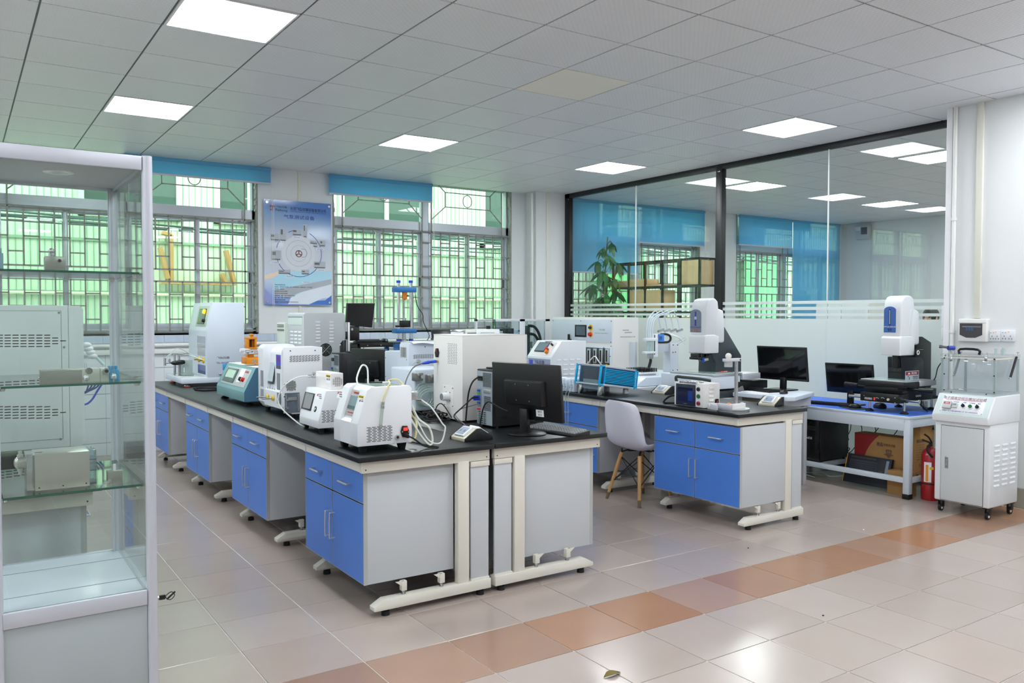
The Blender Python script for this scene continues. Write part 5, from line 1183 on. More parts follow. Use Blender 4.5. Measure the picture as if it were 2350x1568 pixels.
for c in ((24, 888), (24, 1100), (260, 912), (262, 1138)): m.qc(PX(X0), *cG(*c), .004, 0, .0015, n=8)
for c in ((468, 765), (302, 1070)): m.qc(P, *cG(*c), .004, 0, .0015, n=8)
m.build('screws', DARK, t)
P = PY(Y0); u, v = P.uv(*cG(383, 925)); m = MB(); m.pc(P, u, v, .012, 0, .03, n=12); m.build('hose_fitting', STEEL, t)
c0 = P.at(u, v, .03); tubeobj([c0, c0+Vector((-.06, -.02, -.01)), c0+Vector((-.12, -.02, -.09)), c0+Vector((-.11, -.02, -.18)), c0+Vector((-.05, -.02, -.17)), c0+Vector((.0, -.01, -.13))], .0035, mat('clear_green_tube', (196, 216, 206), .2), 'thin clear hose loop in front of the stepped white instrument', group='clear hoses')
m = MB(); rows = []
for i in range(9): rows.append([(X0+.02+.30*i/8, Y0-.04+.22*j/6, zt+.003+(.006*math.sin(i*.9))*(j < 3)-(.012 if j == 0 else 0)) for j in range(7)])
m.grid(rows); pp_ = solo(m, 'paper_sheet', mat('printed_paper', (232, 234, 240), .7), 'white printed papers lying on the stepped white instrument', 'paper')
Pz = PZ(zt+.0105)
for i in range(5): text(pp_, 'paper_text', '测试记录表 项目 数据', .018, Pz, X0+.19, Y0+.13-.022*i, GREYT, 0)
feet(t, [(X0+.04, Y0+.04), (xr-.04, Y0+.04), (X0+.04, Y1-.04), (xr-.04, Y1-.04)], TB, TB+.022, .015)
t = thing('hose_instrument', 'low white instrument with metal hose blocks and coiled hoses, left of the largest white box', 'instrument', (2.66, 5.0, TB))
zt2 = onY(965, 848, 4.92).z; xl = onY(951, 848, 4.92).x
m = MB(); m.box(xl, 2.80, 4.92, 5.28, TB+.02, zt2, .012, 3); m.build('body', COOLW, t)
P = PY(4.92)
for c in ((955, 862), (985, 866)):
    u, v = P.uv(*c); m = MB(); m.pb(P, u-.035, u+.03, v-.035, v+.02, 0, .05, .006); b_ = m.build('metal_block', mat('cast_metal', (140, 142, 140), .4, .6, .2, 40), t)
    m = MB(); m.pc(P, u+.01, v-.005, .012, .05, .07, n=12); m.pc(P, u-.015, v+.01, .008, .05, .06, n=10); m.build('hose_barb', STEEL, b_)
for k in range(5):
    m = MB(); u, v = P.uv(965+k*3, 905+k*2); pts = [P.at(u+(.055+.006*k)*math.cos(a), v+(.075-.006*k)*math.sin(a), .03+.012*k) for a in [i*PI/8 for i in range(16)]]
    m.tube(pts, .006, 7, 3, True); m.build('coiled_hose', glass('milky_hose', (226, 234, 234), 1.0, .1, .55), t)
feet(t, [(xl+.03, 4.95), (2.77, 4.95), (xl+.03, 5.25), (2.77, 5.25)], TB, TB+.022, .014)

# ---- PC2 + monitor 2
tower('black computer tower farther back on the island, its metal rear turned left', 2.61, 6.47, TB, .37, .175, .342)
m = MB(); m.box(2.72, 2.86, 6.5, 6.62, TB+.343, TB+.352, .003); solo(m, 'card_tray', BLACK, 'flat black tray lying on top of the farther computer tower', 'tray')
monitor('black monitor seen from behind in front of the farther computer tower', 2.73, 6.12, TB, 17, .42, .30, .24, 5)
# ---- M8: louvered control box with fan
X0, Y0 = 2.43, 6.8; P = PY(Y0); xr = onY(792, 740, Y0).x; zt = onY(750, 718, Y0).z; Y1 = onX(660, 740, X0).y
pz = prY(Y0, [(792, 775), (782, 785)])
t = thing('louvered_cabinet', 'tall pale grey cabinet with louvers and a round fan, below the poster', 'instrument', ((X0+xr)/2, (Y0+Y1)/2, TB))
m = MB(); m.prism([(X0, TB), (X0, zt-.015), (X0+.015, zt), (xr-.02, zt), (xr, zt-.02), (xr, pz[0][1]), (xr-.05, pz[1][1]-.02), (xr-.05, TB)], 'y', Y0, Y1, .003); m.build('body', LGREY, t)
louvers(t, P, cE(545, 625, 625, 965), 7, 1, WHITE, .9, .55); louvers(t, P, cE(748, 625, 828, 965), 7, 1, WHITE, .9, .55)
u, v = P.uv(*cE(700, 1065)); m = MB(); m.pc(P, u, v, .056, 0, .003, n=28); fn = m.build('fan_opening', DARK, t)
m = MB()
for r in (.02, .032, .044, .055): m.ring(P, u, v, r, .0016, .006, 28)
for a in range(4): m.cyl(P.at(u, v, .006), P.at(u+.056*math.cos(PI/4+a*PI/2), v+.056*math.sin(PI/4+a*PI/2), .006), .002, n=6)
m.build('fan_grille', STEEL, fn)
m = MB()
for k in range(7): a = k*2*PI/7; m.hexa([P.at(u+.012*math.cos(a), v+.012*math.sin(a), .0035), P.at(u+.05*math.cos(a), v+.05*math.sin(a), .0035), P.at(u+.05*math.cos(a+.5), v+.05*math.sin(a+.5), .0035), P.at(u+.012*math.cos(a+.9), v+.012*math.sin(a+.9), .0035)]+[P.at(u+.012*math.cos(a), v+.012*math.sin(a), .0045), P.at(u+.05*math.cos(a), v+.05*math.sin(a), .0045), P.at(u+.05*math.cos(a+.5), v+.05*math.sin(a+.5), .0045), P.at(u+.012*math.cos(a+.9), v+.012*math.sin(a+.9), .0045)])
m.build('fan_blades', mat('green_black_blade', (40, 60, 48), .4), fn)
PXx = PX(X0); louvers(t, PXx, cE(165, 770, 345, 985), 4, 3, WHITE, .7, .45); part(t, 'screen_window', mat('mint_glass', (206, 224, 212), .15), PXx, cE(145, 585, 350, 690), 0, .002); part(t, 'top_slot', GREYT, PXx, cE(140, 567, 352, 576), 0, .002)
t = thing('pale_rack', 'narrow pale green rack partly hidden left of the louvered cabinet', 'rack', (X0-.05, 7.35, TB)); m = MB(); z1 = onX(647, 740, X0).z
m.box(X0-.03, X0+.12, 7.2, 7.42, TB, z1, .003); m.build('body', mat('pale_green_enamel', (206, 216, 206), .4), t)
for z in (z1-.02, z1-.035, z1-.06, z1-.07): m = MB(); m.box(X0-.034, X0-.03, 7.22, 7.40, z-.004, z); m.build('slot', DARK, t)
# ---- aluminium post, shelf, arm monitor, keyboard
t = thing('profile_post', 'aluminium profile post right of the louvered cabinet, with black bracket', 'post', (2.90, 6.95, TB)); zt = onY(800, 740, 6.95).z
xa, xb = onY(794, 750, 6.95).x, onY(803, 750, 6.95).x
m = MB(); m.box(xa, xb, 6.95, 6.99, TB, zt, .002); m.build('profile', ALU, t); m = MB(); m.box(xa+.008, xa+.014, 6.9485, 6.95, TB, zt); m.build('profile_groove', DARK, t); m = MB(); m.box(xa-.008, xa+.01, 6.93, 6.95, 1.22, 1.29, .002); m.build('latch', BLACK, t)
m = MB(); m.box(xa-.12, xa, 6.96, 6.98, TB, zt-.16, .001); m.build('glass_side', glass('smoked_acrylic', (110, 118, 122), 1.0), t)
Ym = 7.15; t = thing('monitor', 'black square monitor on a black arm, in front of the right window', 'monitor', (3.05, Ym, 1.19))
P = PL((0, Ym, 0), (.98, .2, 0), (.05, 0, 1)); P = PY(Ym)
a, b, c, d = [onY(*q, Ym) for q in ((797, 696), (861, 696), (854, 752), (794, 746))]; n = Vector((0, .03, 0)); m = MB()
m.hexa([d, c, c+n, d+n, a, b, b+n, a+n], .003); m.build('monitor_shell', BLACK, t)
def sh(p, q, k): return p+(q-p)*k
cc = (a+b+c+d)/4; m = MB(); off = Vector((0, -.0012, 0)); m.hexa([sh(x, cc, .07)+off for x in (d, c)]+[sh(x, cc, .07) for x in (c, d)]+[sh(x, cc, .07)+off for x in (a, b)]+[sh(x, cc, .07) for x in (b, a)]); m.build('screen', mat('black_screen', (6, 7, 8), .1), t, False)
m = MB(); u0, u1, v0, v1 = P.rect(*cE(1078, 742, 1222, 930)); m.box(u0, u1, Ym+.02, Ym+.05, v0, v1+.02, .004); m.build('arm_plate', BLACK, t); m = MB(); m.qc(P, *cE(1108, 758), .012, -.018, -.014, n=14); m.build('arm_badge', STEEL, t)
u0, u1, v0, v1 = P.rect(*cE(1180, 975, 1678, 1022)); t2 = thing('wall_shelf', 'small black steel shelf carrying a keyboard under the arm monitor', 'shelf', ((u0+u1)/2, Ym, v0)); zs_ = v1+.012
m = MB(); m.box(u0-.06, u1, Ym-.05, Ym+.17, zs_-.008, zs_, .002); m.box(u0, u1, Ym-.05, Ym-.045, v0, zs_, .001); m.build('shelf_plate', BLACK, t2)
m = MB()
for c in ((1330, 1000), (1530, 993)): m.qc(PY(Ym-.05), *cE(*c), .004, 0, .003, n=8)
m.build('screws', WINK, t2)
m = MB(); m.box(xb-.01, u0+.02, Ym-.03, Ym-.01, 1.10, zs_-.008, .002); m.build('bracket', BLACK, t2)
kb = keyboard('black keyboard on the small black shelf under the arm monitor', (u0+u1)/2-.05, Ym+.05, zs_, -90, .24, .11)
mouse('black mouse on the small black shelf', u1-.05, Ym+.03, zs_, 90)
tubeobj([(u0+.06, Ym, v0), (u0+.055, Ym+.02, 1.0), (u0+.03, Ym+.05, .9)], .003, BLACKM, 'thin black cable hanging left under the keyboard shelf', 'cable', 'cable')
tubeobj([(u1-.05, Ym, v0), (u1-.10, Ym+.02, 1.0), (u1-.14, Ym+.05, .86)], .003, BLACKM, 'thin black cable hanging right under the keyboard shelf', 'cable', 'cable')
# ---- blue press
Y0 = 7.6; P = PY(Y0); t = thing('test_press', 'blue two column press with chrome rods in front of the right window', 'press', (3.77, Y0+.08, 0))
PB = mat('blue_press_enamel', (44, 112, 176), .4)
zs2 = onY(925, 783, Y0).z; ztc = onY(912, 650, Y0).z
for cx_, dy in ((171, .02), (309, 0)):
    p0, p1 = onY(*cG(cx_, 705), Y0+dy), onY(*cG(cx_, 30), Y0+dy); m = MB(); m.cyl((p0.x, Y0+dy, zs2), (p0.x, Y0+dy, p1.z-.01), .0165, n=18); rd = m.build('chrome_column', mat('chrome', (225, 228, 232), .12, 1.0), t)
    m = MB(); m.cyl((p0.x, Y0+dy, p1.z-.015), (p0.x, Y0+dy, p1.z+.01), .022, n=18); m.cyl((p0.x, Y0+dy, zs2), (p0.x, Y0+dy, zs2+.022), .024, n=18); m.build('blue_cap', BLUEP, rd)
for c, nm in (((127, 96, 355, 152), 'crosshead'), ((127, 560, 357, 612), 'lower_plate')): u0, u1, v0, v1 = P.rect(*cG(*c)); m = MB(); m.box(u0, u1, Y0-.035, Y0+.07, v0, v1, .004); m.build(nm, PB, t)
u, v = P.uv(*cG(238, 190)); m = MB(); m.cyl((u, Y0, v+.035), (u, Y0, v-.035), .026, n=18); m.cyl((u, Y0, v-.035), (u, Y0, v-.045), .012, n=12); m.build('load_cell', mat('copper_orange', (220, 124, 40), .3, .5), t); m = MB(); m.cyl((u+.026, Y0, v), (u+.045, Y0, v), .007, n=10); m.build('cable_gland', BLACK, t)
p0, p1 = onY(*cG(233, 235), Y0), onY(*cG(233, 440), Y0); m = MB(); m.cyl(p0, p1, .007, n=10); m.build('push_rod', STEEL, t)
u0, u1, v0, v1 = P.rect(*cG(190, 468, 285, 545)); m = MB(); m.box(u0, u1, Y0-.02, Y0+.04, v0, v1, .006); m.box(u0-.05, u0, Y0-.01, Y0+.02, v0, v0+.02, .003); gp = m.build('clamp_head', BLACK, t); m = MB(); m.cyl(((u0+u1)/2, Y0, v1), ((u0+u1)/2, Y0, v1+.025), .018, n=12); m.build('clamp_jaw', STEEL, gp)
m = MB(); u, v = P.uv(*cG(238, 650)); m.cyl((u, Y0+.02, zs2), (u, Y0+.02, v+.05), .022, n=16); m.lathe((u, Y0+.02, zs2), [(.04, 0), (.04, .02), (.022, .022)], 18); m.build('piston', STEEL, t)
u0, u1, _, _ = P.rect(*cG(60, 700, 560, 715)); m = MB(); m.box(u0, u1, Y0-.10, Y0+.2, zs2-.012, zs2, .002); m.build('base_plate', mat('grey_steel_plate', (120, 128, 128), .4, .5), t)
m = MB(); m.box(u0+.03, u1-.03, Y0-.08, Y0+.18, zs2-.06, zs2-.012, .003); m.build('blue_rail', PB, t)
for x in (u0+.05, u1-.05):
    for y in (Y0-.06, Y0+.16): m = MB(); m.box(x-.02, x+.02, y-.02, y+.02, 0, zs2-.06, .002); m.build('frame_leg', PB, t)
m = MB(); m.box(u0+.05, u1-.05, Y0-.066, Y0-.06, zs2-.45, zs2-.06); m.build('mesh_panel', mat('grey_mesh', (84, 88, 92), .6, var=.5, vs=200), t)
tubeobj([onY(952, 668, Y0-.02), onY(957, 700, Y0-.02), onY(970, 722, Y0-.02), onY(972, 740, Y0-.02), onY(985, 770, Y0-.02), onY(978, 783, Y0-.02)], .004, BLACKM, 'black cable hanging beside the blue press', 'cable', 'cable')
# ---- floor cabinet behind the island with laptop, printer, papers on it
Yk = 8.2; P = PY(Yk); zk = 1.16
m = MB(); m.box(4.25, 5.35, 8.0, 8.7, 0, zk, .004); solo(m, 'storage_cabinet', WHITE2, 'white cabinet behind the largest white box, carrying a laptop and a printer', 'cabinet')
a, b = onY(990, 758, 8.1), onY(1036, 758, 8.1)
t = thing('laptop', 'black laptop screen peeking above the largest white box', 'laptop', ((a.x+b.x)/2, 8.1, zk)); m = MB(); m.hexa([(a.x+.01, 8.1, zk+.02), (b.x, 8.1, zk+.02), (b.x, 8.115, zk+.02), (a.x+.01, 8.115, zk+.02), (a.x+.03, 8.16, a.z), (b.x+.02, 8.16, a.z), (b.x+.02, 8.175, a.z), (a.x+.03, 8.175, a.z)], .003); m.build('screen_lid', BLACK, t); m = MB(); m.box(a.x+.0, b.x, 7.9, 8.12, zk, zk+.02, .004); m.build('laptop_base', BLACK, t)
u0, u1, v0, v1 = P.rect(1093, 756, 1147, 771); t = thing('printer', 'low white printer behind the largest white box', 'printer', ((u0+u1)/2, Yk+.1, zk)); m = MB(); m.box(u0, u1, Yk, Yk+.25, zk, v1, .006); m.build('printer_body', WHITE, t)
m = MB(); ua, _, va, vb = P.rect(1070, 757, 1093, 771); m.box(ua, u0, Yk+.01, Yk+.25, zk, vb, .004); m.build('paper_feed', WHITE2, t); m = MB(); m.box(ua+.02, u0-.0, Yk+.0, Yk+.012, va+.02, va+.035); m.build('feed_slot', DARK, t); m = MB(); 
for i in range(16): m.box(u0+.06+i*.012, u0+.066+i*.012, Yk-.001, Yk+.002, v1-.05, v1-.035)
m.build('printer_vents', GREYT, t, False, 'stuff')
m = MB(); ua, ub, va, vb = P.rect(1036, 757, 1069, 771); rows = [[(ua+(ub-ua)*i/6, Yk+.02+.1*j/3, vb-.012+.012*math.sin(i*1.3+j)) for i in range(7)] for j in range(4)]; m.grid(rows); m.box(ua+.01, ub-.01, Yk+.03, Yk+.2, zk, vb-.025, .004)
solo(m, 'folded_cloth', mat('white_cloth', (232, 236, 238), .8), 'crumpled white packet between the laptop and the printer', 'packet')
m = MB(); p = onY(1133, 752, Yk); m.box(p.x-.02, p.x+.02, Yk+.1, Yk+.14, v1, p.z+.02, .004); solo(m, 'tape_dispenser', BLACK, 'small black item standing on the white printer', 'gadget')
# ---- aluminium framed enclosure
Y0, Y1 = 8.4, 8.85; x = [onY(a, 733, Y0).x for a in (1133, 1193, 1205, 1250, 1262)]; zt = 1.385
t = thing('machine_enclosure', 'aluminium framed machine enclosure with clear panels, under the right window edge', 'enclosure', ((x[0]+x[4])/2, 8.6, 0))
for a, b, yy in ((x[1], x[2], Y0), (x[3]+.01, x[4], Y0), (x[0], x[0]+.03, Y1-.03), (x[4]-.04, x[4], Y1-.03)): m = MB(); m.box(a, b, yy, yy+.03, 0, zt, .002); m.build('profile_post', ALUP, t)
for a, b, c, d in ((x[0], x[4], Y0, Y0+.03), (x[0], x[4], Y1-.03, Y1)): m = MB(); m.box(a, b, c, d, zt-.03, zt, .002); m.build('top_rail', ALUP, t)
m = MB(); m.box(x[0], x[0]+.03, Y0, Y0+.03, 0, zt, .002); m.build('profile_post', glass('green_edge_acrylic', (180, 220, 190), 1), t)
m = MB(); m.box(x[0]+.03, x[1], Y0+.01, Y0+.014, .9, zt-.03); m.build('clear_panel', CLEAR, t, False); m = MB(); m.box(x[2], x[3], Y0+.01, Y0+.014, .9, zt-.03); m.build('clear_panel', CLEAR, t, False)
m = MB(); m.box(x[0]+.02, x[4]-.02, Y0+.02, Y1-.02, .82, .88, .003); m.build('machine_deck', mat('dark_machine_grey', (66, 70, 72), .5), t); m = MB(); m.box(x[0]+.02, x[4]-.02, Y0+.02, Y1-.02, .05, .80, .003); m.build('lower_cabinet', LGREY, t)
m = MB(); m.box(x[2]+.06, x[2]+.16, Y0+.12, Y0+.2, .88, 1.30, .004); m.build('machine_column', mat('dark_machine_grey', (66, 70, 72), .5), t); m = MB(); m.box(x[2]+.0, x[2]+.22, Y0+.15, Y0+.25, 1.02, 1.10, .004); m.build('machine_arm', mat('grey_machine_block', (150, 154, 156), .4, .4), t)
m = MB(); m.box(x[1]-.12, x[1]-.02, Y0+.1, Y0+.2, .88, 1.27, .004); m.build('machine_column', BLACK, t)
for dz in (0, .1): m = MB(); m.tube([(x[2]+.12, Y0+.1, 1.30-dz), (x[2]+.22, Y0+.1, 1.28-dz), (x[2]+.29, Y0+.09, 1.16-dz), (x[2]+.31, Y0+.08, .95)], .018, 8); m.build('cable_chain', BLACKM, t)
m = MB()
for z in (1.18, 1.24): m.cyl((x[1]-.01, Y0-.004, z), (x[1]-.01, Y0+.01, z), .008, n=10)
m.build('door_hinge', BLACK, t)
# ---- large test cabinet with control panel
X0, Y0, Y1 = 6.04, 7.0, 8.15; xr = 6.40; zt = 1.41
t = thing('test_cabinet', 'large white test cabinet with black touch screen and yellow ringed buttons, against the glass wall', 'cabinet', ((X0+xr)/2, (Y0+Y1)/2, 0))
m = MB(); m.box(X0, xr, Y0, Y1, .05, zt, .004); m.build('body', WHITE2, t)
P = PX(X0); o = part(t, 'upper_panel', COOLW, P, cI(968, 215, 1858, 560), 0, .006, .002)
u0, u1, v0, v1 = P.rect(*cI(968, 600, 1858, 1000)); m = MB(); m.pb(P, u0, u1, .35, v1, 0, .006, .002); o2 = m.build('lower_panel', COOLW, t)
P = PX(X0-.006); s = part(o, 'touch_screen', BLACK, P, cI(1305, 298, 1476, 480), 0, .006, .002); part(s, 'screen_face', mat('grey_screen2', (96, 110, 122), .1, var=.2), P, cI(1325, 320, 1460, 452), .006, .0066)
for y, mt, rr in ((340, BLACK, .018), (440, RED, .026)): u, v = P.uv(*cI(1540, y)); m = MB(); m.pc(P, u, v, .036, 0, .003, n=24); b_ = m.build('yellow_ring', YEL, o); m = MB(); m.pc(P, u, v, rr, .003, .03, rr*.8, 18); m.build('push_button', mt, b_)
textpx(o, 'panel_text', '飞弘仪器', P, *cI(1655, 360, 1748, 385), GREYT, .0006); textpx(o, 'panel_text', 'FEIHONG EQUIPMENT', P, *cI(1600, 418, 1800, 434), GREYT, .0006)
m = MB()
for c in ((975, 235), (1392, 240), (1848, 245), (975, 530), (1390, 538), (1842, 560), (1843, 620), (1830, 772), (1735, 640)): m.qc(P, *cI(*c), .006, 0, .002, n=8)
m.build('panel_screws', DARK, o)
w_ = part(o2, 'viewing_window', mat('dark_chamber', (52, 56, 62), .3, var=.4, vs=20), P, cI(1340, 640, 1822, 885), 0, .002, .001)
for k in range(4):
    a = 1500+k*90; part(o2, 'cylinder_unit', ALU, P, cI(a, 655, a+52, 870), .002, .02, .004); part(o2, 'cylinder_slot', DARK, P, cI(a+15, 680, a+34, 850), .02, .022)
for c in (1475, 1625, 1780):
    u, v = P.uv(*cI(c, 932)); m = MB(); m.pc(P, u, v, .032, 0, .006, n=22); b_ = m.build('yellow_ring', YEL, o2); m = MB(); m.pc(P, u, v, .012, .006, .04, n=12); m.build('nozzle', STEEL, b_)
u, v = P.uv(*cI(1560, 905)); m = MB(); m.pc(P, u, v, .02, 0, .05, n=14); m.pc(P, u-.03, v, .009, .02, .06, n=10); m.cyl(P.at(u+.04, v, .04), P.at(u-.06, v, .04), .006, n=8); m.build('valve_block', STEEL, o2)
u2, v2 = P.uv(*cI(1732, 900)); m = MB(); m.tube([P.at(u-.06, v, .04), P.at(u+.05, v+.07, .06), P.at((u+u2)/2+.02, v+.11, .06), P.at(u2-.02, v+.06, .06), P.at(u2, v2, .03)], .007, 7); m.build('arched_hose', TUBEW, o2)
P = PX(X0); u, v = P.uv(*cI(1245, 500)); m = MB(); m.pb(P, u-.012, u+.018, v-.045, v-.01, .006, .05, .004); m.pb(P, u-.014, u+.006, v-.01, v+.05, .02, .045, .004); m.build('toggle_lever', BLACK, t)
P = PY(Y0); textpx(t, 'side_text', 'FEIHONG', P, *cI(2020, 370, 2110, 388), TXT); textpx(t, 'side_text', 'EQUIPMENT', P, *cI(2048, 405, 2160, 425), TXT); textpx(t, 'side_text', 'WWW.FEIHONGDG.COM', P, *cI(1980, 468, 2205, 490), GREYT)
for x_ in (X0+.05, xr-.05):
    for y_ in (Y0+.06, Y1-.06): m = MB(); m.cyl((x_, y_, 0), (x_, y_, .052), .025, n=14); m.build('foot', BLACKM, t)
TB2 = .790
# ---- M9 white console tester on the far part of the right bench
X0, Y0 = 4.40, 5.95; Y1 = onX(1210, 830, X0).y; xr = onY(1345, 800, Y0).x
t = thing('console_tester', 'white console instrument with sloped touch screen and a black Chinese name on a grey strip', 'instrument', ((X0+xr)/2, (Y0+Y1)/2, TB2))
pz = prY(Y0, [cI(940, 790), cI(1105, 545), cI(1475, 552)])
prof = [(X0, TB2+.005), (X0, pz[0][1]), (pz[1][0], pz[1][1]), (xr, pz[1][1]), (xr, TB2+.005)]
m = MB(); m.prism(prof, 'y', Y0, Y1, .004); m.build('body', WHITE, t)
a = Vector((prof[1][0], Y0, prof[1][1])); b = Vector((prof[2][0], Y0, prof[2][1])); PS = PL(a, (0, -1, 0), b-a)
L_ = (b-a).length; W_ = Y1-Y0
m = MB(); m.pb(PS, -W_+.05, -.05, .02, L_-.02, 0, .0015); o = m.build('panel_sheet', WHITE2, t)
m = MB(); m.pb(PS, -W_+.07, -.15, L_*.28, L_*.86, .0015, .010, .002); s = m.build('touch_screen', mat('slate_bezel', (52, 62, 74), .3), o); m = MB(); m.pb(PS, -W_+.085, -.165, L_*.34, L_*.8, .010, .0108); m.build('screen_face', LCD, s, False)
for u_, v_, mt in ((-.125, .42, RED), (-.105, .27, ORG_), (-.09, .72, BLACK)): m = MB(); m.pc(PS, u_, L_*v_, .017 if mt != BLACK else .009, .0015, .028, n=16); m.build('push_button', mt, o)
text(o, 'panel_text', '气泵综合测试仪', .016, PS, -W_/2, L_*.92, TXT, .0018)
P = PX(X0); o = part(t, 'name_strip', mat('silver_blue_strip', (150, 160, 186), .35), P, cI(600, 805, 932, 905), 0, .0015); part(o, 'navy_band', mat('navy_label', (40, 48, 110), .4), P, cI(600, 896, 932, 945), 0, .0018); q_ = part(o, 'logo_square', mat('bright_logo_blue', (40, 96, 232), .35), P, cI(622, 820, 672, 885), .0015, .0022); part(q_, 'logo_mark', REDT, P, cI(640, 828, 655, 856), .0022, .0028)
textpx(o, 'name_text', '飞弘仪器', P, *cI(692, 828, 845, 884), TXT, .0022); textpx(o, 'name_text', 'www.feihongyq.com', P, *cI(690, 912, 850, 928), WINK, .0024)
louvers(t, PY(Y0), cI(1010, 785, 1400, 1075), 4, 4, WHITE, .7, .3)
# ---- three pump heads at the bench edge
X0, Y0 = 4.27, 5.455; Yn = 5.735
t = thing('pump_unit', 'white triple peristaltic pump with three rounded heads and hanging clear hoses, at the bench edge', 'pump', (4.40, 5.52, TB2))
zt = onX(1300, 868, X0).z; m = MB(); m.box(X0+.09, X0+.30, Y0+.002, Yn, TB2, zt-.012, .006); m.build('pump_body', COOLW, t)
slots(t, PY(Y0+.002), (1322, 882, 1352, 905), 10, 3, .5, .35, 0)
for k in range(3):
    yc = Y0+.038+k*.098; P = PX(X0); m = MB(); r = .036
    q = [(yc-r, TB2+.004), (yc+r, TB2+.004)]+[(yc+r*math.cos(a), zt-r+r*math.sin(a)) for a in [i*PI/10 for i in range(11)]]
    m.prism([(y, z) for y, z in q], 'x', X0, X0+.10, .004); hd = m.build('pump_head', COOLW, t); m = MB()
    for dy, z in ((0, zt-.02), (0, zt-.034), (0, zt-.048), (-.02, zt-.075), (.02, zt-.075), (0, TB2+.018)): m.pc(P, -(yc+dy), z, .0035, 0, .0015, n=8)
    m.build('head_screws', DARK, hd)
    m = MB()
    for s in (-1, 1): m.tube([(X0-.002, yc+.012*s, zt-.05), (X0-.02, yc+.020*s, zt-.10), (X0-.045, yc+.018*s, TB2-.02), (X0-.046, yc+.018*s, .60), (X0-.046, yc+.016*s, .50)], .0045, 6)
    m.build('hanging_hose', glass('milky_clear_hose', (226, 236, 240), 1.0, .05, .3), hd)
# ---- cyan finned instrument, pitched up
X0, Y0 = 4.30, 5.05
t = thing('cyan_instrument', 'cyan finned instrument box with a dark screen, tilted up on silver legs', 'instrument', (0, 0, 0))
Wd, Dp, Hh = .32, .355, .165
m = MB(); m.box(.03, Dp, .006, Wd-.006, .012, Hh-.012, .002); m.build('core_box', mat('deep_cyan', (6, 110, 160), .35, .3), t)
for k in range(9): m = MB(); z = .030+k*.0125; m.box(.035, Dp, -.004, .006, z, z+.0068, .0015); m.build('side_fin', CYAN, t)
for z in (0, Hh-.016): m = MB(); m.box(.03, Dp+.004, -.005, Wd+.005, z, z+.016, .002); m.build('silver_rail', ALUP, t)
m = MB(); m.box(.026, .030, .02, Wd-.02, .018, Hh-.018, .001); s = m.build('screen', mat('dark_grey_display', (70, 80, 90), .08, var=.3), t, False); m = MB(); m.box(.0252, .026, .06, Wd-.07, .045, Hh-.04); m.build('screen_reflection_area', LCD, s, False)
for y in (0, Wd-.014): 
    m = MB(); 
    for a, b, c, d in ((-.012, .045, 0, .014), (-.012, .045, Hh-.014, Hh), (-.012, .002, .014, Hh-.014), (.034, .045, .014, Hh-.014)): m.box(a, b, y, y+.018, c, d, .002)
    m.build('front_frame', CYAN, t)
for z in (0, Hh-.01): m = MB(); m.box(-.010, .002, .014, Wd-.014, z, z+.01, .001); m.build('frame_crossbar', ALUP, t)
for x in (Dp, ):
    m = MB()
    for a, b, c, d in ((-.004, .010, 0, Hh), (.022, .032, .01, Hh-.01)): m.box(x+a, x+b, -.008, .004, c, d, .002)
    for z in (.012, Hh*.5, Hh-.022): m.box(x, x+.03, -.008, .004, z, z+.01, .002)
    m.build('rear_frame', CYAN, t)
for v in [o for o in kids(t)]: v.data.transform(Matrix.Rotation(R(8.0), 4, 'Y')); v.data.transform(Matrix.Translation((0, 0, .085)))
for y in (.03, Wd-.04): m = MB(); m.hexa([(.0, y-.012, 0), (.028, y-.012, 0), (.028, y+.012, 0), (.0, y+.012, 0), (.02, y-.02, .083), (.052, y-.02, .083), (.052, y+.02, .083), (.02, y+.02, .083)], .003); m.build('silver_leg', STEEL, t)
for y in (.04, Wd-.04): m = MB(); m.box(Dp-.07, Dp-.03, y-.014, y+.014, 0, .042, .003); m.build('rear_foot', ALUP, t)
place(t, 4.27, 5.115, TB2, 0)
# ---- controller box
X0, Y0 = 4.30, 4.03; Y1 = onX(1548, 880, X0).y; xr = onY(1652, 880, Y0).x; zt = onY(1614, 882, Y0).z
t = thing('controller_box', 'small white controller box with a dark screen, green and red buttons and a black handle', 'instrument', ((X0+xr)/2, (Y0+Y1)/2, TB2))
m = MB(); m.box(X0, xr, Y0, Y1, TB2+.004, zt, .003); m.build('body', WHITE2, t)
P = PX(X0); s = part(t, 'display', mat('navy_bezel', (38, 44, 66), .25), P, cJ(587, 1160, 818, 1415), 0, .006, .002); f_ = part(s, 'display_face', mat('navy_screen', (26, 34, 58), .08, var=.3, vs=30), P, cJ(610, 1200, 787, 1368), .006, .0066); part(f_, 'screen_block', mat('blue_screen', (30, 60, 140), .1), P, cJ(733, 1240, 787, 1362), .0066, .007); textpx(s, 'brand_text', 'WEINVIEW', P, *cJ(680, 1388, 720, 1398), GREYT, .007)
for y, mt in ((1222, BLACK), (1307, mat('green_button', (20, 110, 60), .3)), (1392, mat('crimson_button', (150, 20, 36), .3))): u, v = P.uv(*cJ(855, y)); m = MB(); m.pc(P, u, v, .0165, 0, .004, n=20); b_ = m.build('button_bezel', STEEL, t); m = MB(); m.pc(P, u, v, .012, .004, .012, n=18); m.build('push_button', mt, b_)
louvers(t, PY(Y0), cJ(965, 1180, 1045, 1430), 5, 1, WHITE2, .7, .42)
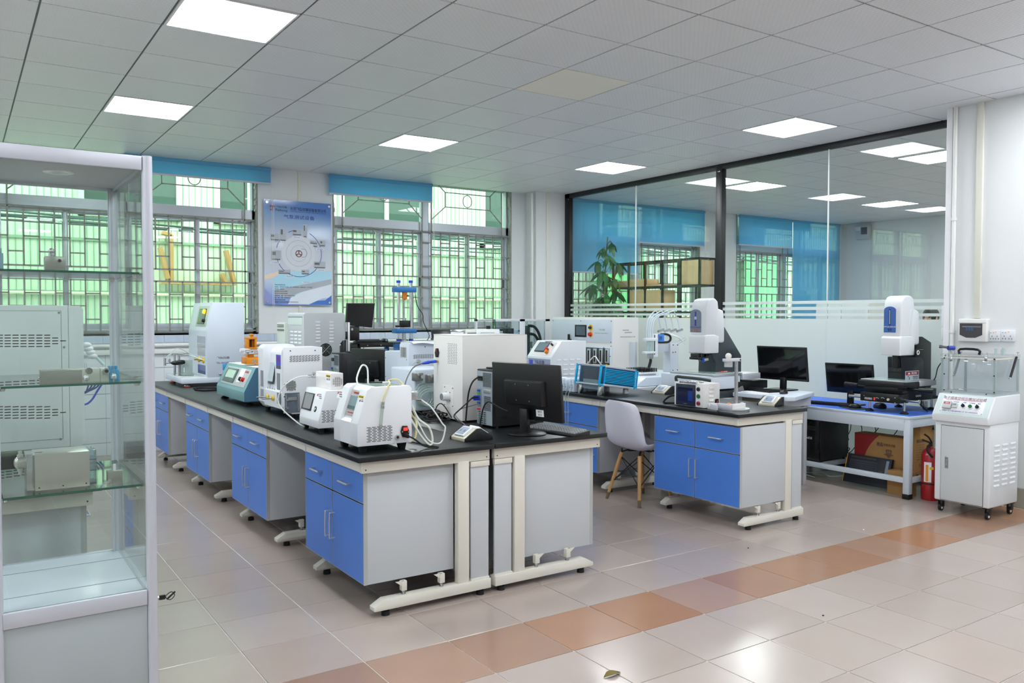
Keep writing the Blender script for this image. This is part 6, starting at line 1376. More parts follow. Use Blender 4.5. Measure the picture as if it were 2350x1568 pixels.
P = PY(Y0); u, v = P.uv(*cJ(1068, 1385)); m = MB(); c = [(-.018, 0), (-.012, .028), (.012, .028), (.018, 0), (.012, -.028), (-.012, -.028)]; m._add([P.at(u+a, v+b, 0) for a, b in c]+[P.at(u+a, v+b, .008) for a, b in c], [tuple(range(6))[::-1], tuple(range(6, 12))]+[(i, (i+1) % 6, 6+(i+1) % 6, 6+i) for i in range(6)]); il = m.build('power_inlet', BLACK, t, False); m = MB(); m.pb(P, u-.008, u+.008, v+.004, v+.016, .008, .012, .001); m.build('power_switch', RED, il)
m = MB(); yh = Y1-.03; m.tube([(X0+.03, yh+.03, zt-.02), (X0+.02, yh+.035, zt+.03), (X0+.06, yh-.0, zt+.028), (X0+.14, yh-.09, zt+.018), (X0+.2, yh-.13, zt+.006)], .011, 10); solo(m, 'hand_grip', mat('dark_rubber_grip', (40, 48, 46), .55), 'dark curved hose resting on top of the small white controller box', 'hose')
m = MB(); random.seed(2)
for k in range(7): x, y = xr-.10-random.uniform(0, .10), Y0+.06+random.uniform(0, .12); m.cyl((x-.02, y, zt+.006), (x+.02, y+.012, zt+.009), .006, n=8); m.box(x-.008, x+.008, y-.01, y+.01, zt, zt+.012, .002)
solo(m, 'metal_fittings', STEEL, 'small heap of steel hose fittings on top of the small white controller box', 'fittings')
tubeobj([(X0+.08, Y1+.005, TB2+.06), (X0+.02, Y1+.06, TB2+.06), (X0-.01, Y1+.10, TB2+.012), (X0+.03, Y1+.06, TB2+.008), (X0+.07, Y1+.02, TB2+.008)], .007, BLACKM, 'thick black cord looping behind the small white controller box', 'cord', 'cord')
# ---- drop test stand
c = Vector((4.375, 3.835, TB2)); t = thing('drop_stand', 'aluminium stand with a rod and a round base, near the white controller box', 'stand', tuple(c))
m = MB(); m.lathe(c, [(.105, 0), (.105, .007), (.09, .008), (.09, .011), (.108, .012), (.108, .019), (.0, .019)], 36); m.build('round_base', ALU, t)
Pz0 = PY(c.y-.06); u0, u1, v0, v1 = Pz0.rect(*cJ(1240, 1408, 1415, 1480))
m = MB(); m.box(u0, u1, c.y-.062, c.y-.05, c.z+.019, c.z+.056, .002); m.build('white_block', WHITE2, t)
for q_ in ((u0-.012, u0, c.y-.075, c.y+.05), (u1, u1+.03, c.y-.02, c.y-.01), (u0-.1, u0-.09, c.y-.03, c.y+.03), (u0-.1, u0-.013, c.y+.045, c.y+.055)): m = MB(); m.box(*q_, c.z+.019, c.z+.056, .002); m.build('tray_wall', ALUP, t)
rx = onY(*cJ(1305, 1100), c.y).x; zt = onY(*cJ(1305, 870), c.y).z
m = MB(); m.cyl((rx, c.y, c.z+.03), (rx, c.y, zt), .0125, n=18); m.build('rod', STEEL, t)
P = PY(c.y-.015); u0, u1, v0, v1 = P.rect(*cJ(1178, 852, 1372, 890)); m = MB(); m.box(u0, u1, c.y-.015, c.y+.015, v0, v1, .003); ar = m.build('arm', ALUP, t); m = MB(); m.pc(P, u1-.015, (v0+v1)/2, .006, 0, .002, n=10); m.build('arm_screw', DARK, ar)
cx_ = P.uv(*cJ(1232, 920))[0]; m = MB(); m.cyl((cx_, c.y, P.uv(*cJ(1232, 955))[1]), (cx_, c.y, v0), .028, n=22); m.build('cup', ALU, t)
m = MB(); bz = P.uv(*cJ(1232, 825)); m.ell((bz[0], c.y, bz[1]), .021, 20, 12); solo(m, 'ball', mat('white_ball', (240, 238, 228), .35), 'small white ball on the arm of the aluminium stand', 'ball')
bz = Vector((c.x-.045, c.y+.0, 0)); m = MB(); m.ell((bz.x, bz.y, TB2+.019+.0195), .0195, 20, 12); solo(m, 'ball', mat('orange_ball', (248, 120, 50), .4), 'small orange ball lying in the tray of the aluminium stand', 'ball')
hub('small grey and black socket box behind the white controller box', 4.86, 5.0, TB2, 8, .15)
hub('small grey and black socket box near the rear corner of the right bench', 5.0-.12, 3.92, TB2, 8, .15)

# ---- gantry dispensing robot on a floor cabinet behind the bench
t = thing('dispensing_robot', 'desktop dispensing robot with arched white tubes and a white tray of black tips', 'robot', (5.55, 5.85, .80))
m = MB(); m.box(4.99, 6.15, 5.45, 6.45, 0, .795, .004); solo(m, 'equipment_cabinet', LGREY, 'grey cabinet behind the right bench carrying the dispensing robot', 'cabinet')
m = MB(); m.prism([(5.02, .797), (5.02, .805), (5.14, .875), (6.0, .875), (6.0, .797)], 'y', 5.52, 6.35, .004); m.build('robot_base', COOLW, t)
PS = PL((5.02, 5.94, .805), (0, -1, 0), (.12, 0, .07)); m = MB(); m.pb(PS, -.36, .0, .02, .12, 0, .002); cp = m.build('control_strip', mat('champagne_panel', (190, 186, 178), .4), t)
for u_, mt, r in ((-.06, BLACK, .02), (-.11, RED, .015), (-.105, ORG_, .019)): m = MB(); m.pc(PS, u_, .07, r, .002, .02 if mt != RED else .03, n=16); m.build('push_button', mt, cp)
Yr = 5.9; P = PY(Yr)
u0, u1, v0, v1 = P.rect(*cJ(515, 670, 612, 1010)); m = MB(); m.box(u0, u1, Yr, Yr+.10, .875, v1, .003); m.build('right_post', ALUP, t)
m = MB()
for x_, y_ in ((545, 995), (600, 990), (545, 778), (575, 775), (548, 690), (600, 690)): m.qc(P, *cJ(x_, y_), .006, 0, .002, n=8)
m.build('post_screws', DARK, t)
Y2 = 5.95
u0, u1, v0, v1 = P.rect(*cJ(158, 655, 188, 975)); m = MB(); m.box(u0, u1, Y2+.03, Y2+.12, .875, v1, .003); m.build('left_post', ALUP, t)
u0, u1, v0, v1 = P.rect(*cJ(350, 670, 520, 770)); m = MB(); m.box(u0-.05, u1+.02, Yr+.02, Yr+.09, v0, v1, .003); m.build('cross_beam', ALUP, t)
u0, u1, v0, v1 = P.rect(*cJ(300, 555, 350, 830)); m = MB(); m.box(u0, u1, Yr-.02, Yr+.03, v0, v1, .003); zx = m.build('z_axis', WHITE, t); m = MB(); m.box(u0+.004, u0+.014, Yr-.022, Yr-.02, v0+.02, v1-.01); m.build('axis_groove', DARK, zx)
u0, u1, v0, v1 = P.rect(*cJ(350, 560, 415, 650)); m = MB(); m.box(u0, u1, Yr-.03, Yr+.03, v0, v1, .003); bm_ = m.build('blue_motor', mat('motor_blue', (72, 128, 210), .4), t); m = MB()
for k in range(3): m.box(u0+.012+k*.012, u0+.016+k*.012, Yr-.0315, Yr-.03, v0+.02, v1-.02)
m.build('motor_slots', DARK, bm_)
c = [P.at(*P.uv(*cJ(*q)), -.02) for q in ((415, 565), (470, 560), (520, 575), (535, 615), (515, 650), (470, 658), (355, 657))]; m = MB(); m.tube(c, .011, 8); m.build('cable_chain', BLACKM, t)
for k in range(4):
    xk = 205+k*20; u, _ = P.uv(*cJ(xk, 700)); va, vb, vc = P.uv(*cJ(xk, 610))[1], P.uv(*cJ(xk, 790))[1], P.uv(*cJ(xk, 860))[1]
    m = MB(); m.cyl(P.at(u, va, .045), P.at(u, vb, .045), .010, n=12); sy = m.build('syringe', glass('frosted_syringe', (232, 238, 240), 1, .1, .45), t)
    m = MB(); m.cyl(P.at(u, vb, .045), P.at(u, vb-.05, .045), .008, .007, 10); m.cyl(P.at(u, vb-.05, .045), P.at(u, vc, .045), .0022, n=6); m.build('needle', STEEL, sy)
m = MB(); u0, u1, v0, v1 = P.rect(*cJ(222, 605, 290, 640)); m.box(u0-.06, u1+.03, Yr-.06, Yr-.02, v0, v1, .003); m.box(u0-.07, u1+.0, Yr-.06, Yr-.02, v0-.12, v0-.10, .003); m.build('syringe_holder', WHITE, t)
for k in range(4):
    a = (188+k*24, 640); top = (325+k*70, 286); e = (490+k*75, 515)
    m = MB(); pts = [P.at(*P.uv(*cJ(*q)), dn) for q, dn in ((a, .045), ((a[0]+4, 480), .045), ((a[0]+40+k*6, 370-k*2), .03), (top, .0), ((top[0]+70, 310), -.04), ((e[0]-38, 410), -.08), (e, -.1))]
    m.tube(pts, .0055, 7); m.build('arched_tube', mat('bluish_white_tube', (214, 226, 238), .25), t)
    p = pts[-1]; m = MB(); m.cyl(p+Vector((-.04, 0, -.012)), p+Vector((.035, 0, .006)), .012, n=10); m.build('valve_coupling', STEEL, t)
for k in range(5):
    m = MB(); q = [P.at(*P.uv(*cJ(*z)), -.12+.02*k) for z in ((500, 540+10*k), (560, 545+8*k), (640, 560+10*k), (720, 600+16*k), (740, 620+20*k))]; m.tube(q, .006, 6); m.build('tube_bundle', TUBEW, t)
m = MB(); q = [P.at(*P.uv(*cJ(*z)), -.05) for z in ((620, 680), (700, 640), (735, 615))]; m.tube(q, .014, 8); m.build('support_arm', ALUP, t)
m = MB(); q = [P.at(*P.uv(*cJ(*z)), .0) for z in ((275, 830), (278, 880), (265, 930), (255, 965))]; m.tube(q, .014, 8); m.build('drop_chain', BLACKM, t)
# tip tray
t2 = thing('tip_tray', 'white tray holding rows of short black tips, left of the robot', 'tray', (5.36, 5.82, .876)); zq = .906
a = onZ(*cJ(-50, 1025), zq); m = MB(); m.box(5.253, 5.47, 5.70, 5.94, zq-.016, zq, .003); m.build('tray_plate', WHITE, t2); m = MB(); m.box(5.27, 5.45, 5.72, 5.92, .876, zq-.016, .002); m.build('tray_block', ALUP, t2)
m = MB()
for i in range(10):
    for j in range(10): m.cyl((5.27+i*.0203, 5.715+j*.0232, zq), (5.27+i*.0203, 5.715+j*.0232, zq+.034), .0055, n=8)
m.build('black_tips', BLACK, t2, True, 'stuff')

# ---- first optical measuring machine (white head, granite column)
GRAN = mat('black_granite', (52, 60, 66), .35, var=.35, vs=70)
def measuring_machine(): pass
t = thing('measuring_machine', 'white headed optical measuring machine with CNC written on its grey badge, on a granite column', 'machine', (5.5, 5.1, .80))
m = MB(); m.box(5.16, 6.03, 5.0, 5.42, 0, .74, .004); m.box(5.16, 5.58, 4.78, 5.0, 0, .74, .004); solo(m, 'machine_stand', mat('grey_machine_stand', (176, 180, 180), .45), 'grey machine stand behind the right bench under the first measuring machine', 'stand')
m = MB(); m.box(5.2, 6.0, 4.99, 5.42, .742, .80, .01); m.box(5.2, 5.57, 4.80, 5.0, .742, .80, .01); m.build('granite_base', GRAN, t)
m = MB(); m.box(5.205, 5.56, 4.80, 5.40, .815, .925, .008, 3); m.build('stage_block', COOLW, t)
m = MB(); m.box(5.22, 5.58, 4.795, 5.30, .925, .945, .003); m.build('stage_plate', ALU, t); m = MB(); m.box(5.27, 5.55, 4.84, 5.22, .945, .948); m.build('stage_glass', mat('stage_glass', (170, 196, 190), .06), t)
m = MB(); m.box(5.50, 5.90, 4.79, 5.3, .80, .87, .004); m.build('slide_base', BLACK, t); m = MB(); m.box(5.575, 5.80, 4.785, 5.28, .888, .94, .004); m.build('side_stage', ALUP, t)
Yc = 4.96; q = prY(Yc, [cJ(1012, 795), cJ(1060, 900), cJ(1050, 1170), cJ(1365, 1170), cJ(1365, 815), cJ(1165, 475), cJ(1100, 470), cJ(1100, 790)])
m = MB(); m.prism(q, 'y', Yc, Yc+.20, .003); cl_ = m.build('granite_column', GRAN, t)
P = PY(Yc); o = part(cl_, 'warning_plate', mat('red_label', (150, 30, 34), .4), P, cJ(1097, 998, 1207, 1025), 0, .0015); textpx(o, 'plate_text', '▲ 危险', P, *cJ(1120, 1003, 1195, 1020), WINK, .002)
def head(t, P0, Pf, corner, left, right, ytop, ybot, ystep, X0, Ya, Yb, Xb, badge, cr, txt, blue):
    zt = onX(corner, ytop, X0).z; zb_ = onX(corner, ybot, X0).z; zs_ = onX(corner, ystep, X0).z; r = .055
    # rounded box: profile in XZ extruded along Y then bevelled
    m = MB(); m.prism([(X0+.02, zs_), (X0+.02, zt-r*1.7), (X0+.03, zt-r*.9), (X0+r, zt-r*.22), (X0+r*1.8, zt), (Xb-r*.8, zt), (Xb-.008, zt-r*.5), (Xb, zt-r*1.5), (Xb, zs_)], 'y', Ya+.006, Yb-.006, .017, 4); m.build('head_cover', WHITE, t)
    m = MB(); m.prism([(X0, zb_), (X0, zs_), (X0+.02, zs_+.012), (Xb-.05, zs_+.012), (Xb, zs_), (Xb, zb_)], 'y', Ya, Yb, .009, 3); m.build('head_skirt', WHITE, t)
    m = MB(); m.prism([(Xb-.05, zs_-.06), (Xb-.055, zs_+.1), (Xb-.02, zs_+.24), (Xb+.06, zs_+.22), (Xb+.075, zs_+.12), (Xb+.075, zs_-.06)], 'y', Ya+.002, Yb-.002, .02, 3); m.build('rear_cover', WHITE, t)
    P = PX(X0+.02); u0, u1, v0, v1 = P.rect(*badge); rr = (u1-u0)/2; pts = [(u0, v0), (u1, v0)]+[(u0+rr+rr*math.cos(a), v1-rr*.6+rr*.6*math.sin(a)) for a in [i*PI/10 for i in range(11)]]
    m = MB(); n = len(pts); m._add([P.at(a, b, 0) for a, b in pts]+[P.at(a, b, .003) for a, b in pts], [tuple(range(n))[::-1], tuple(range(n, 2*n))]+[(i, (i+1) % n, n+(i+1) % n, n+i) for i in range(n)])
    bd = m.build('badge', blue, t, False); uc = (u0+u1)/2; h = v1-v0
    m = MB(); m.pb(P, uc-.008, uc+.008, v0+h*.28, v1-h*.1, .003, .0036); m.build('badge_stripe', mat('royal_blue_print', (36, 60, 168), .4) if txt == 'CNC' else mat('navy_print', (20, 26, 96), .4), bd, False)
    m = MB()
    if txt == 'CNC': m.pc(P, uc, v0+h*.62, .014, .0036, .0045, n=18)
    else: m.pb(P, uc-.003, uc+.003, v0+h*.32, v1-h*.14, .0036, .0042)
    m.build('badge_centre', mat('pale_badge', (196, 200, 210), .3), bd, False)
    text(bd, 'badge_text', 'OPTICAL IMAGER', (u1-u0)*.13, P, uc, v0+h*.215, TXTB if txt == 'CNC' else WINK, .0036)
    text(bd, 'badge_text', txt, (u1-u0)*.36, P, uc, v0+h*.09, mat('copper_ink', (178, 92, 60), .5) if txt == 'CNC' else TXT, .0036)
    m = MB(); c = [(X0+.12, zs_+.02), (X0+.13, zs_+.06), (X0+.145, zt-.14), (X0+.17, zt-.11)]
    m.tube([(a, Ya+.0075, b) for a, b in c], .0028, 6); m.build('cover_ridge', WHITE, t)
head(t, None, None, 1617, 1580, 1657, 684, 812, 772, 5.255, 4.925, 5.115, 5.43, cJ(755, 262, 885, 538), cJ, 'CNC', mat('badge_grey', (122, 132, 150), .35))
P = PY(4.97); zb_ = onX(1617, 812, 5.255).z
for a, b, c_, d in ((828, 862, 790, 865), (868, 915, 792, 865), (935, 965, 795, 850)): u0, u1, v0, v1 = P.rect(*cJ(a, c_, b, d)); m = MB(); m.box(u0+.01, u1+.01, 4.97, 5.05, v0, zb_, .003); m.build('objective_turret', BLACK, t)
u0, u1, v0, v1 = P.rect(*cJ(825, 835, 965, 865)); m = MB(); m.box(u0+.01, u1+.01, 4.96, 5.06, v0, v1, .003); m.build('turret_base', BLACK, t)
p = onY(*cJ(905, 872), 4.96); q = onY(*cJ(960, 862), 4.96); m = MB(); m.cyl(p, q, .014, n=14); m.build('probe', STEEL, t); m = MB(); m.cyl(p-Vector((.008, 0, 0)), p+Vector((.004, 0, 0)), .017, n=14); m.build('probe_ring', mat('blue_fitting', (36, 84, 214), .35), t)

# ---- white computer table with monitor, keyboard, mouse
t = thing('computer_table', 'white topped computer table with rounded edge, between the right bench and the glass wall', 'table', (5.8, 4.55, 0))
m = MB(); m.prism([(5.43, 4.77), (5.47, 4.25), (5.52, 4.21), (6.02, 4.40), (6.02, 4.97), (5.60, 4.97), (5.60, 4.77)], 'z', .755, .79, .006, 3); m.build('table_top', COOLW, t)
m = MB(); m.box(5.58, 5.98, 4.40, 4.43, .68, .755, .004); m.build('end_apron', ALUP, t); m = MB(); m.box(5.56, 5.6, 4.42, 4.90, .70, .755, .004); m.build('side_apron', mat('bronze_shadow_panel', (110, 100, 84), .5), t)  # side apron: shade of the gap under the top is put into its colour
for x, y in ((5.6, 4.45), (5.95, 4.45), (5.6, 4.9), (5.95, 4.9)): m = MB(); m.box(x-.02, x+.02, y-.02, y+.02, 0, .755, .002); m.build('table_leg', ALUP, t)
monitor('large black monitor on the white computer table between the two measuring machines', 5.93, 4.66, .79, 180+2, .505, .295, .232, -7, 'square', .016, False)
keyboard('black keyboard on the white computer table', 5.70, 4.72, .79, 180-8, .40, .14)
mouse('black mouse on the white computer table beside the keyboard', 5.66, 4.43, .79, 20)
m = MB(); m.box(-.13, .13, -.11, .11, 0, .002); mp = solo(m, 'document', mat('printed_paper', (232, 234, 240), .7), 'white printed sheet under the keyboard on the white computer table', 'paper'); mp.location = (5.61, 4.62, .79); mp.rotation_euler = (0, 0, R(80))
t = thing('card_reader', 'grey wedge shaped desk device left of the keyboard on the white computer table', 'device', (0, 0, 0)); m = MB(); m.hexa([(-.06, -.05, 0), (.06, -.05, 0), (.06, .05, 0), (-.06, .05, 0), (-.055, -.045, .012), (.05, -.04, .05), (.05, .04, .05), (-.055, .045, .012)], .004); m.build('device_body', mat('warm_grey_plastic', (108, 108, 110), .4), t); place(t, 5.53, 4.83, .79, 0)

# ---- blue topped steel table
t = thing('work_table', 'white steel work table with a blue mat top, under the second measuring machine', 'table', (6.52, 4.3, 0))
WST = mat('white_steel_tube', (206, 216, 226), .35)
x0, x1, y0, y1 = 6.135, 6.90, 3.615, 5.10
m = MB(); m.box(x0, x1, y0, y1, .628, .650, .003); m.build('table_top', WST, t); m = MB(); m.box(x0+.012, x1-.01, y0+.012, y1-.01, .650, .653); m.build('blue_mat', mat('blue_mat', (70, 120, 226), .45, var=.03), t)
for x, y in ((x0+.03, y0+.03), (x1-.03, y0+.03), (x0+.03, y1-.03), (x1-.03, y1-.03)): m = MB(); m.box(x-.025, x+.025, y-.025, y+.025, .035, .628, .002); lg = m.build('table_leg', WST, t); m = MB(); m.box(x-.028, x+.028, y-.028, y+.028, 0, .04, .003); m.build('rubber_shoe', BLACKM, lg)
for a, b, c_, d in ((x0+.005, x0+.045, y0+.05, y1-.05), (x1-.045, x1-.005, y0+.05, y1-.05)): 
    for z0, z1 in ((.535, .628), (.125, .165)): m = MB(); m.box(a, b, c_, d, z0, z1, .002); m.build('side_rail', WST, t)
for a, b in ((y0+.008, y0+.045), (y1-.045, y1-.008)):
    for z0, z1 in ((.56, .628), (.125, .165)): m = MB(); m.box(x0+.05, x1-.05, a, b, z0, z1, .002); m.build('end_rail', WST, t)
m = MB(); m.box(x0+.045, x1-.04, 4.42, y1-.05, .13, .16, .001); m.build('lower_shelf', mat('grey_shelf_plate', (160, 168, 172), .45), t)
tower('black computer tower with gloss front on the lower shelf of the blue topped table', 6.20, 4.46, .16, .40, .17, .365, 'front')
monitor('black monitor on the blue topped table, left of the second measuring machine', 6.50, 4.39, .653, 180+4, .45, .265, .232, -9, 'square', .018, False)
keyboard('black keyboard on the blue topped table', 6.36, 4.47, .653, 180+10, .42, .14)
m = MB(); m.box(-.11, .11, -.09, .09, 0, .003); mp = solo(m, 'mouse_pad', mat('charcoal_pad', (36, 42, 52), .7), 'dark mouse pad on the blue topped table', 'mouse pad'); mp.location = (6.30, 4.20, .653); mp.rotation_euler = (0, 0, R(60))
mouse('black mouse on the dark pad of the blue topped table', 6.31, 4.21, .656, 100)
m = MB(); m.cyl((6.26, 4.87, .6531), (6.26, 4.87, .655), .03, n=20); solo(m, 'cable_grommet', mat('grommet_navy', (58, 70, 120), .5), 'small round cable grommet in the blue table top', 'grommet')
# second measuring machine
t = thing('measuring_machine', 'white headed optical measuring machine with a blue badge, on the blue topped table', 'machine', (6.5, 3.95, .653))
x0, x1, y0, y1 = 6.20, 6.80, 3.75, 4.09
m = MB(); m.box(x0, x0+.14, y0-.0, y1, .735, .81, .006); cb = m.build('control_box', BLACK, t)
P = PX(x0); textpx(cb, 'box_text', '影像测量仪', P, *cK(650, 1318, 742, 1345), WINK, .0008); part(cb, 'red_switch', mat('lit_red_rocker', (220, 40, 36), .3, emis=.3), P, cK(760, 1318, 775, 1352), 0, .004)
for cx__, mt in ((798, BLACKM), (865, BLACKM), (937, mat('ivory_button', (206, 198, 176), .4))):
    u, v = P.uv(*cK(cx__, 1345)); m = MB(); m.pc(P, u, v, .010, 0, .012, n=16); kn = m.build('dial_knob', mt, cb)
    if mt == BLACKM: m = MB(); m.tube([P.at(u+.016*math.cos(a), v+.016*math.sin(a), .001) for a in [R(20+i*20) for i in range(7)]], .0012, 5, 0); m.build('dial_scale', WINK, kn)
m = MB()
for q in ((643, 1295), (1013, 1325), (1013, 1385), (643, 1367)): m.qc(P, *cK(*q), .003, 0, .001, n=8)
m.build('box_screws', WINK, cb)
m = MB(); m.box(x0+.10, x1, y0+.03, y1-.01, .74, .83, .005); m.build('machine_base', BLACK, t)
Pq = PY(y0+.03); part(t, 'silver_plate', ALU, PY(y0+.03), cK(1262, 1290, 1325, 1312), 0, .002)
zs0 = onX(1979, 880, 6.2).z
m = MB(); m.box(x0+.02, x1-.14, y0+.02, y1-.02, .83, .862, .003); m.build('x_slide', BLACK, t); m = MB(); m.box(x0, x1-.2, y0-.04, y1+.02, .862, .905, .004); m.build('stage', BLACK, t)
m = MB(); m.box(x0+.02, x1-.2, y0-.035, y1+.01, .905, .916, .002); m.box(x0+.22, x1-.14, y0-.045, y1-.1, .868, .912, .002); m.build('stage_top', ALU, t); m = MB(); m.box(x0+.05, x1-.24, y0, y1-.04, .916, .918); m.build('stage_glass', mat('stage_glass', (170, 196, 190), .06), t)
for y, x, lab in ((y0-.0, 6.36, 1), (y1, 6.2, -1)):
    m = MB(); p = Vector((x0+.12, y, .845)); m.cyl(p, p+Vector((0, -.16*lab, 0)), .012, .012, 12); m.cyl(p+Vector((0, -.10*lab, 0)), p+Vector((0, -.22*lab, .003)), .02, .024, 16); m.build('stage_handwheel', BLACK, t)
for px_, py_, qx, qy, xx in ((1110, 1352, 1300, 1372, 6.30), (610, 1308, 478, 1300, 6.24)): a, b = onX(*cK(px_, py_), xx), onX(*cK(qx, qy), xx); m = MB(); m.cyl(a, b, .012, n=12); m.cyl(b, b+(b-a).normalized()*.006, .016, n=14); m.build('carry_handle', STEEL, t)
a, b = onX(*cK(1475, 1310), 6.7), onX(*cK(1560, 1318), 6.7); m = MB(); m.cyl(a, b, .012, n=12); m.build('carry_handle', mat('dark_grey_rod', (90, 96, 96), .35, .5), t)
Yc = 3.86; q = prY(Yc, [cK(1260, 590), cK(1345, 590), cK(1450, 660), cK(1445, 1235), cK(1260, 1235)])
dx = .17; q = [(a+.0, b) for a, b in q]
m = MB(); m.prism(q, 'y', Yc, Yc+.18, .004); m.build('column', BLACK, t)
q = prY(Yc-.0, [cK(1085, 835), cK(1320, 835), cK(1352, 880), cK(1352, 1135), cK(1088, 1125)]); m = MB(); m.prism(q, 'y', Yc-.006, Yc+.12, .008); cc_ = m.build('column_cover', mat('navy_black_cover', (18, 20, 30), .35), t)
P = PY(Yc-.006); o = part(cc_, 'warning_plate', mat('label_grey', (176, 184, 196), .4), P, cK(1135, 1000, 1300, 1122), 0, .001); o1 = part(o, 'red_header', mat('red_label', (150, 30, 34), .4), P, cK(1142, 1008, 1294, 1050), .001, .0014)
textpx(o1, 'plate_text', '▲ 危险', P, *cK(1165, 1014, 1275, 1042), WINK, .0018)
for i, s in enumerate(('机器运转中', '请勿将手伸入', '以免压伤')): textpx(o, 'plate_text', s, P, *cK(1225, 1062+i*20, 1288, 1076+i*20), TXT, .0014)
m = MB()
for q in ((1170, 1070), (1185, 1085), (1172, 1100)): m.qc(P, *cK(*q), .006, .001, .0015, n=8)
m.build('hand_pictogram', TXT, o)
head(t, None, None, 2067, 2025, 2103, 678, 817, 776, 6.29, 3.80, 3.97, 6.50, cK(883, 228, 1025, 540), cK, '99', mat('badge_blue', (62, 104, 176), .35))
zb_ = onX(2067, 817, 6.29).z; p = onY(*cK(1013, 900), 3.88)
m = MB(); m.cyl((p.x, 3.88, onY(*cK(1013, 965), 3.88).z), (p.x, 3.88, zb_+.01), .021, n=18); m.build('lens_barrel', BLACK, t); m = MB(); m.cyl((p.x, 3.88, onY(*cK(1013, 1003), 3.88).z), (p.x, 3.88, onY(*cK(1013, 965), 3.88).z), .047, n=26); m.build('ring_light', mat('dark_grey_ring', (30, 34, 34), .4), t)
m = MB(); m.tube([(p.x+.05, 3.88, zb_), (p.x+.03, 3.86, zb_-.04), (p.x+.028, 3.86, zb_-.1), (p.x+.03, 3.88, zb_-.14)], .003, 6); m.build('lens_cable', BLACKM, t)
P = PY(3.79); u, v = P.uv(*cK(1270, 780)); m = MB(); m.pc(P, u, v, .030, 0, .014, n=24); hw = m.build('focus_wheel', BLACK, t); m = MB(); m.ring(P, u, v, .016, .004, .015, 24); m.build('wheel_ring', WINK, hw); m = MB(); m.cyl(P.at(u+.02, v+.02, .01), P.at(u+.05, v+.02, .03), .005, n=8); m.build('wheel_crank', BLACK, hw)
for c_ in ((710, 1470), (1125, 1510), (1055, 1425), (1450, 1460)):
    p = onZ(*cK(*c_), .66); m = MB(); m.lathe((p.x, p.y, .653), [(.032, 0), (.033, .008), (.018, .020), (.009, .024)], 20); ft = m.build('rubber_foot', BLACKM, t); m = MB(); m.cyl((p.x, p.y, .676), (p.x, p.y, .745), .009, n=12); m.build('foot_stem', STEEL, ft)
p = onZ(*cK(815, 1440), .66); m = MB(); m.lathe((p.x+.02, p.y, .653), [(.05, 0), (.055, .012), (.05, .03), (.03, .045), (.001, .05)], 22); solo(m, 'cable_bundle', mat('navy_rubber', (18, 22, 44), .4), 'coiled dark cable bundle under the second measuring machine', 'cable')
m = MB(); random.seed(9)
for k in range(5): y = 3.72+.02*k; m.tube([(6.5+.02*k, y, .74), (6.48+.02*k, y-.02, .70), (6.50+.03*k, y-.04, .665), (6.54+.02*k, y-.01, .668), (6.55+.01*k, y, .74)], .003, 6)
solo(m, 'cable_loops', BLACKM, 'thin black cable loops hanging under the right side of the second measuring machine', 'cables')
tubeobj([onX(2133, 883, 6.72), onX(2146, 868, 6.6), onX(2152, 845, 6.6), onX(2163, 828, 6.56), onX(2170, 815, 6.5)], .004, BLACKM, 'grey black cable rising from the second measuring machine towards the wall corner', 'cable', 'cable')
for k, pts in enumerate((((1953, 960), (1952, 985), (1946, 1000), (1948, 1010)), ((1971, 963), (1978, 985), (1972, 1010), (1955, 1035), (1945, 1040)), ((2006, 968), (2010, 990), (2008, 998)), ((2024, 970), (2010, 990), (1995, 998)), ((2066, 975), (2058, 990), (2050, 1000)))):
    tubeobj([onX(a, b, 6.78) for a, b in pts], .0035, BLACKM, 'thin black cable hanging behind the blue topped table', 'cable', 'cable', group='thin cables hanging behind the blue topped table')
tubeobj([onX(1940, 1000, 6.6), onX(1946, 1012, 6.6), onX(1942, 1025, 6.6), onX(1950, 1030, 6.6), onX(1944, 1040, 6.6), onX(1948, 1050, 6.6)], .004, BLACKM, 'tangled black cable behind the gloss front computer tower', 'cable', 'cable')
tubeobj([(6.25, 4.55, .012), (6.33, 4.75, .012), (6.45, 4.62, .012), (6.40, 4.50, .012), (6.55, 4.45, .012)], .005, TUBEW, 'white cable lying on the floor under the blue topped table', 'cable', 'cable')
# boxes
def carton(lab, x0, x1, y0, y1, z0, z1, m1=CARD, rz=0):
    t = thing('cardboard_box', lab, 'box', ((x0+x1)/2, (y0+y1)/2, z0)); m = MB(); m.box(x0, x1, y0, y1, z0, z1, .002); m.build('box_body', m1, t); return t
t = carton('flat brown and red monitor carton with Chinese print, under the blue topped table', 6.36, 6.50, 3.77, 4.24, .165, .44)
P = PX(6.36); u0, u1, v0, v1 = -4.24, -3.77, .165, .44; m = MB(); pts = [(u0, v0), (u0+.085, v0)]
for i in range(9): s = i/8; pts.append((u0+.085+.14*s**2.2, v0+(v1-v0)*s))
pts.append((u0, v1)); n = len(pts); m._add([P.at(a, b, 0) for a, b in pts]+[P.at(a, b, .0008) for a, b in pts], [tuple(range(n))[::-1], tuple(range(n, 2*n))]+[(i, (i+1) % n, n+(i+1) % n, n+i) for i in range(n)]); m.build('red_print', CARDR, t, False)
textpx(t, 'box_text', '液晶', P, *cQ(1250, 620, 1345, 680), TXT, .0006); textpx(t, 'box_text', '多媒体音箱', P, *cQ(1355, 650, 1530, 692), TXT, .0006)
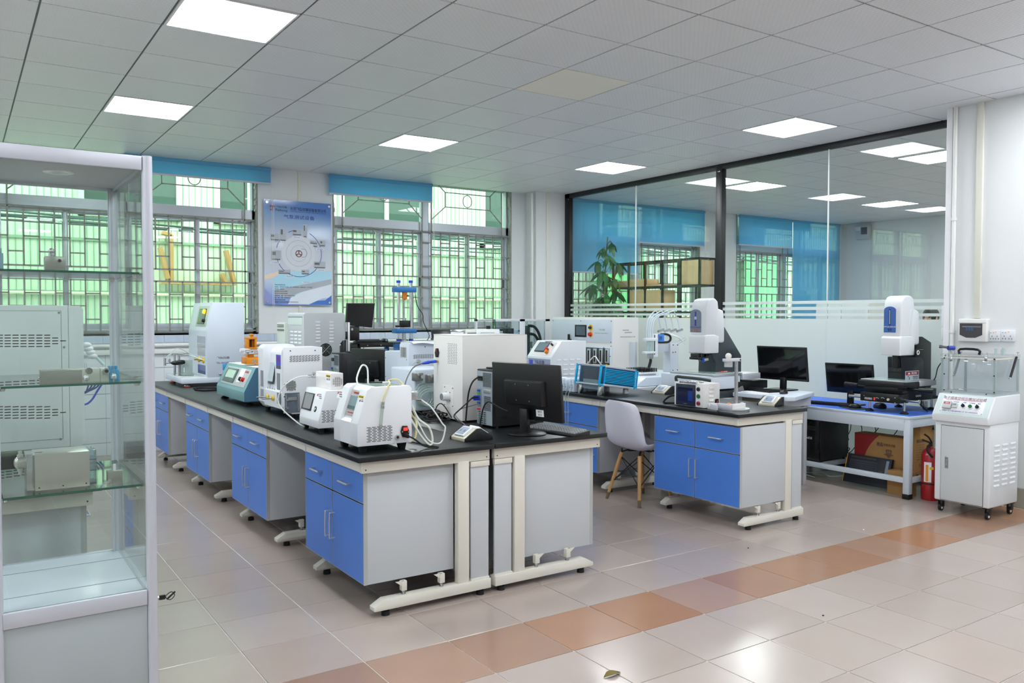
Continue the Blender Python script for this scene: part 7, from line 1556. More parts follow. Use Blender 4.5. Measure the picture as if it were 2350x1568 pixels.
BRI = mat('brown_ink', (110, 84, 58), .6); m = MB(); pts = [(-.028, .03), (-.02, .036), (.02, .036), (.028, .03), (.022, -.015), (0, -.035), (-.022, -.015)]; u, v = P.uv(*cQ(1432, 800)); n = len(pts); m._add([P.at(u+a, v+b, 0) for a, b in pts]+[P.at(u+a, v+b, .0008) for a, b in pts], [tuple(range(n))[::-1], tuple(range(n, 2*n))]+[(i, (i+1) % n, n+(i+1) % n, n+i) for i in range(n)]); sh_ = m.build('shield_print', BRI, t, False); m = MB(); m.pb(P, u-.04, u+.04, v-.012, v-.002, .0004, .0009); m.build('ribbon_print', BRI, sh_, False); text(sh_, 'shield_text', '品质', .02, P, u, v+.014, CARD, .0009)
t = carton('tall brown carton with printed check boxes, behind the leg of the blue topped table', 6.36, 6.56, 3.66, 3.76, .165, .62)
P = PX(6.36); P2 = PY(3.66)
Pc2 = PX(6.36)
textpx(t, 'box_text', '飓风机箱', P2, *cQ(1850, 575, 1960, 630), TXT, .0006); textpx(t, 'box_text', '网 维', P2, *cQ(1855, 372, 1935, 396), TXT, .0006)
for i in range(7): textpx(t, 'box_text', '□ 310/铁口/M-02', P2, *cQ(1850, 655+36*i, 1965-(i > 3)*40, 672+36*i), BRI, .0006)
for i in range(5): m = MB(); u, v = P.uv(*cQ(1682, 640+35*i)); m.pb(P, u-.006, u+.006, v-.005, v+.005, 0, .0008); m.build('check_square', BRI, t, False)
text(t, 'box_text', '↑↑', .04, P, P.uv(*cQ(1688, 1005))[0], P.uv(*cQ(1688, 1005))[1], BRI)
for cx__ in (1898, 1946): m = MB(); u, v = P2.uv(*cQ(cx__, 965)); m.ring(P2, u, v, .010, .0015, .0005, 18); m.pc(P2, u, v, .004, 0, .0008, n=8); m.build('recycling_mark', BRI, t)
textpx(t, 'box_text', '▲', P2, *cQ(2075, 385, 2120, 435), TXT, .0006)
t = carton('small plain brown carton on the floor beside the table leg', 6.235, 6.35, 3.68, 3.86, 0, .19)
t = thing('keyboard_box', 'black keyboard box with a keyboard and mouse pictured on it, leaning under the table', 'box', (6.31, 4.05, .03)); a = (6.25, .028); b = (6.325, .262)
m = MB(); m.prism([(6.245, .03), (6.32, .262), (6.35, .255), (6.28, .022)], 'y', 3.87, 4.275, .001); m.build('box_body', mat('black_card', (26, 32, 42), .5), t)
PS = PL((6.245, 4.275, .03), (0, -1, 0), (.075, 0, .232)); m = MB(); m.pb(PS, -.0015, .004, 0, .24, -.03, .0008); m.build('orange_edge', mat('orange_card', (226, 158, 30), .5), t, False)
m = MB(); m.pb(PS, .035, .285, .07, .20, 0, .0012, 0); kp = m.build('keyboard_picture', mat('slate_print', (44, 52, 66), .4), t, False); m = MB()
for r in range(6):
    for c_ in range(19): m.pb(PS, .042+c_*.0125, .042+c_*.0125+.009, .08+r*.019, .08+r*.019+.012, .0012, .0018)
m.build('key_picture', mat('dark_key_print', (24, 28, 36), .35), kp, False, 'stuff'); m = MB(); u = .325; m.pb(PS, u-.018, u+.018, .075, .135, .0, .0015, .0); m.build('mouse_picture', mat('slate_print', (44, 52, 66), .4), t, False)
m = MB(); m.pb(PS, .36, .385, .10, .225, 0, .0012); m.build('silver_print', mat('silver_print', (120, 134, 148), .35), t, False); m = MB()
for i in range(22): m.pb(PS, .04+i*.0105, .044+i*.0105, .215, .228, 0, .001)
m.build('brown_ticks', BRI, t, False, 'stuff')
# fire extinguisher
t = thing('fire_extinguisher', 'red fire extinguisher standing between the blue topped table and the white machine', 'extinguisher', (6.30, 3.54, 0))
REDX = mat('extinguisher_red', (168, 22, 30), .22, coat=.5); c_ = (6.30, 3.54, 0)
m = MB(); m.lathe(c_, [(.062, .0), (.066, .006), (.066, .34), (.058, .375), (.035, .40), (.018, .408), (.018, .42)], 30); m.build('cylinder', REDX, t)
m = MB(); m.lathe(c_, [(.067, .125), (.0675, .130), (.067, .135)], 30); m.build('hose_strap', BLACK, t)
m = MB(); rows = [[(c_[0]+.0668*math.cos(a), c_[1]+.0668*math.sin(a), z) for a in [R(168+i*8) for i in range(7)]] for z in (.145, .30)]; m.grid(rows); lb = m.build('paper_label', WINK, t)
m = MB(); rows = [[(c_[0]+.0672*math.cos(a), c_[1]+.0672*math.sin(a), z) for a in [R(180+i*6) for i in range(4)]] for z in (.15, .28)]; m.grid(rows); m.build('orange_print', mat('orange_print', (236, 150, 40), .5), lb); m = MB(); rows = [[(c_[0]+.0674*math.cos(a), c_[1]+.0674*math.sin(a), z) for a in [R(205+i*6) for i in range(5)]] for z in (.245, .265)]; m.grid(rows); m.build('yellow_tag', YEL, lb)
m = MB(); m.cyl((c_[0], c_[1], .42), (c_[0], c_[1], .45), .014, n=12); m.tube([(c_[0]+.01, c_[1], .44), (c_[0]-.04, c_[1], .455), (c_[0]-.10, c_[1]+.01, .475)], .007, 6); m.tube([(c_[0]+.01, c_[1], .45), (c_[0]-.03, c_[1], .49), (c_[0]-.07, c_[1]+.01, .515)], .007, 6); m.build('lever_handle', BLACK, t)
m = MB(); m.tube([(c_[0]-.015, c_[1], .43), (c_[0]-.06, c_[1]-.01, .42), (c_[0]-.075, c_[1]-.02, .385), (c_[0]-.05, c_[1]-.045, .34)], .009, 8); m.build('discharge_hose', BLACKM, t)

# ---- vacuum chamber trolley
X0, Y0, Y1, X1 = 5.97, 2.93, 3.325, 6.375
t = thing('vacuum_test_cabinet', 'white cabinet on casters with a sloped knob panel, under the breaker box', 'cabinet', ((X0+X1)/2, (Y0+Y1)/2, 0))
m = MB(); m.box(X0, X1, Y0, Y1, .085, .68, .012, 3); m.build('cabinet_body', WHITE, t)
zl, zt = .672, .868; xs = onY(*cN(960, 40), Y0).x
m = MB(); m.prism([(X0-.035, zl), (X0-.04, zl+.045), (xs-.0, zt), (X1, zt+.004), (X1, zl)], 'y', Y0-.004, Y1+.004, .007, 3); m.build('console', WHITE, t)
PS = PL((X0-.04, Y1, zl+.045), (0, -1, 0), (xs-X0+.04, 0, zt-zl-.045)); Ls = math.hypot(xs-X0+.04, zt-zl-.045); W_ = Y1-Y0
m = MB(); m.pb(PS, .008, W_-.008, .004, Ls-.004, 0, .003, .003); m.build('console_rim', mat('mint_white_rim', (208, 222, 222), .35), t)
m = MB(); m.pb(PS, .045, W_-.045, .028, Ls-.018, .003, .0045); pn = m.build('knob_panel', mat('panel_white', (238, 240, 244), .35), t, False)
def su(fx, fy): return .045+(W_-.09)*fx, .028+(Ls-.046)*(1-fy)
a, b = su(.5, .14); text(pn, 'panel_text', '电子烟高空低压模拟试验箱', .0255, PS, a, b, mat('maroon_ink', (130, 60, 90), .6), .0048); a, b = su(.5, .235); text(pn, 'panel_text', 'ELECTRONIC CIGARETTE ALTITUDE LOW PRESSURE TEST BOX', .009, PS, a, b, REDT, .0048)
a, b = su(.47, .93); text(pn, 'panel_text', '东莞市飞弘仪器设备有限公司 TEL:13925896942', .0125, PS, a, b, TXTB, .0048)
for fx, s in ((.17, '压力表'), (.33, '时间设定'), (.53, '电源'), (.70, '工作按钮'), (.86, '真空')): a, b = su(fx, .36); text(pn, 'panel_text', s, .010, PS, a, b, TXTB, .0048)
a, b = su(.16, .62); m = MB(); m.pb(PS, a-.03, a+.03, b-.028, b+.028, .0045, .026, .002); g = m.build('pressure_gauge', mat('pale_grey_abs', (192, 196, 196), .4), pn); m = MB(); m.pb(PS, a-.022, a+.022, b+.004, b+.02, .026, .0265); m.build('gauge_display', mat('red_display', (176, 60, 70), .3, emis=.15), g, False)
text(g, 'gauge_digits', '-00.0', .014, PS, a, b+.012, WINK, .027)
a, b = su(.335, .60); m = MB(); m.pb(PS, a-.018, a+.018, b-.018, b+.018, .0045, .018, .002); g = m.build('timer', mat('pale_grey_abs', (192, 196, 196), .4), pn); m = MB(); m.pb(PS, a-.012, a+.012, b+.0, b+.012, .018, .0185); m.build('timer_display', LCD, g, False)
for fx, mt in ((.535, mat('navy_knob', (26, 30, 52), .35)), (.70, mat('green_button', (20, 110, 60), .3)), (.86, mat('navy_knob', (26, 30, 52), .35))):
    a, b = su(fx, .60); m = MB(); m.pc(PS, a, b, .0165, .0045, .016, n=22); bz = m.build('knob_bezel', WINK, pn); m = MB(); m.pc(PS, a, b, .0145, .0055, .012, n=22); m.build('knob_seat', BLACK, bz); m = MB(); m.pc(PS, a, b, .0125, .016, .024, n=20)
    if fx != .70: m.pb(PS, a-.003, a+.003, b-.012, b+.012, .024, .036, .001)
    m.build('knob_cap', mt, bz)
m = MB()
for fx, fy in ((.02, .04), (.98, .04), (.02, .96), (.98, .96)): a, b = su(fx, fy); m.pc(PS, a, b, .003, .0045, .0055, n=8)
m.build('panel_screws', DARK, pn)
P = PX(X0); m = MB(); m.q(P, *cN(306, 418, 824, 1335), 0, .0012); df = m.build('door_gap', DARK, t, False); u0, u1, v0, v1 = P.rect(*cN(306, 418, 824, 1335)); m = MB(); m.pb(P, u0+.003, u1-.003, v0+.003, v1-.003, .0, .004, .0015); d = m.build('door', mat('pale_grey_door', (204, 210, 212), .38), t)
o = part(d, 'door_latch', STEEL, P, cN(360, 772, 404, 915), .004, .006, .001); part(o, 'latch_recess', mat('grey_recess', (120, 124, 128), .5), P, cN(368, 782, 396, 905), .006, .0065); part(o, 'latch_lever', STEEL, P, cN(372, 800, 392, 880), .0065, .010, .001)
louvers(t, PY(Y0), cN(930, 600, 1215, 1130), 9, 3, WHITE, .68, .42, True, .006)
for x, y in ((X0+.045, Y0+.03), (X0+.045, Y1-.03), (X1-.05, Y0+.03), (X1-.05, Y1-.03)):
    m = MB(); m.cyl((x, y-.009, .026), (x, y+.009, .026), .026, n=22); cs = m.build('caster_wheel', BLACKM, t)
    m = MB(); m.cyl((x, y-.0095, .026), (x, y+.0095, .026), .014, n=16); m.build('wheel_hub', WINK, cs)
    m = MB(); m.box(x-.03, x+.03, y-.02, y+.02, .078, .085, .001); m.box(x-.014, x+.022, y-.016, y-.011, .03, .078, .002); m.box(x-.014, x+.022, y+.011, y+.016, .03, .078, .002); m.build('caster_fork', BLACK, cs)
# acrylic chamber
Z0, Z1 = zt+.006, 1.158; xa, xb = xs+.005, X1-.005; ya, yb = Y0+.004, Y1-.004
t = thing('acrylic_chamber', 'clear acrylic vacuum chamber with a black handle, on the white cabinet on casters', 'chamber', ((xa+xb)/2, (ya+yb)/2, Z0))
AC = glass('chamber_acrylic', (248, 250, 251), .9, .01, .03); ACE = glass('acrylic_edge', (236, 240, 244), 1.0, .03, .5); th = .014
for nm, p in (('chamber_wall', (xa, xa+th, ya, yb, Z0+.012, Z1-.03)), ('chamber_wall', (xb-th, xb, ya, yb, Z0+.012, Z1-.03)), ('chamber_wall', (xa+th, xb-th, ya, ya+th, Z0+.012, Z1-.03)), ('chamber_wall', (xa+th, xb-th, yb-th, yb, Z0+.012, Z1-.03)), ('chamber_base', (xa-.003, xb+.003, ya-.003, yb+.003, Z0, Z0+.012)), ('chamber_lid', (xa-.004, xb+.004, ya-.004, yb+.004, Z1-.022, Z1))):
    m = MB(); m.box(*p, .001); m.build(nm, AC, t)
m = MB()
for x, y in ((xa, ya), (xa, yb-th), (xb-th, ya), (xb-th, yb-th)): m.box(x, x+th, y-.0005, y+th+.0005, Z0+.012, Z1-.03)
m.box(xa-.001, xb+.001, ya-.001, ya+.008, Z0+.012, Z0+.018); m.box(xa-.001, xa+.008, ya, yb, Z0+.012, Z0+.018); m.build('glued_edges', ACE, t, False)
m = MB()
for a, b, c1, d1 in ((xa-.001, xb+.001, ya-.001, ya+.012), (xa-.001, xa+.012, ya, yb), (xb-.012, xb+.001, ya, yb), (xa, xb, yb-.012, yb+.001)): m.box(a, b, c1, d1, Z1-.030, Z1-.022)
m.build('seal_gasket', mat('cream_silicone', (232, 226, 214), .5), t)
m = MB(); P = PX(xa)
for q in ((407, 735), (405, 955), (403, 1175), (1098, 752), (1095, 985), (1095, 1215), (502, 1208), (987, 1238)): m.qc(P, *cL(*q), .005, 0, .003, n=10)
m.build('socket_screws', DARK, t)
for c1 in (503, 985):
    u, v = P.uv(*cL(c1, 740)); m = MB(); m.pb(P, u-.010, u+.010, v-.022, v+.012, 0, .006, .002); lt = m.build('toggle_latch', STEEL, t); m = MB(); m.tube([P.at(u-.012, v+.01, .006), P.at(u-.012, v+.04, .008), P.at(u+.012, v+.04, .008), P.at(u+.012, v+.01, .006)], .0015, 6, 0); m.build('latch_loop', STEEL, lt)
yh = (ya+yb)/2+.02; m = MB(); m.tube([(xa+.06, yh+.07, Z1), (xa+.06, yh+.065, Z1+.035), (xa+.06, yh-.065, Z1+.035), (xa+.06, yh-.07, Z1)], .009, 10, 3); m.build('lid_handle', BLACK, t)
for q0, q1, yy, mt in ((cL(620, 710), cL(545, 960), None, mat('grey_gas_spring', (110, 116, 124), .35)), (cL(1405, 720), cL(1320, 1000), 0, BLACK)):
    if yy is None: a, b = onY(*q0, yb-.03), onY(*q1, yb-.03)
    else: a, b = onY(*q0, ya-.012), onY(*q1, ya-.012)
    d_ = (b-a).normalized(); m = MB(); m.cyl(a, b, .0085, n=14); gs = m.build('gas_spring', mt, t); m = MB(); m.cyl(a-d_*.035, a, .0035, n=8); m.cyl(b, b+d_*.012, .0035, n=8); m.cyl(b+d_*.012+Vector((-.012, 0, 0)), b+d_*.012+Vector((.012, 0, 0)), .004, n=8); m.cyl(a-d_*.035+Vector((-.012, 0, 0)), a-d_*.035+Vector((.012, 0, 0)), .004, n=8); m.build('spring_rod', STEEL, gs)
m = MB(); p = (xa+.09, ya+.13, Z1)
for x, y, r, h in ((xb-.13, ya+.05, .012, .05), (xb-.05, ya+.10, .008, .035), (xa+.12, ya+.06, .008, .045)): m.cyl((x, y, Z1), (x, y, Z1+h), r, n=12)
m.build('lid_posts', ACE, t)
m = MB(); m.cyl((xa+.10, yb-.02, Z1), (xa+.10, yb-.02, Z1+.035), .009, n=12); vf = m.build('valve_stem', STEEL, t); m = MB(); p = Vector((xa+.10, yb-.02, Z1+.04)); m.cyl(p+Vector((-.02, .012, 0)), p+Vector((.02, -.012, 0)), .017, n=16); m.build('valve_ring', mat('blue_valve', (40, 60, 160), .35), vf); m = MB(); m.cyl(p, p+Vector((-.02, .06, .008)), .009, n=12); m.cyl(p+Vector((-.02, .06, .008)), p+Vector((-.025, .075, .01)), .013, n=12); m.build('valve_coupling', mat('gunmetal', (110, 116, 124), .3, .8), vf)
# breaker box and two sockets on the right wall
P = PX(XR); u0, u1, v0, v1 = P.rect(2207, 732, 2272, 784)
t = thing('breaker_box', 'white wall breaker box with a smoked window, above the acrylic chamber', 'breaker box', (XR-.03, -(u0+u1)/2, v0))
m = MB(); m.pb(P, u0, u1, v0, v1, 0, .055, .006, 3); m.build('box_housing', WHITE2, t); Pf = PX(XR-.055)
a0, a1, b0, b1 = u0+.014, u1-.03, v0+.052, v1-.035; m = MB(); pts = [(a0, b0), (a0, b1), (a1, b1), (a1, b0), ((a0*.3+a1*.7), b0-.022), ((a0*.7+a1*.3), b0-.022)]; m._add([Pf.at(a, b, 0) for a, b in pts]+[Pf.at(a, b, .003) for a, b in pts], [tuple(range(6)), tuple(range(6, 12))[::-1]]+[(i, (i+1) % 6, 6+(i+1) % 6, 6+i) for i in range(6)]); wd = m.build('smoked_window', mat('smoked_window', (70, 68, 72), .12, var=.15), t, False)
m = MB()
for k in range(3): uc = (a0+a1)/2-.03+k*.02; m.pb(Pf, uc-.008, uc+.008, (b0+b1)/2-.012, (b0+b1)/2+.012, .003, .0035)
m.build('breaker_toggles', mat('breaker_blue', (52, 84, 130), .4), wd, False); m = MB(); m.pb(Pf, a0+.02, a1-.01, b1-.03, b1-.022, .003, .0034); m.build('label_strip', GREYT, wd, False); m = MB(); m.pb(Pf, u0+.001, u1-.001, v1-.032, v1-.030, 0, .001); m.build('lid_seam', GREYT, t, False)
for k, (pa, pb_) in enumerate(((2272.5, 2298.5), (2299, 2331))):
    u0, u1, v0, v1 = P.rect(pa, 758, pb_, 784); t = thing('wall_socket', ('white wall socket with a red lamp, directly beside the breaker box', 'white wall socket with a red lamp, farther from the breaker box')[k], 'socket', (XR-.01, -(u0+u1)/2, v0)); m = MB(); m.pb(P, u0, u1, v0, v1, 0, .016, .003); m.build('socket_plate', WHITE, t); Pf = PX(XR-.016)
    m = MB(); w_ = u1-u0
    for fx in (.25, .7):
        m.pb(Pf, u0+w_*fx-.002, u0+w_*fx+.002, v0+.035, v0+.045, 0, .0006)
        for s in (-1, 1): m.pb(Pf, u0+w_*fx+s*.010-.002, u0+w_*fx+s*.010+.002, v0+.016, v0+.026, 0, .0006)
        if fx < .5:
            for s in (-1, 1): m.pc(Pf, u0+w_*fx+s*.010, v0+.066, .003, 0, .0006, n=8)
    m.build('socket_holes', DARK, t, False); m = MB(); m.pb(Pf, u0+w_*.5, u0+w_*.62, v0+.068, v0+.076, 0, .001); m.build('red_lamp', mat('red_lamp', (255, 120, 110), .3, emis=.5), t)
for z0, z1, lab in ((1.35, 1.52, 'upper white switch seen edge-on at the end of the right wall'), (1.24, 1.335, 'lower white switch seen edge-on at the end of the right wall')):
    m = MB(); m.box(XR+.03, XR+.12, YW+.004, YW+.05, z0, z1, .006); solo(m, 'wall_switch', WHITE, lab, 'switch')
# ---- chair
t = thing('shell_chair', 'white plastic shell chair with wooden legs, pushed up to the right bench', 'chair', (0, 0, 0))
SHL = mat('scuffed_white_shell', (214, 214, 226), .38, var=.05, vs=7, c2=(204, 202, 212)); cen = [(.235, .415, .19), (.22, .435, .205), (.12, .425, .225), (0, .41, .232), (-.10, .405, .235), (-.165, .43, .235), (-.205, .49, .232), (-.225, .57, .225), (-.24, .65, .215), (-.25, .72, .20), (-.258, .765, .175), (-.262, .795, .12)]
rows = []
for i, (x, z, w_) in enumerate(cen):
    s = i/(len(cen)-1); r = []
    back = max(0, min(1, (s-.35)/.25))
    for j in range(13):
        f = -1+2*j/12; y = w_*math.sin(f*PI/2*.93)/math.sin(PI/2*.93); lift = (abs(f)**2.6)*.075*(.45 if i < 1 else 1)
        r.append((x+lift*back*1.0, y, z+lift*(1-back)*1.0-(.02*abs(f)**3 if i == len(cen)-1 else 0)))
    rows.append(r)
m = MB(); m.grid(rows); sh_ = m.build('seat_shell', SHL, t)
md = sh_.modifiers.new('s', 'SOLIDIFY'); md.thickness = .006; md.offset = 0; ms = sh_.modifiers.new('u', 'SUBSURF'); ms.levels = ms.render_levels = 2
legs = [(-.185, .19), (-.165, -.19), (.175, .19), (.165, -.18)]; tops = [(-.10, .11), (-.10, -.11), (.10, .11), (.10, -.11)]
for (bx, by), (tx, ty) in zip(legs, tops):
    a, b = Vector((bx, by, .0)), Vector((tx, ty, .37)); m = MB(); q = a+(b-a)*.14; m.cyl(q, b, .0125, .0165, 14); lg = m.build('leg', WOOD, t); m = MB(); m.cyl(a, q, .0115, .013, 14); m.build('leg_tip', mat('taped_tip', (112, 96, 72), .6), lg)
    m = MB(); m.cyl((tx*.55, ty*.6, .395), (tx*1.02, ty*1.02, .375), .006, n=8); m.cyl((tx, ty, .33), (tx*1.0, ty, .40), .006, n=8); m.build('leg_bracket', BLACKM, lg)
def lp(i, f): a, b = Vector((*legs[i], 0)), Vector((*tops[i], .37)); return a+(b-a)*f
m = MB()
for i, j in ((0, 1), (2, 3), (0, 2), (1, 3)):
    m.cyl(lp(i, .38), lp(j, .92), .0035, n=6); m.cyl(lp(j, .38), lp(i, .92), .0035, n=6)
m.build('cross_wires', BLACKM, t); m = MB(); m.box(-.12, .12, -.015, .015, .395, .402); m.box(-.015, .015, -.12, .12, .395, .402); m.build('seat_bracket', BLACKM, t)
place(t, 4.385, 4.76, 0, -4)
# leaf and crumbs on the floor
p = onZ(1405, 1549, .004); m = MB(); rows = []
for i in range(8): s = i/7; rows.append([(p.x-.045+.09*s, p.y-.018*math.sin(PI*s)+.0, .003+.010*math.sin(PI*s)), (p.x-.045+.09*s, p.y+.004, .001+.016*math.sin(PI*s)**2), (p.x-.045+.09*s, p.y+.02*math.sin(PI*s), .003+.012*math.sin(PI*s))])
m.grid(rows); solo(m, 'dry_leaf', mat('dry_leaf', (110, 96, 40), .6, var=.3, vs=60), 'small curled dry leaf on the floor in the foreground', 'leaf')
random.seed(4)
for px_, py_, lab in ((1717, 1259, 'small dark crumb on the floor tiles in front of the right bench'), (1982, 1217, 'small pale crumb on the floor tiles in front of the white cabinet'), (1889, 1414, 'tiny dark speck on the floor tiles right of the bright reflection')):
    p = onZ(px_, py_, 0); m = MB(); m.ell((p.x, p.y, .003), (.006, .005, .003), 8, 5); solo(m, 'floor_debris', TXT if 'dark' in lab else WINK, lab, 'debris')
# ------------------------------------------------------------------ glass display case
CAL = mat('case_aluminium', (196, 200, 210), .4, .3)
Y0, Y1 = 2.876, 3.46; xl, xr = .095, .498; ZC = 1.95
t = thing('display_case', 'tall glass display case with aluminium posts, at the left edge of the picture', 'display case', ((xl+xr)/2, (Y0+Y1)/2, 0))
def post(x, y): 
    m = MB(); m.cyl((x, y, 0), (x, y, ZC+.002), .0165, n=24); m.build('aluminium_post', CAL, t)
for x, y in ((xr+.0165, Y0+.012), (xl-.012, Y0+.012)): post(x, y)
for x, y in ((xr-.004, Y1-.012), (xl, Y1-.012)):
    m = MB(); m.box(x-.016, x+.014, y-.014, y+.014, 0, ZC, .002); m.box(x-.02, x-.012, y-.019, y-.012, 0, ZC, .001); m.build('rear_post', CAL, t)
zr0, zr1 = .499, .548
for z0, z1, nm in ((zr0, zr1, 'base_rail'), (1.905, ZC, 'top_rail')):
    m = MB(); m.box(xl, xr, Y0, Y0+.02, z0, z1, .003); m.build(nm, WHITE if nm == 'x' else CAL, t)
    m = MB(); m.box(xr-.006, xr+.014, Y0+.02, Y1-.02, z0, z1, .002); m.build(nm, CAL, t)
    m = MB(); m.box(xl-.012, xl+.004, Y0+.02, Y1-.02, z0, z1, .002); m.build(nm, CAL, t)
    m = MB(); m.box(xl, xr, Y1-.02, Y1, z0, z1, .002); m.build(nm, CAL, t)
m = MB(); m.box(xl, xr, Y0+.02, Y1-.02, zr0+.02, zr1-.003, .001); m.build('deck_board', mat('pale_blue_laminate', (206, 212, 226), .3), t)
m = MB()
for y in (Y0+.16, Y0+.44): m.box(xl, xr, y, y+.003, zr1-.003, zr1-.0022)
m.build('deck_seams', GREYT, t, False)
m = MB(); m.box(xl, xr, Y0+.02, Y1-.02, 1.915, 1.94, .001); rf = m.build('top_board', mat('grey_top_board', (186, 188, 196), .45), t)
m = MB(); m.lathe((.285, 3.12, 1.909), [(.046, .006), (.046, .002), (.038, .0), (.030, .0), (.028, .004), (0, .004)], 28); sp = m.build('spot_ring', LF, rf); m = MB(); m.lathe((.285, 3.12, 1.9095), [(.027, .0), (0, .0005)], 20); m.build('spot_lens', mat('spot_lens', (170, 176, 176), .2), sp)
m = MB(); m.box(xl, xr, Y0+.006, Y0+.014, .03, zr0, .001); m.build('front_panel', mat('case_grey_panel', (164, 172, 174), .45), t)
for x in (xl, xr): m = MB(); m.box(x-.004, x+.004, Y0+.02, Y1-.02, .03, zr0, .001); m.build('side_panel', mat('case_grey_panel', (164, 172, 174), .45), t)
m = MB(); m.box(xl, xr, Y1-.014, Y1-.006, .03, zr0, .001); m.build('rear_panel', mat('case_grey_panel', (164, 172, 174), .45), t)
CG = glass('case_glass', (247, 251, 249), 1.15); CE = glass('glass_cut_edge', (50, 140, 118), 1.0, .05, .6, 1.5, (60, 150, 128))
for p in ((xl+.004, xr-.003, Y0+.010, Y0+.015), (xl+.004, xr-.02, Y1-.016, Y1-.011)): m = MB(); m.box(*p, zr1, 1.905); m.build('glass_pane', CG, t, False)
for x in (xr-.003, xl-.001): m = MB(); m.box(x, x+.005, Y0+.02, Y1-.03, zr1, 1.905); m.build('glass_pane', CG, t, False)
SHV = [onY(333, 628, Y0+.02).z, onY(333, 877, Y0+.02).z, onY(333, 1113, Y0+.02).z]
for z in SHV:
    m = MB(); a, b, c_, d = xl+.008, xr-.008, Y0+.022, Y1-.03; e = .0035
    m.box(a+.001, b-.001, c_+.001, d-.001, z-e, z+e); sh_ = m.build('glass_shelf', CG, t, False)
    m = MB(); m.box(a, b, c_-.0005, c_+.0012, z-e, z+e); m.box(b-.0012, b+.0005, c_, d, z-e, z+e); m.box(a, b, d-.0012, d+.0005, z-e, z+e); m.build('shelf_edge', CE, sh_, False)
    for x in (xl+.012, xr-.016):
        for y in (c_+.02, d-.02): m = MB(); m.cyl((x, y, z-.012), (x, y, z-e), .007, .010, 12); m.build('shelf_clip', STEEL, sh_)
# lock with key
p = onY(372, 1380, Y0+.02); p = Vector((xr+.03, Y0+.06, p.z)); 
m = MB(); m.cyl((xr+.012, p.y, p.z), (xr+.045, p.y, p.z), .006, n=12); solo(m, 'cabinet_lock', STEEL, 'small chrome lock on the side of the glass case', 'lock')
m = MB(); m.box(xr+.045, xr+.066, p.y-.004, p.y+.004, p.z-.008, p.z+.008, .002); m.tube([(xr+.066, p.y, p.z), (xr+.085, p.y+.004, p.z+.012), (xr+.095, p.y, p.z+.0), (xr+.08, p.y-.004, p.z-.012)], .0015, 6, 3, True); m.cyl((xr+.07, p.y, p.z-.01), (xr+.097, p.y, p.z+.012), .003, n=8)
solo(m, 'key', BLACK, 'black headed key sticking out of the glass case lock', 'key')
# exhibits
def ex(nm, lab, cat, x, y, z): return thing(nm, lab, cat, (x, y, z))
z = SHV[0]+.0035; Ye = Y0+.07; P = PY(Ye); sc = crop(0, 560, 6.528)
u0, u1, _, v1 = P.rect(*sc(668, 185, 990, 400)); t = ex('pump_block', 'small metal pump block with a round knob on the top glass shelf', 'pump part', (u0+u1)/2, Ye, z)
m = MB(); m.box(u0, u1, Ye, Ye+.035, z, v1, .004); bb = m.build('metal_body', mat('dull_metal', (168, 169, 162), .35, .7), t); u, v = P.uv(*sc(893, 253)); m = MB(); m.pc(P, u, v, .0062, 0, .003, n=18); m.build('outlet_ring', STEEL, bb); m = MB(); m.pc(P, u, v, .0045, .003, .0035, n=16); m.build('outlet_hole', DARK, bb)
u, v = P.uv(*sc(775, 190)); m = MB(); m.cyl((u, Ye+.015, v1), (u, Ye+.015, v1+.010), .008, n=14); m.ell((u, Ye+.015, v1+.017), .009, 14, 8); m.build('knob', STEEL, t)
m = MB(); m.cyl((xl+.012, Y0+.09, z), (xl+.012, Y0+.09, z+.05), .012, n=14); m.cyl((xl+.012, Y0+.09, z+.05), (xl+.012, Y0+.09, z+.065), .008, n=12); solo(m, 'fitting', mat('blue_grey_metal', (140, 170, 190), .3, .5), 'small blue grey fitting at the far left end of the top glass shelf', 'fitting')
z = SHV[1]+.0035; sc = crop(0, 780, 6.528)
Ye = Y0+.07; P = PY(Ye); u0, u1, v0, v1 = P.rect(*sc(575, 375, 1230, 575)); t = ex('metal_bar', 'long metal bar on the middle glass shelf', 'metal part', (u0+u1)/2, Ye, z)
m = MB(); m.box(u0+.005, u1, Ye, Ye+.05, z, z+v1-v0, .001); bb = m.build('bar_body', mat('dull_metal', (168, 169, 162), .35, .7), t); m = MB(); m.box(u0+.008, u1, Ye-.001, Ye, z+(v1-v0)*.86, z+(v1-v0)*.93); m.build('polished_edge', STEEL, bb); m = MB(); m.ell((u0+.003, Ye+.008, z+(v1-v0)*.45), .0035, 10, 6); m.build('end_screw', STEEL, bb)
U0, U1, v0, v1 = P.rect(*sc(1215, 365, 1632, 565)); t = ex('metal_block', 'pale metal block with a hex fitting on the middle glass shelf', 'metal part', (U0+U1)/2, Ye, z)
m = MB(); m.box(U0+.002, U1, Ye, Ye+.05, z, z+v1-v0, .0015); bb = m.build('block_body', mat('pale_block_metal', (196, 202, 192), .4, .3), t); m = MB(); us = P.uv(*sc(1497, 450))[0]; m.box(us, us+.0006, Ye-.0005, Ye+.05, z, z+v1-v0+.0004); m.build('block_seam', DARK, bb)
u, v = P.uv(*sc(1335, 468)); m = MB(); m.pc(P, u, v, .0105, 0, .001, n=24); m.build('round_recess', mat('recess_metal', (130, 134, 130), .4, .4), bb); u, v = P.uv(*sc(1592, 468)); m = MB(); m.pc(P, u, v, .011, 0, .008, n=6); hx = m.build('hex_fitting', STEEL, bb); m = MB(); m.pc(P, u, v, .0055, .008, .012, n=14); m.build('fitting_bore', DARK, hx)
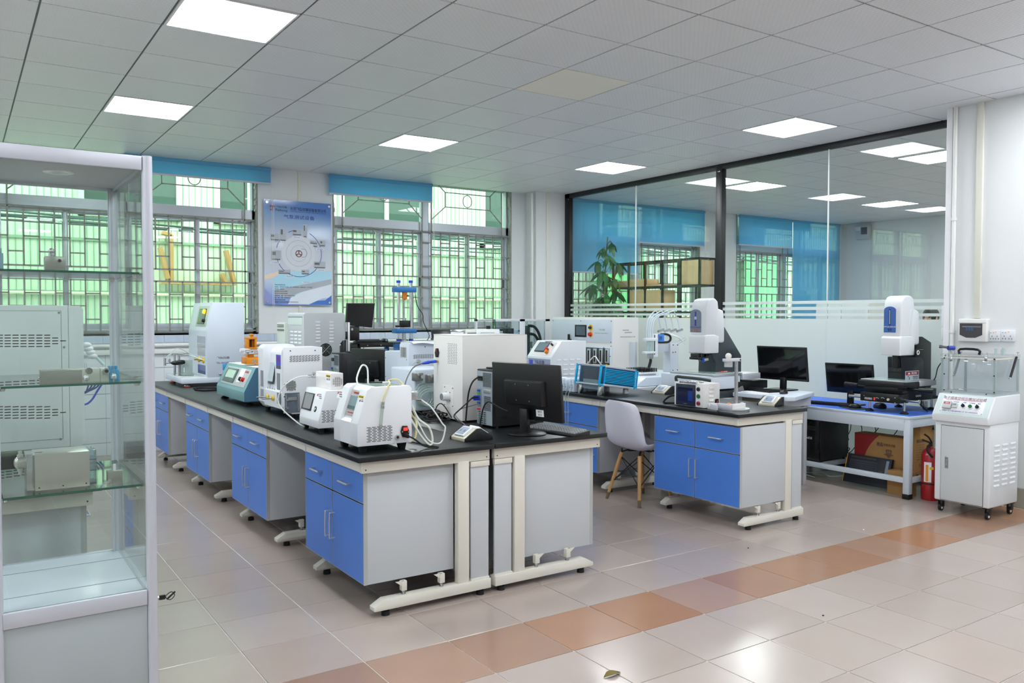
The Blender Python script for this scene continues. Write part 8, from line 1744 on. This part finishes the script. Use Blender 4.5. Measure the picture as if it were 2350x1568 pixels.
for cx__, lab, dy in ((1290, 'small steel cylinder with pins in front of the metal block, middle shelf', -.025), (1700, 'small steel cylinder with two tall pins at the right end of the middle shelf', .0)):
    Yq = Ye+dy; P = PY(Yq); u, v = P.uv(*sc(cx__, 500)); t = ex('pin_connector', lab, 'metal part', u, Yq, z); m = MB(); m.lathe((u, Yq, z), [(.003, 0), (.003, .006), (.009, .008), (.0095, .018), (.006, .024), (0, .025)], 20); bb = m.build('connector_body', STEEL, t)
    for d_ in (-.003, .002): m = MB(); m.cyl((u+d_, Yq, z+.024), (u+d_, Yq, z+.062), .0006, n=6); m.build('pin', mat('dull_metal', (168, 169, 162), .35, .7), bb)
P = PY(Ye+.02); p = onZ(*sc(2040, 555), z+.004); m = MB(); m.cyl((p.x-.05, p.y, z+.002), (p.x-.004, p.y, z+.004), .0012, n=8); m.cyl((p.x-.006, p.y, z+.005), (p.x+.006, p.y, z+.005), .0045, n=12); solo(m, 'probe_pin', STEEL, 'thin steel probe lying at the right end of the middle glass shelf', 'metal part')
m = MB(); u, v = PY(Ye+.05).uv(*sc(1690, 430)); 
for k in range(3): m.box(u-.012+k*.01, u-.004+k*.01, Ye+.06, Ye+.075, z+.032, z+.046, .002)
m.box(u-.014, u+.02, Ye+.055, Ye+.08, z, z+.034, .002); solo(m, 'blue_connector', mat('sky_plastic', (40, 150, 200), .35), 'light blue plastic connector behind the steel cylinder on the middle shelf', 'connector')
# lower shelf
z = SHV[2]+.0035; sc = crop(0, 1000, 6.528); Ye = Y0+.085
P = PY(Ye); u0, u1, v0, v1 = P.rect(*sc(525, 300, 1345, 740)); zt = onY(*sc(525, 300), Ye).z; zt2 = onY(*sc(1335, 225), Ye).z
t = ex('metal_housing', 'brushed metal box housing with a valve on its left, on the lowest glass shelf', 'metal part', (u0+u1)/2, Ye+.05, z)
m = MB(); m.box(u0, u1, Ye, Ye+.13, z, (zt+zt2)/2, .001); hb = m.build('housing_body', mat('brushed_housing', (200, 198, 193), .3, .75, .12, 8), t)
m = MB(); m.box(u0-.022, u0, Ye+.02, Ye+.13, z, (zt+zt2)/2-.002, .001); m.build('side_block', STEEL, t)
zv = onY(*sc(370, 400), Ye+.05).z
m = MB(); a = onY(*sc(270, 400), Ye+.05).x; m.cyl((a, Ye+.05, zv), (u0-.02, Ye+.05, zv), .018, n=22); m.ell((a, Ye+.05, zv), (.012, .017, .019), 18, 10); vb = m.build('valve_body', mat('satin_valve_steel', (190, 192, 186), .3, .8), t)
m = MB()
for s in (-1, 1): m.cyl((a+.006, Ye+.05, zv+s*.017), (a+.006, Ye+.05, zv+s*.026), .009, n=14); m.cyl((a+.006, Ye+.05, zv+s*.026), (a+.006, Ye+.05, zv+s*.036), .006, n=12)
m.build('valve_fittings', mat('satin_valve_steel', (190, 192, 186), .3, .8), vb)
m = MB(); z2 = z+(zt-z)*.12
for f in (.07, .5, .93): m.pc(P, u0+(u1-u0)*f, z+.009, .0022, 0, .001, n=10)
m.build('housing_screws', DARK, hb)
m = MB(); m.box(u0+.004, u0+.024, Ye+.05, Ye+.056, (zt+zt2)/2, (zt+zt2)/2+.0006); m.build('top_slot', DARK, hb)
m = MB(); m.box(u1+.002, u1+.022, Ye+.02, Ye+.10, z, onY(*sc(1400, 215), Ye+.02).z, .001); 
t = ex('acrylic_block', 'clear acrylic block with dark bands right of the metal housing, lowest glass shelf', 'acrylic part', u1+.012, Ye+.06, z); m.build('clear_body', glass('bright_acrylic', (226, 238, 246), 1.3, .02, .25), t)
zt3 = onY(*sc(1400, 215), Ye+.02).z
for f in (.28, .6, .97): m = MB(); m.box(u1+.0015, u1+.0225, Ye+.0195, Ye+.1005, z+(zt3-z)*(1-f), z+(zt3-z)*(1-f)+.002); m.build('dark_band', mat('band_grey', (90, 98, 108), .4), t, False)
Yq = Ye-.01; P = PY(Yq); a, b, c_, d = P.rect(*sc(1612, 545, 1838, 745)); t = ex('nozzle_cube', 'small metal cube with a white peg and a side nozzle, lowest glass shelf', 'metal part', (a+b)/2, Yq+.01, z)
m = MB(); m.box(a, b, Yq, Yq+.03, z, z+(d-c_)*.95, .001); cb = m.build('metal_cube', mat('dull_metal', (168, 169, 162), .35, .7), t); m = MB(); m.cyl(((a+b)/2, Yq+.012, z+(d-c_)*.95), ((a+b)/2, Yq+.012, z+(d-c_)*.95+.0205), .0045, n=14); m.build('white_peg', WINK, t)
m = MB(); m.cyl((a+.006, Yq-.004, z+.010), (a-.003, Yq-.012, z+.009), .006, n=6); m.cyl((a-.003, Yq-.012, z+.009), (a-.012, Yq-.02, z+.008), .0028, n=10); m.build('side_nozzle', STEEL, t)

# ---- machine on the bench behind the case
Y0 = 4.17; P = PY(Y0); sc = crop(0, 560, 6.528); zb = onY(150, 1026, Y0).z; zt = onY(100, 701, Y0).z; x1 = onY(*sc(1020, 1000), Y0).x; x2 = onY(*sc(1245, 1000), Y0).x; xa = -.36
t = thing('vented_machine', 'grey machine cabinet with two groups of slots, seen through the glass case', 'machine', ((xa+x2)/2, Y0+.3, TB))
MG = mat('machine_grey_enamel', (206, 214, 216), .4)
m = MB(); m.box(xa, x1-.0005, Y0, Y0+.62, zb, zt, .003); m.build('machine_body', MG, t)
m = MB(); m.prism([(Y0, zb), (Y0, zt)][0:0] or [(x1+.0005, zb), (x1+.0005, zt-.001), (x2-.014, zt-.001), (x2, zt-.018), (x2, zb+.022), (x2-.016, zb)], 'y', Y0, Y0+.62, .001); m.build('front_bezel', MG, t)
u0, u1, v0, v1 = P.rect(-120, *sc(0, 1000)[1:], *sc(925, 1000)[:1], 1012); m = MB(); va = P.uv(*sc(500, 1000))[1]; vb = P.uv(70, 1013)[1]; e = .0012
ux = P.uv(*sc(920, 1300))[0]
for q in ((xa+.03, ux, va-e, va), (xa+.03, ux, vb, vb+e), (ux-e, ux, vb, va)): m.pb(P, *q, 0, .0006)
m.build('panel_seam', DARK, t, False)
m = MB()
for q in ((135, 718), (139, 1008), (147, 797)): m.qc(P, *q, .005, 0, .003, n=12)
m.build('panel_screws', STEEL, t)
for yy, tail in ((1452, 0), (2525, 0)):
    m = MB()
    for r in range(-2, 3):
        for c_ in range(-14, 8):
            if abs(r) > 1 and c_ > 5: continue
            if abs(r) > 0 and c_ > 6: continue
            u, v = P.uv(*(sc(115+c_*118.5, yy+r*42.5) if True else 0)); m.pb(P, u-.0115, u+.0115, v-.0022, v+.0022, 0, .0006)
    m.build('vent_slots', DARK, t, False, 'stuff')
feet(t, [(xa+.05, Y0+.06), (x2-.05, Y0+.06), (xa+.05, Y0+.56), (x2-.05, Y0+.56)], TB, zb+.002, .02)
m = MB(); p0 = onY(200, 785, 4.6)
for k in range(4): q = onY(199+k*4.5, 792+k*8.5, 4.6); m.ell((q.x, q.y, q.z), (.022, .02, .014), 12, 8)
solo(m, 'ribbed_plug', mat('white_ribbed', (232, 234, 238), .4), 'white ribbed plug beside the vented machine, seen through the glass case', 'plug')
tubeobj([onY(180, 797, 4.6), onY(192, 802, 4.6), onY(215, 815, 4.6), onY(238, 838, 4.6)], .007, mat('pale_blue_tube', (196, 222, 228), .3), 'pale blue tube hanging beside the vented machine, seen through the case', 'tube', 'tube')
for k in range(4): tubeobj([onY(205+k*9, 876-k, 4.55), onY(202+k*7, 888, 4.55), onY(198+k*2, 898, 4.55), onY(193, 900+k, 4.55), onY(184, 899+k, 4.55)], .004, mat('deep_blue_tube', (30, 50, 120), .35), 'dark blue tube curving under the middle glass shelf beside the vented machine', 'tube', 'tube', group='dark blue tubes beside the vented machine')
tubeobj([onY(235, 880, 4.55), onY(225, 895, 4.55), onY(213, 915, 4.55), onY(202, 926, 4.55), onY(192, 929, 4.55), onY(184, 930, 4.55)], .005, mat('royal_tube', (36, 66, 190), .35), 'longest royal blue tube beside the vented machine, seen through the case', 'tube', 'tube')
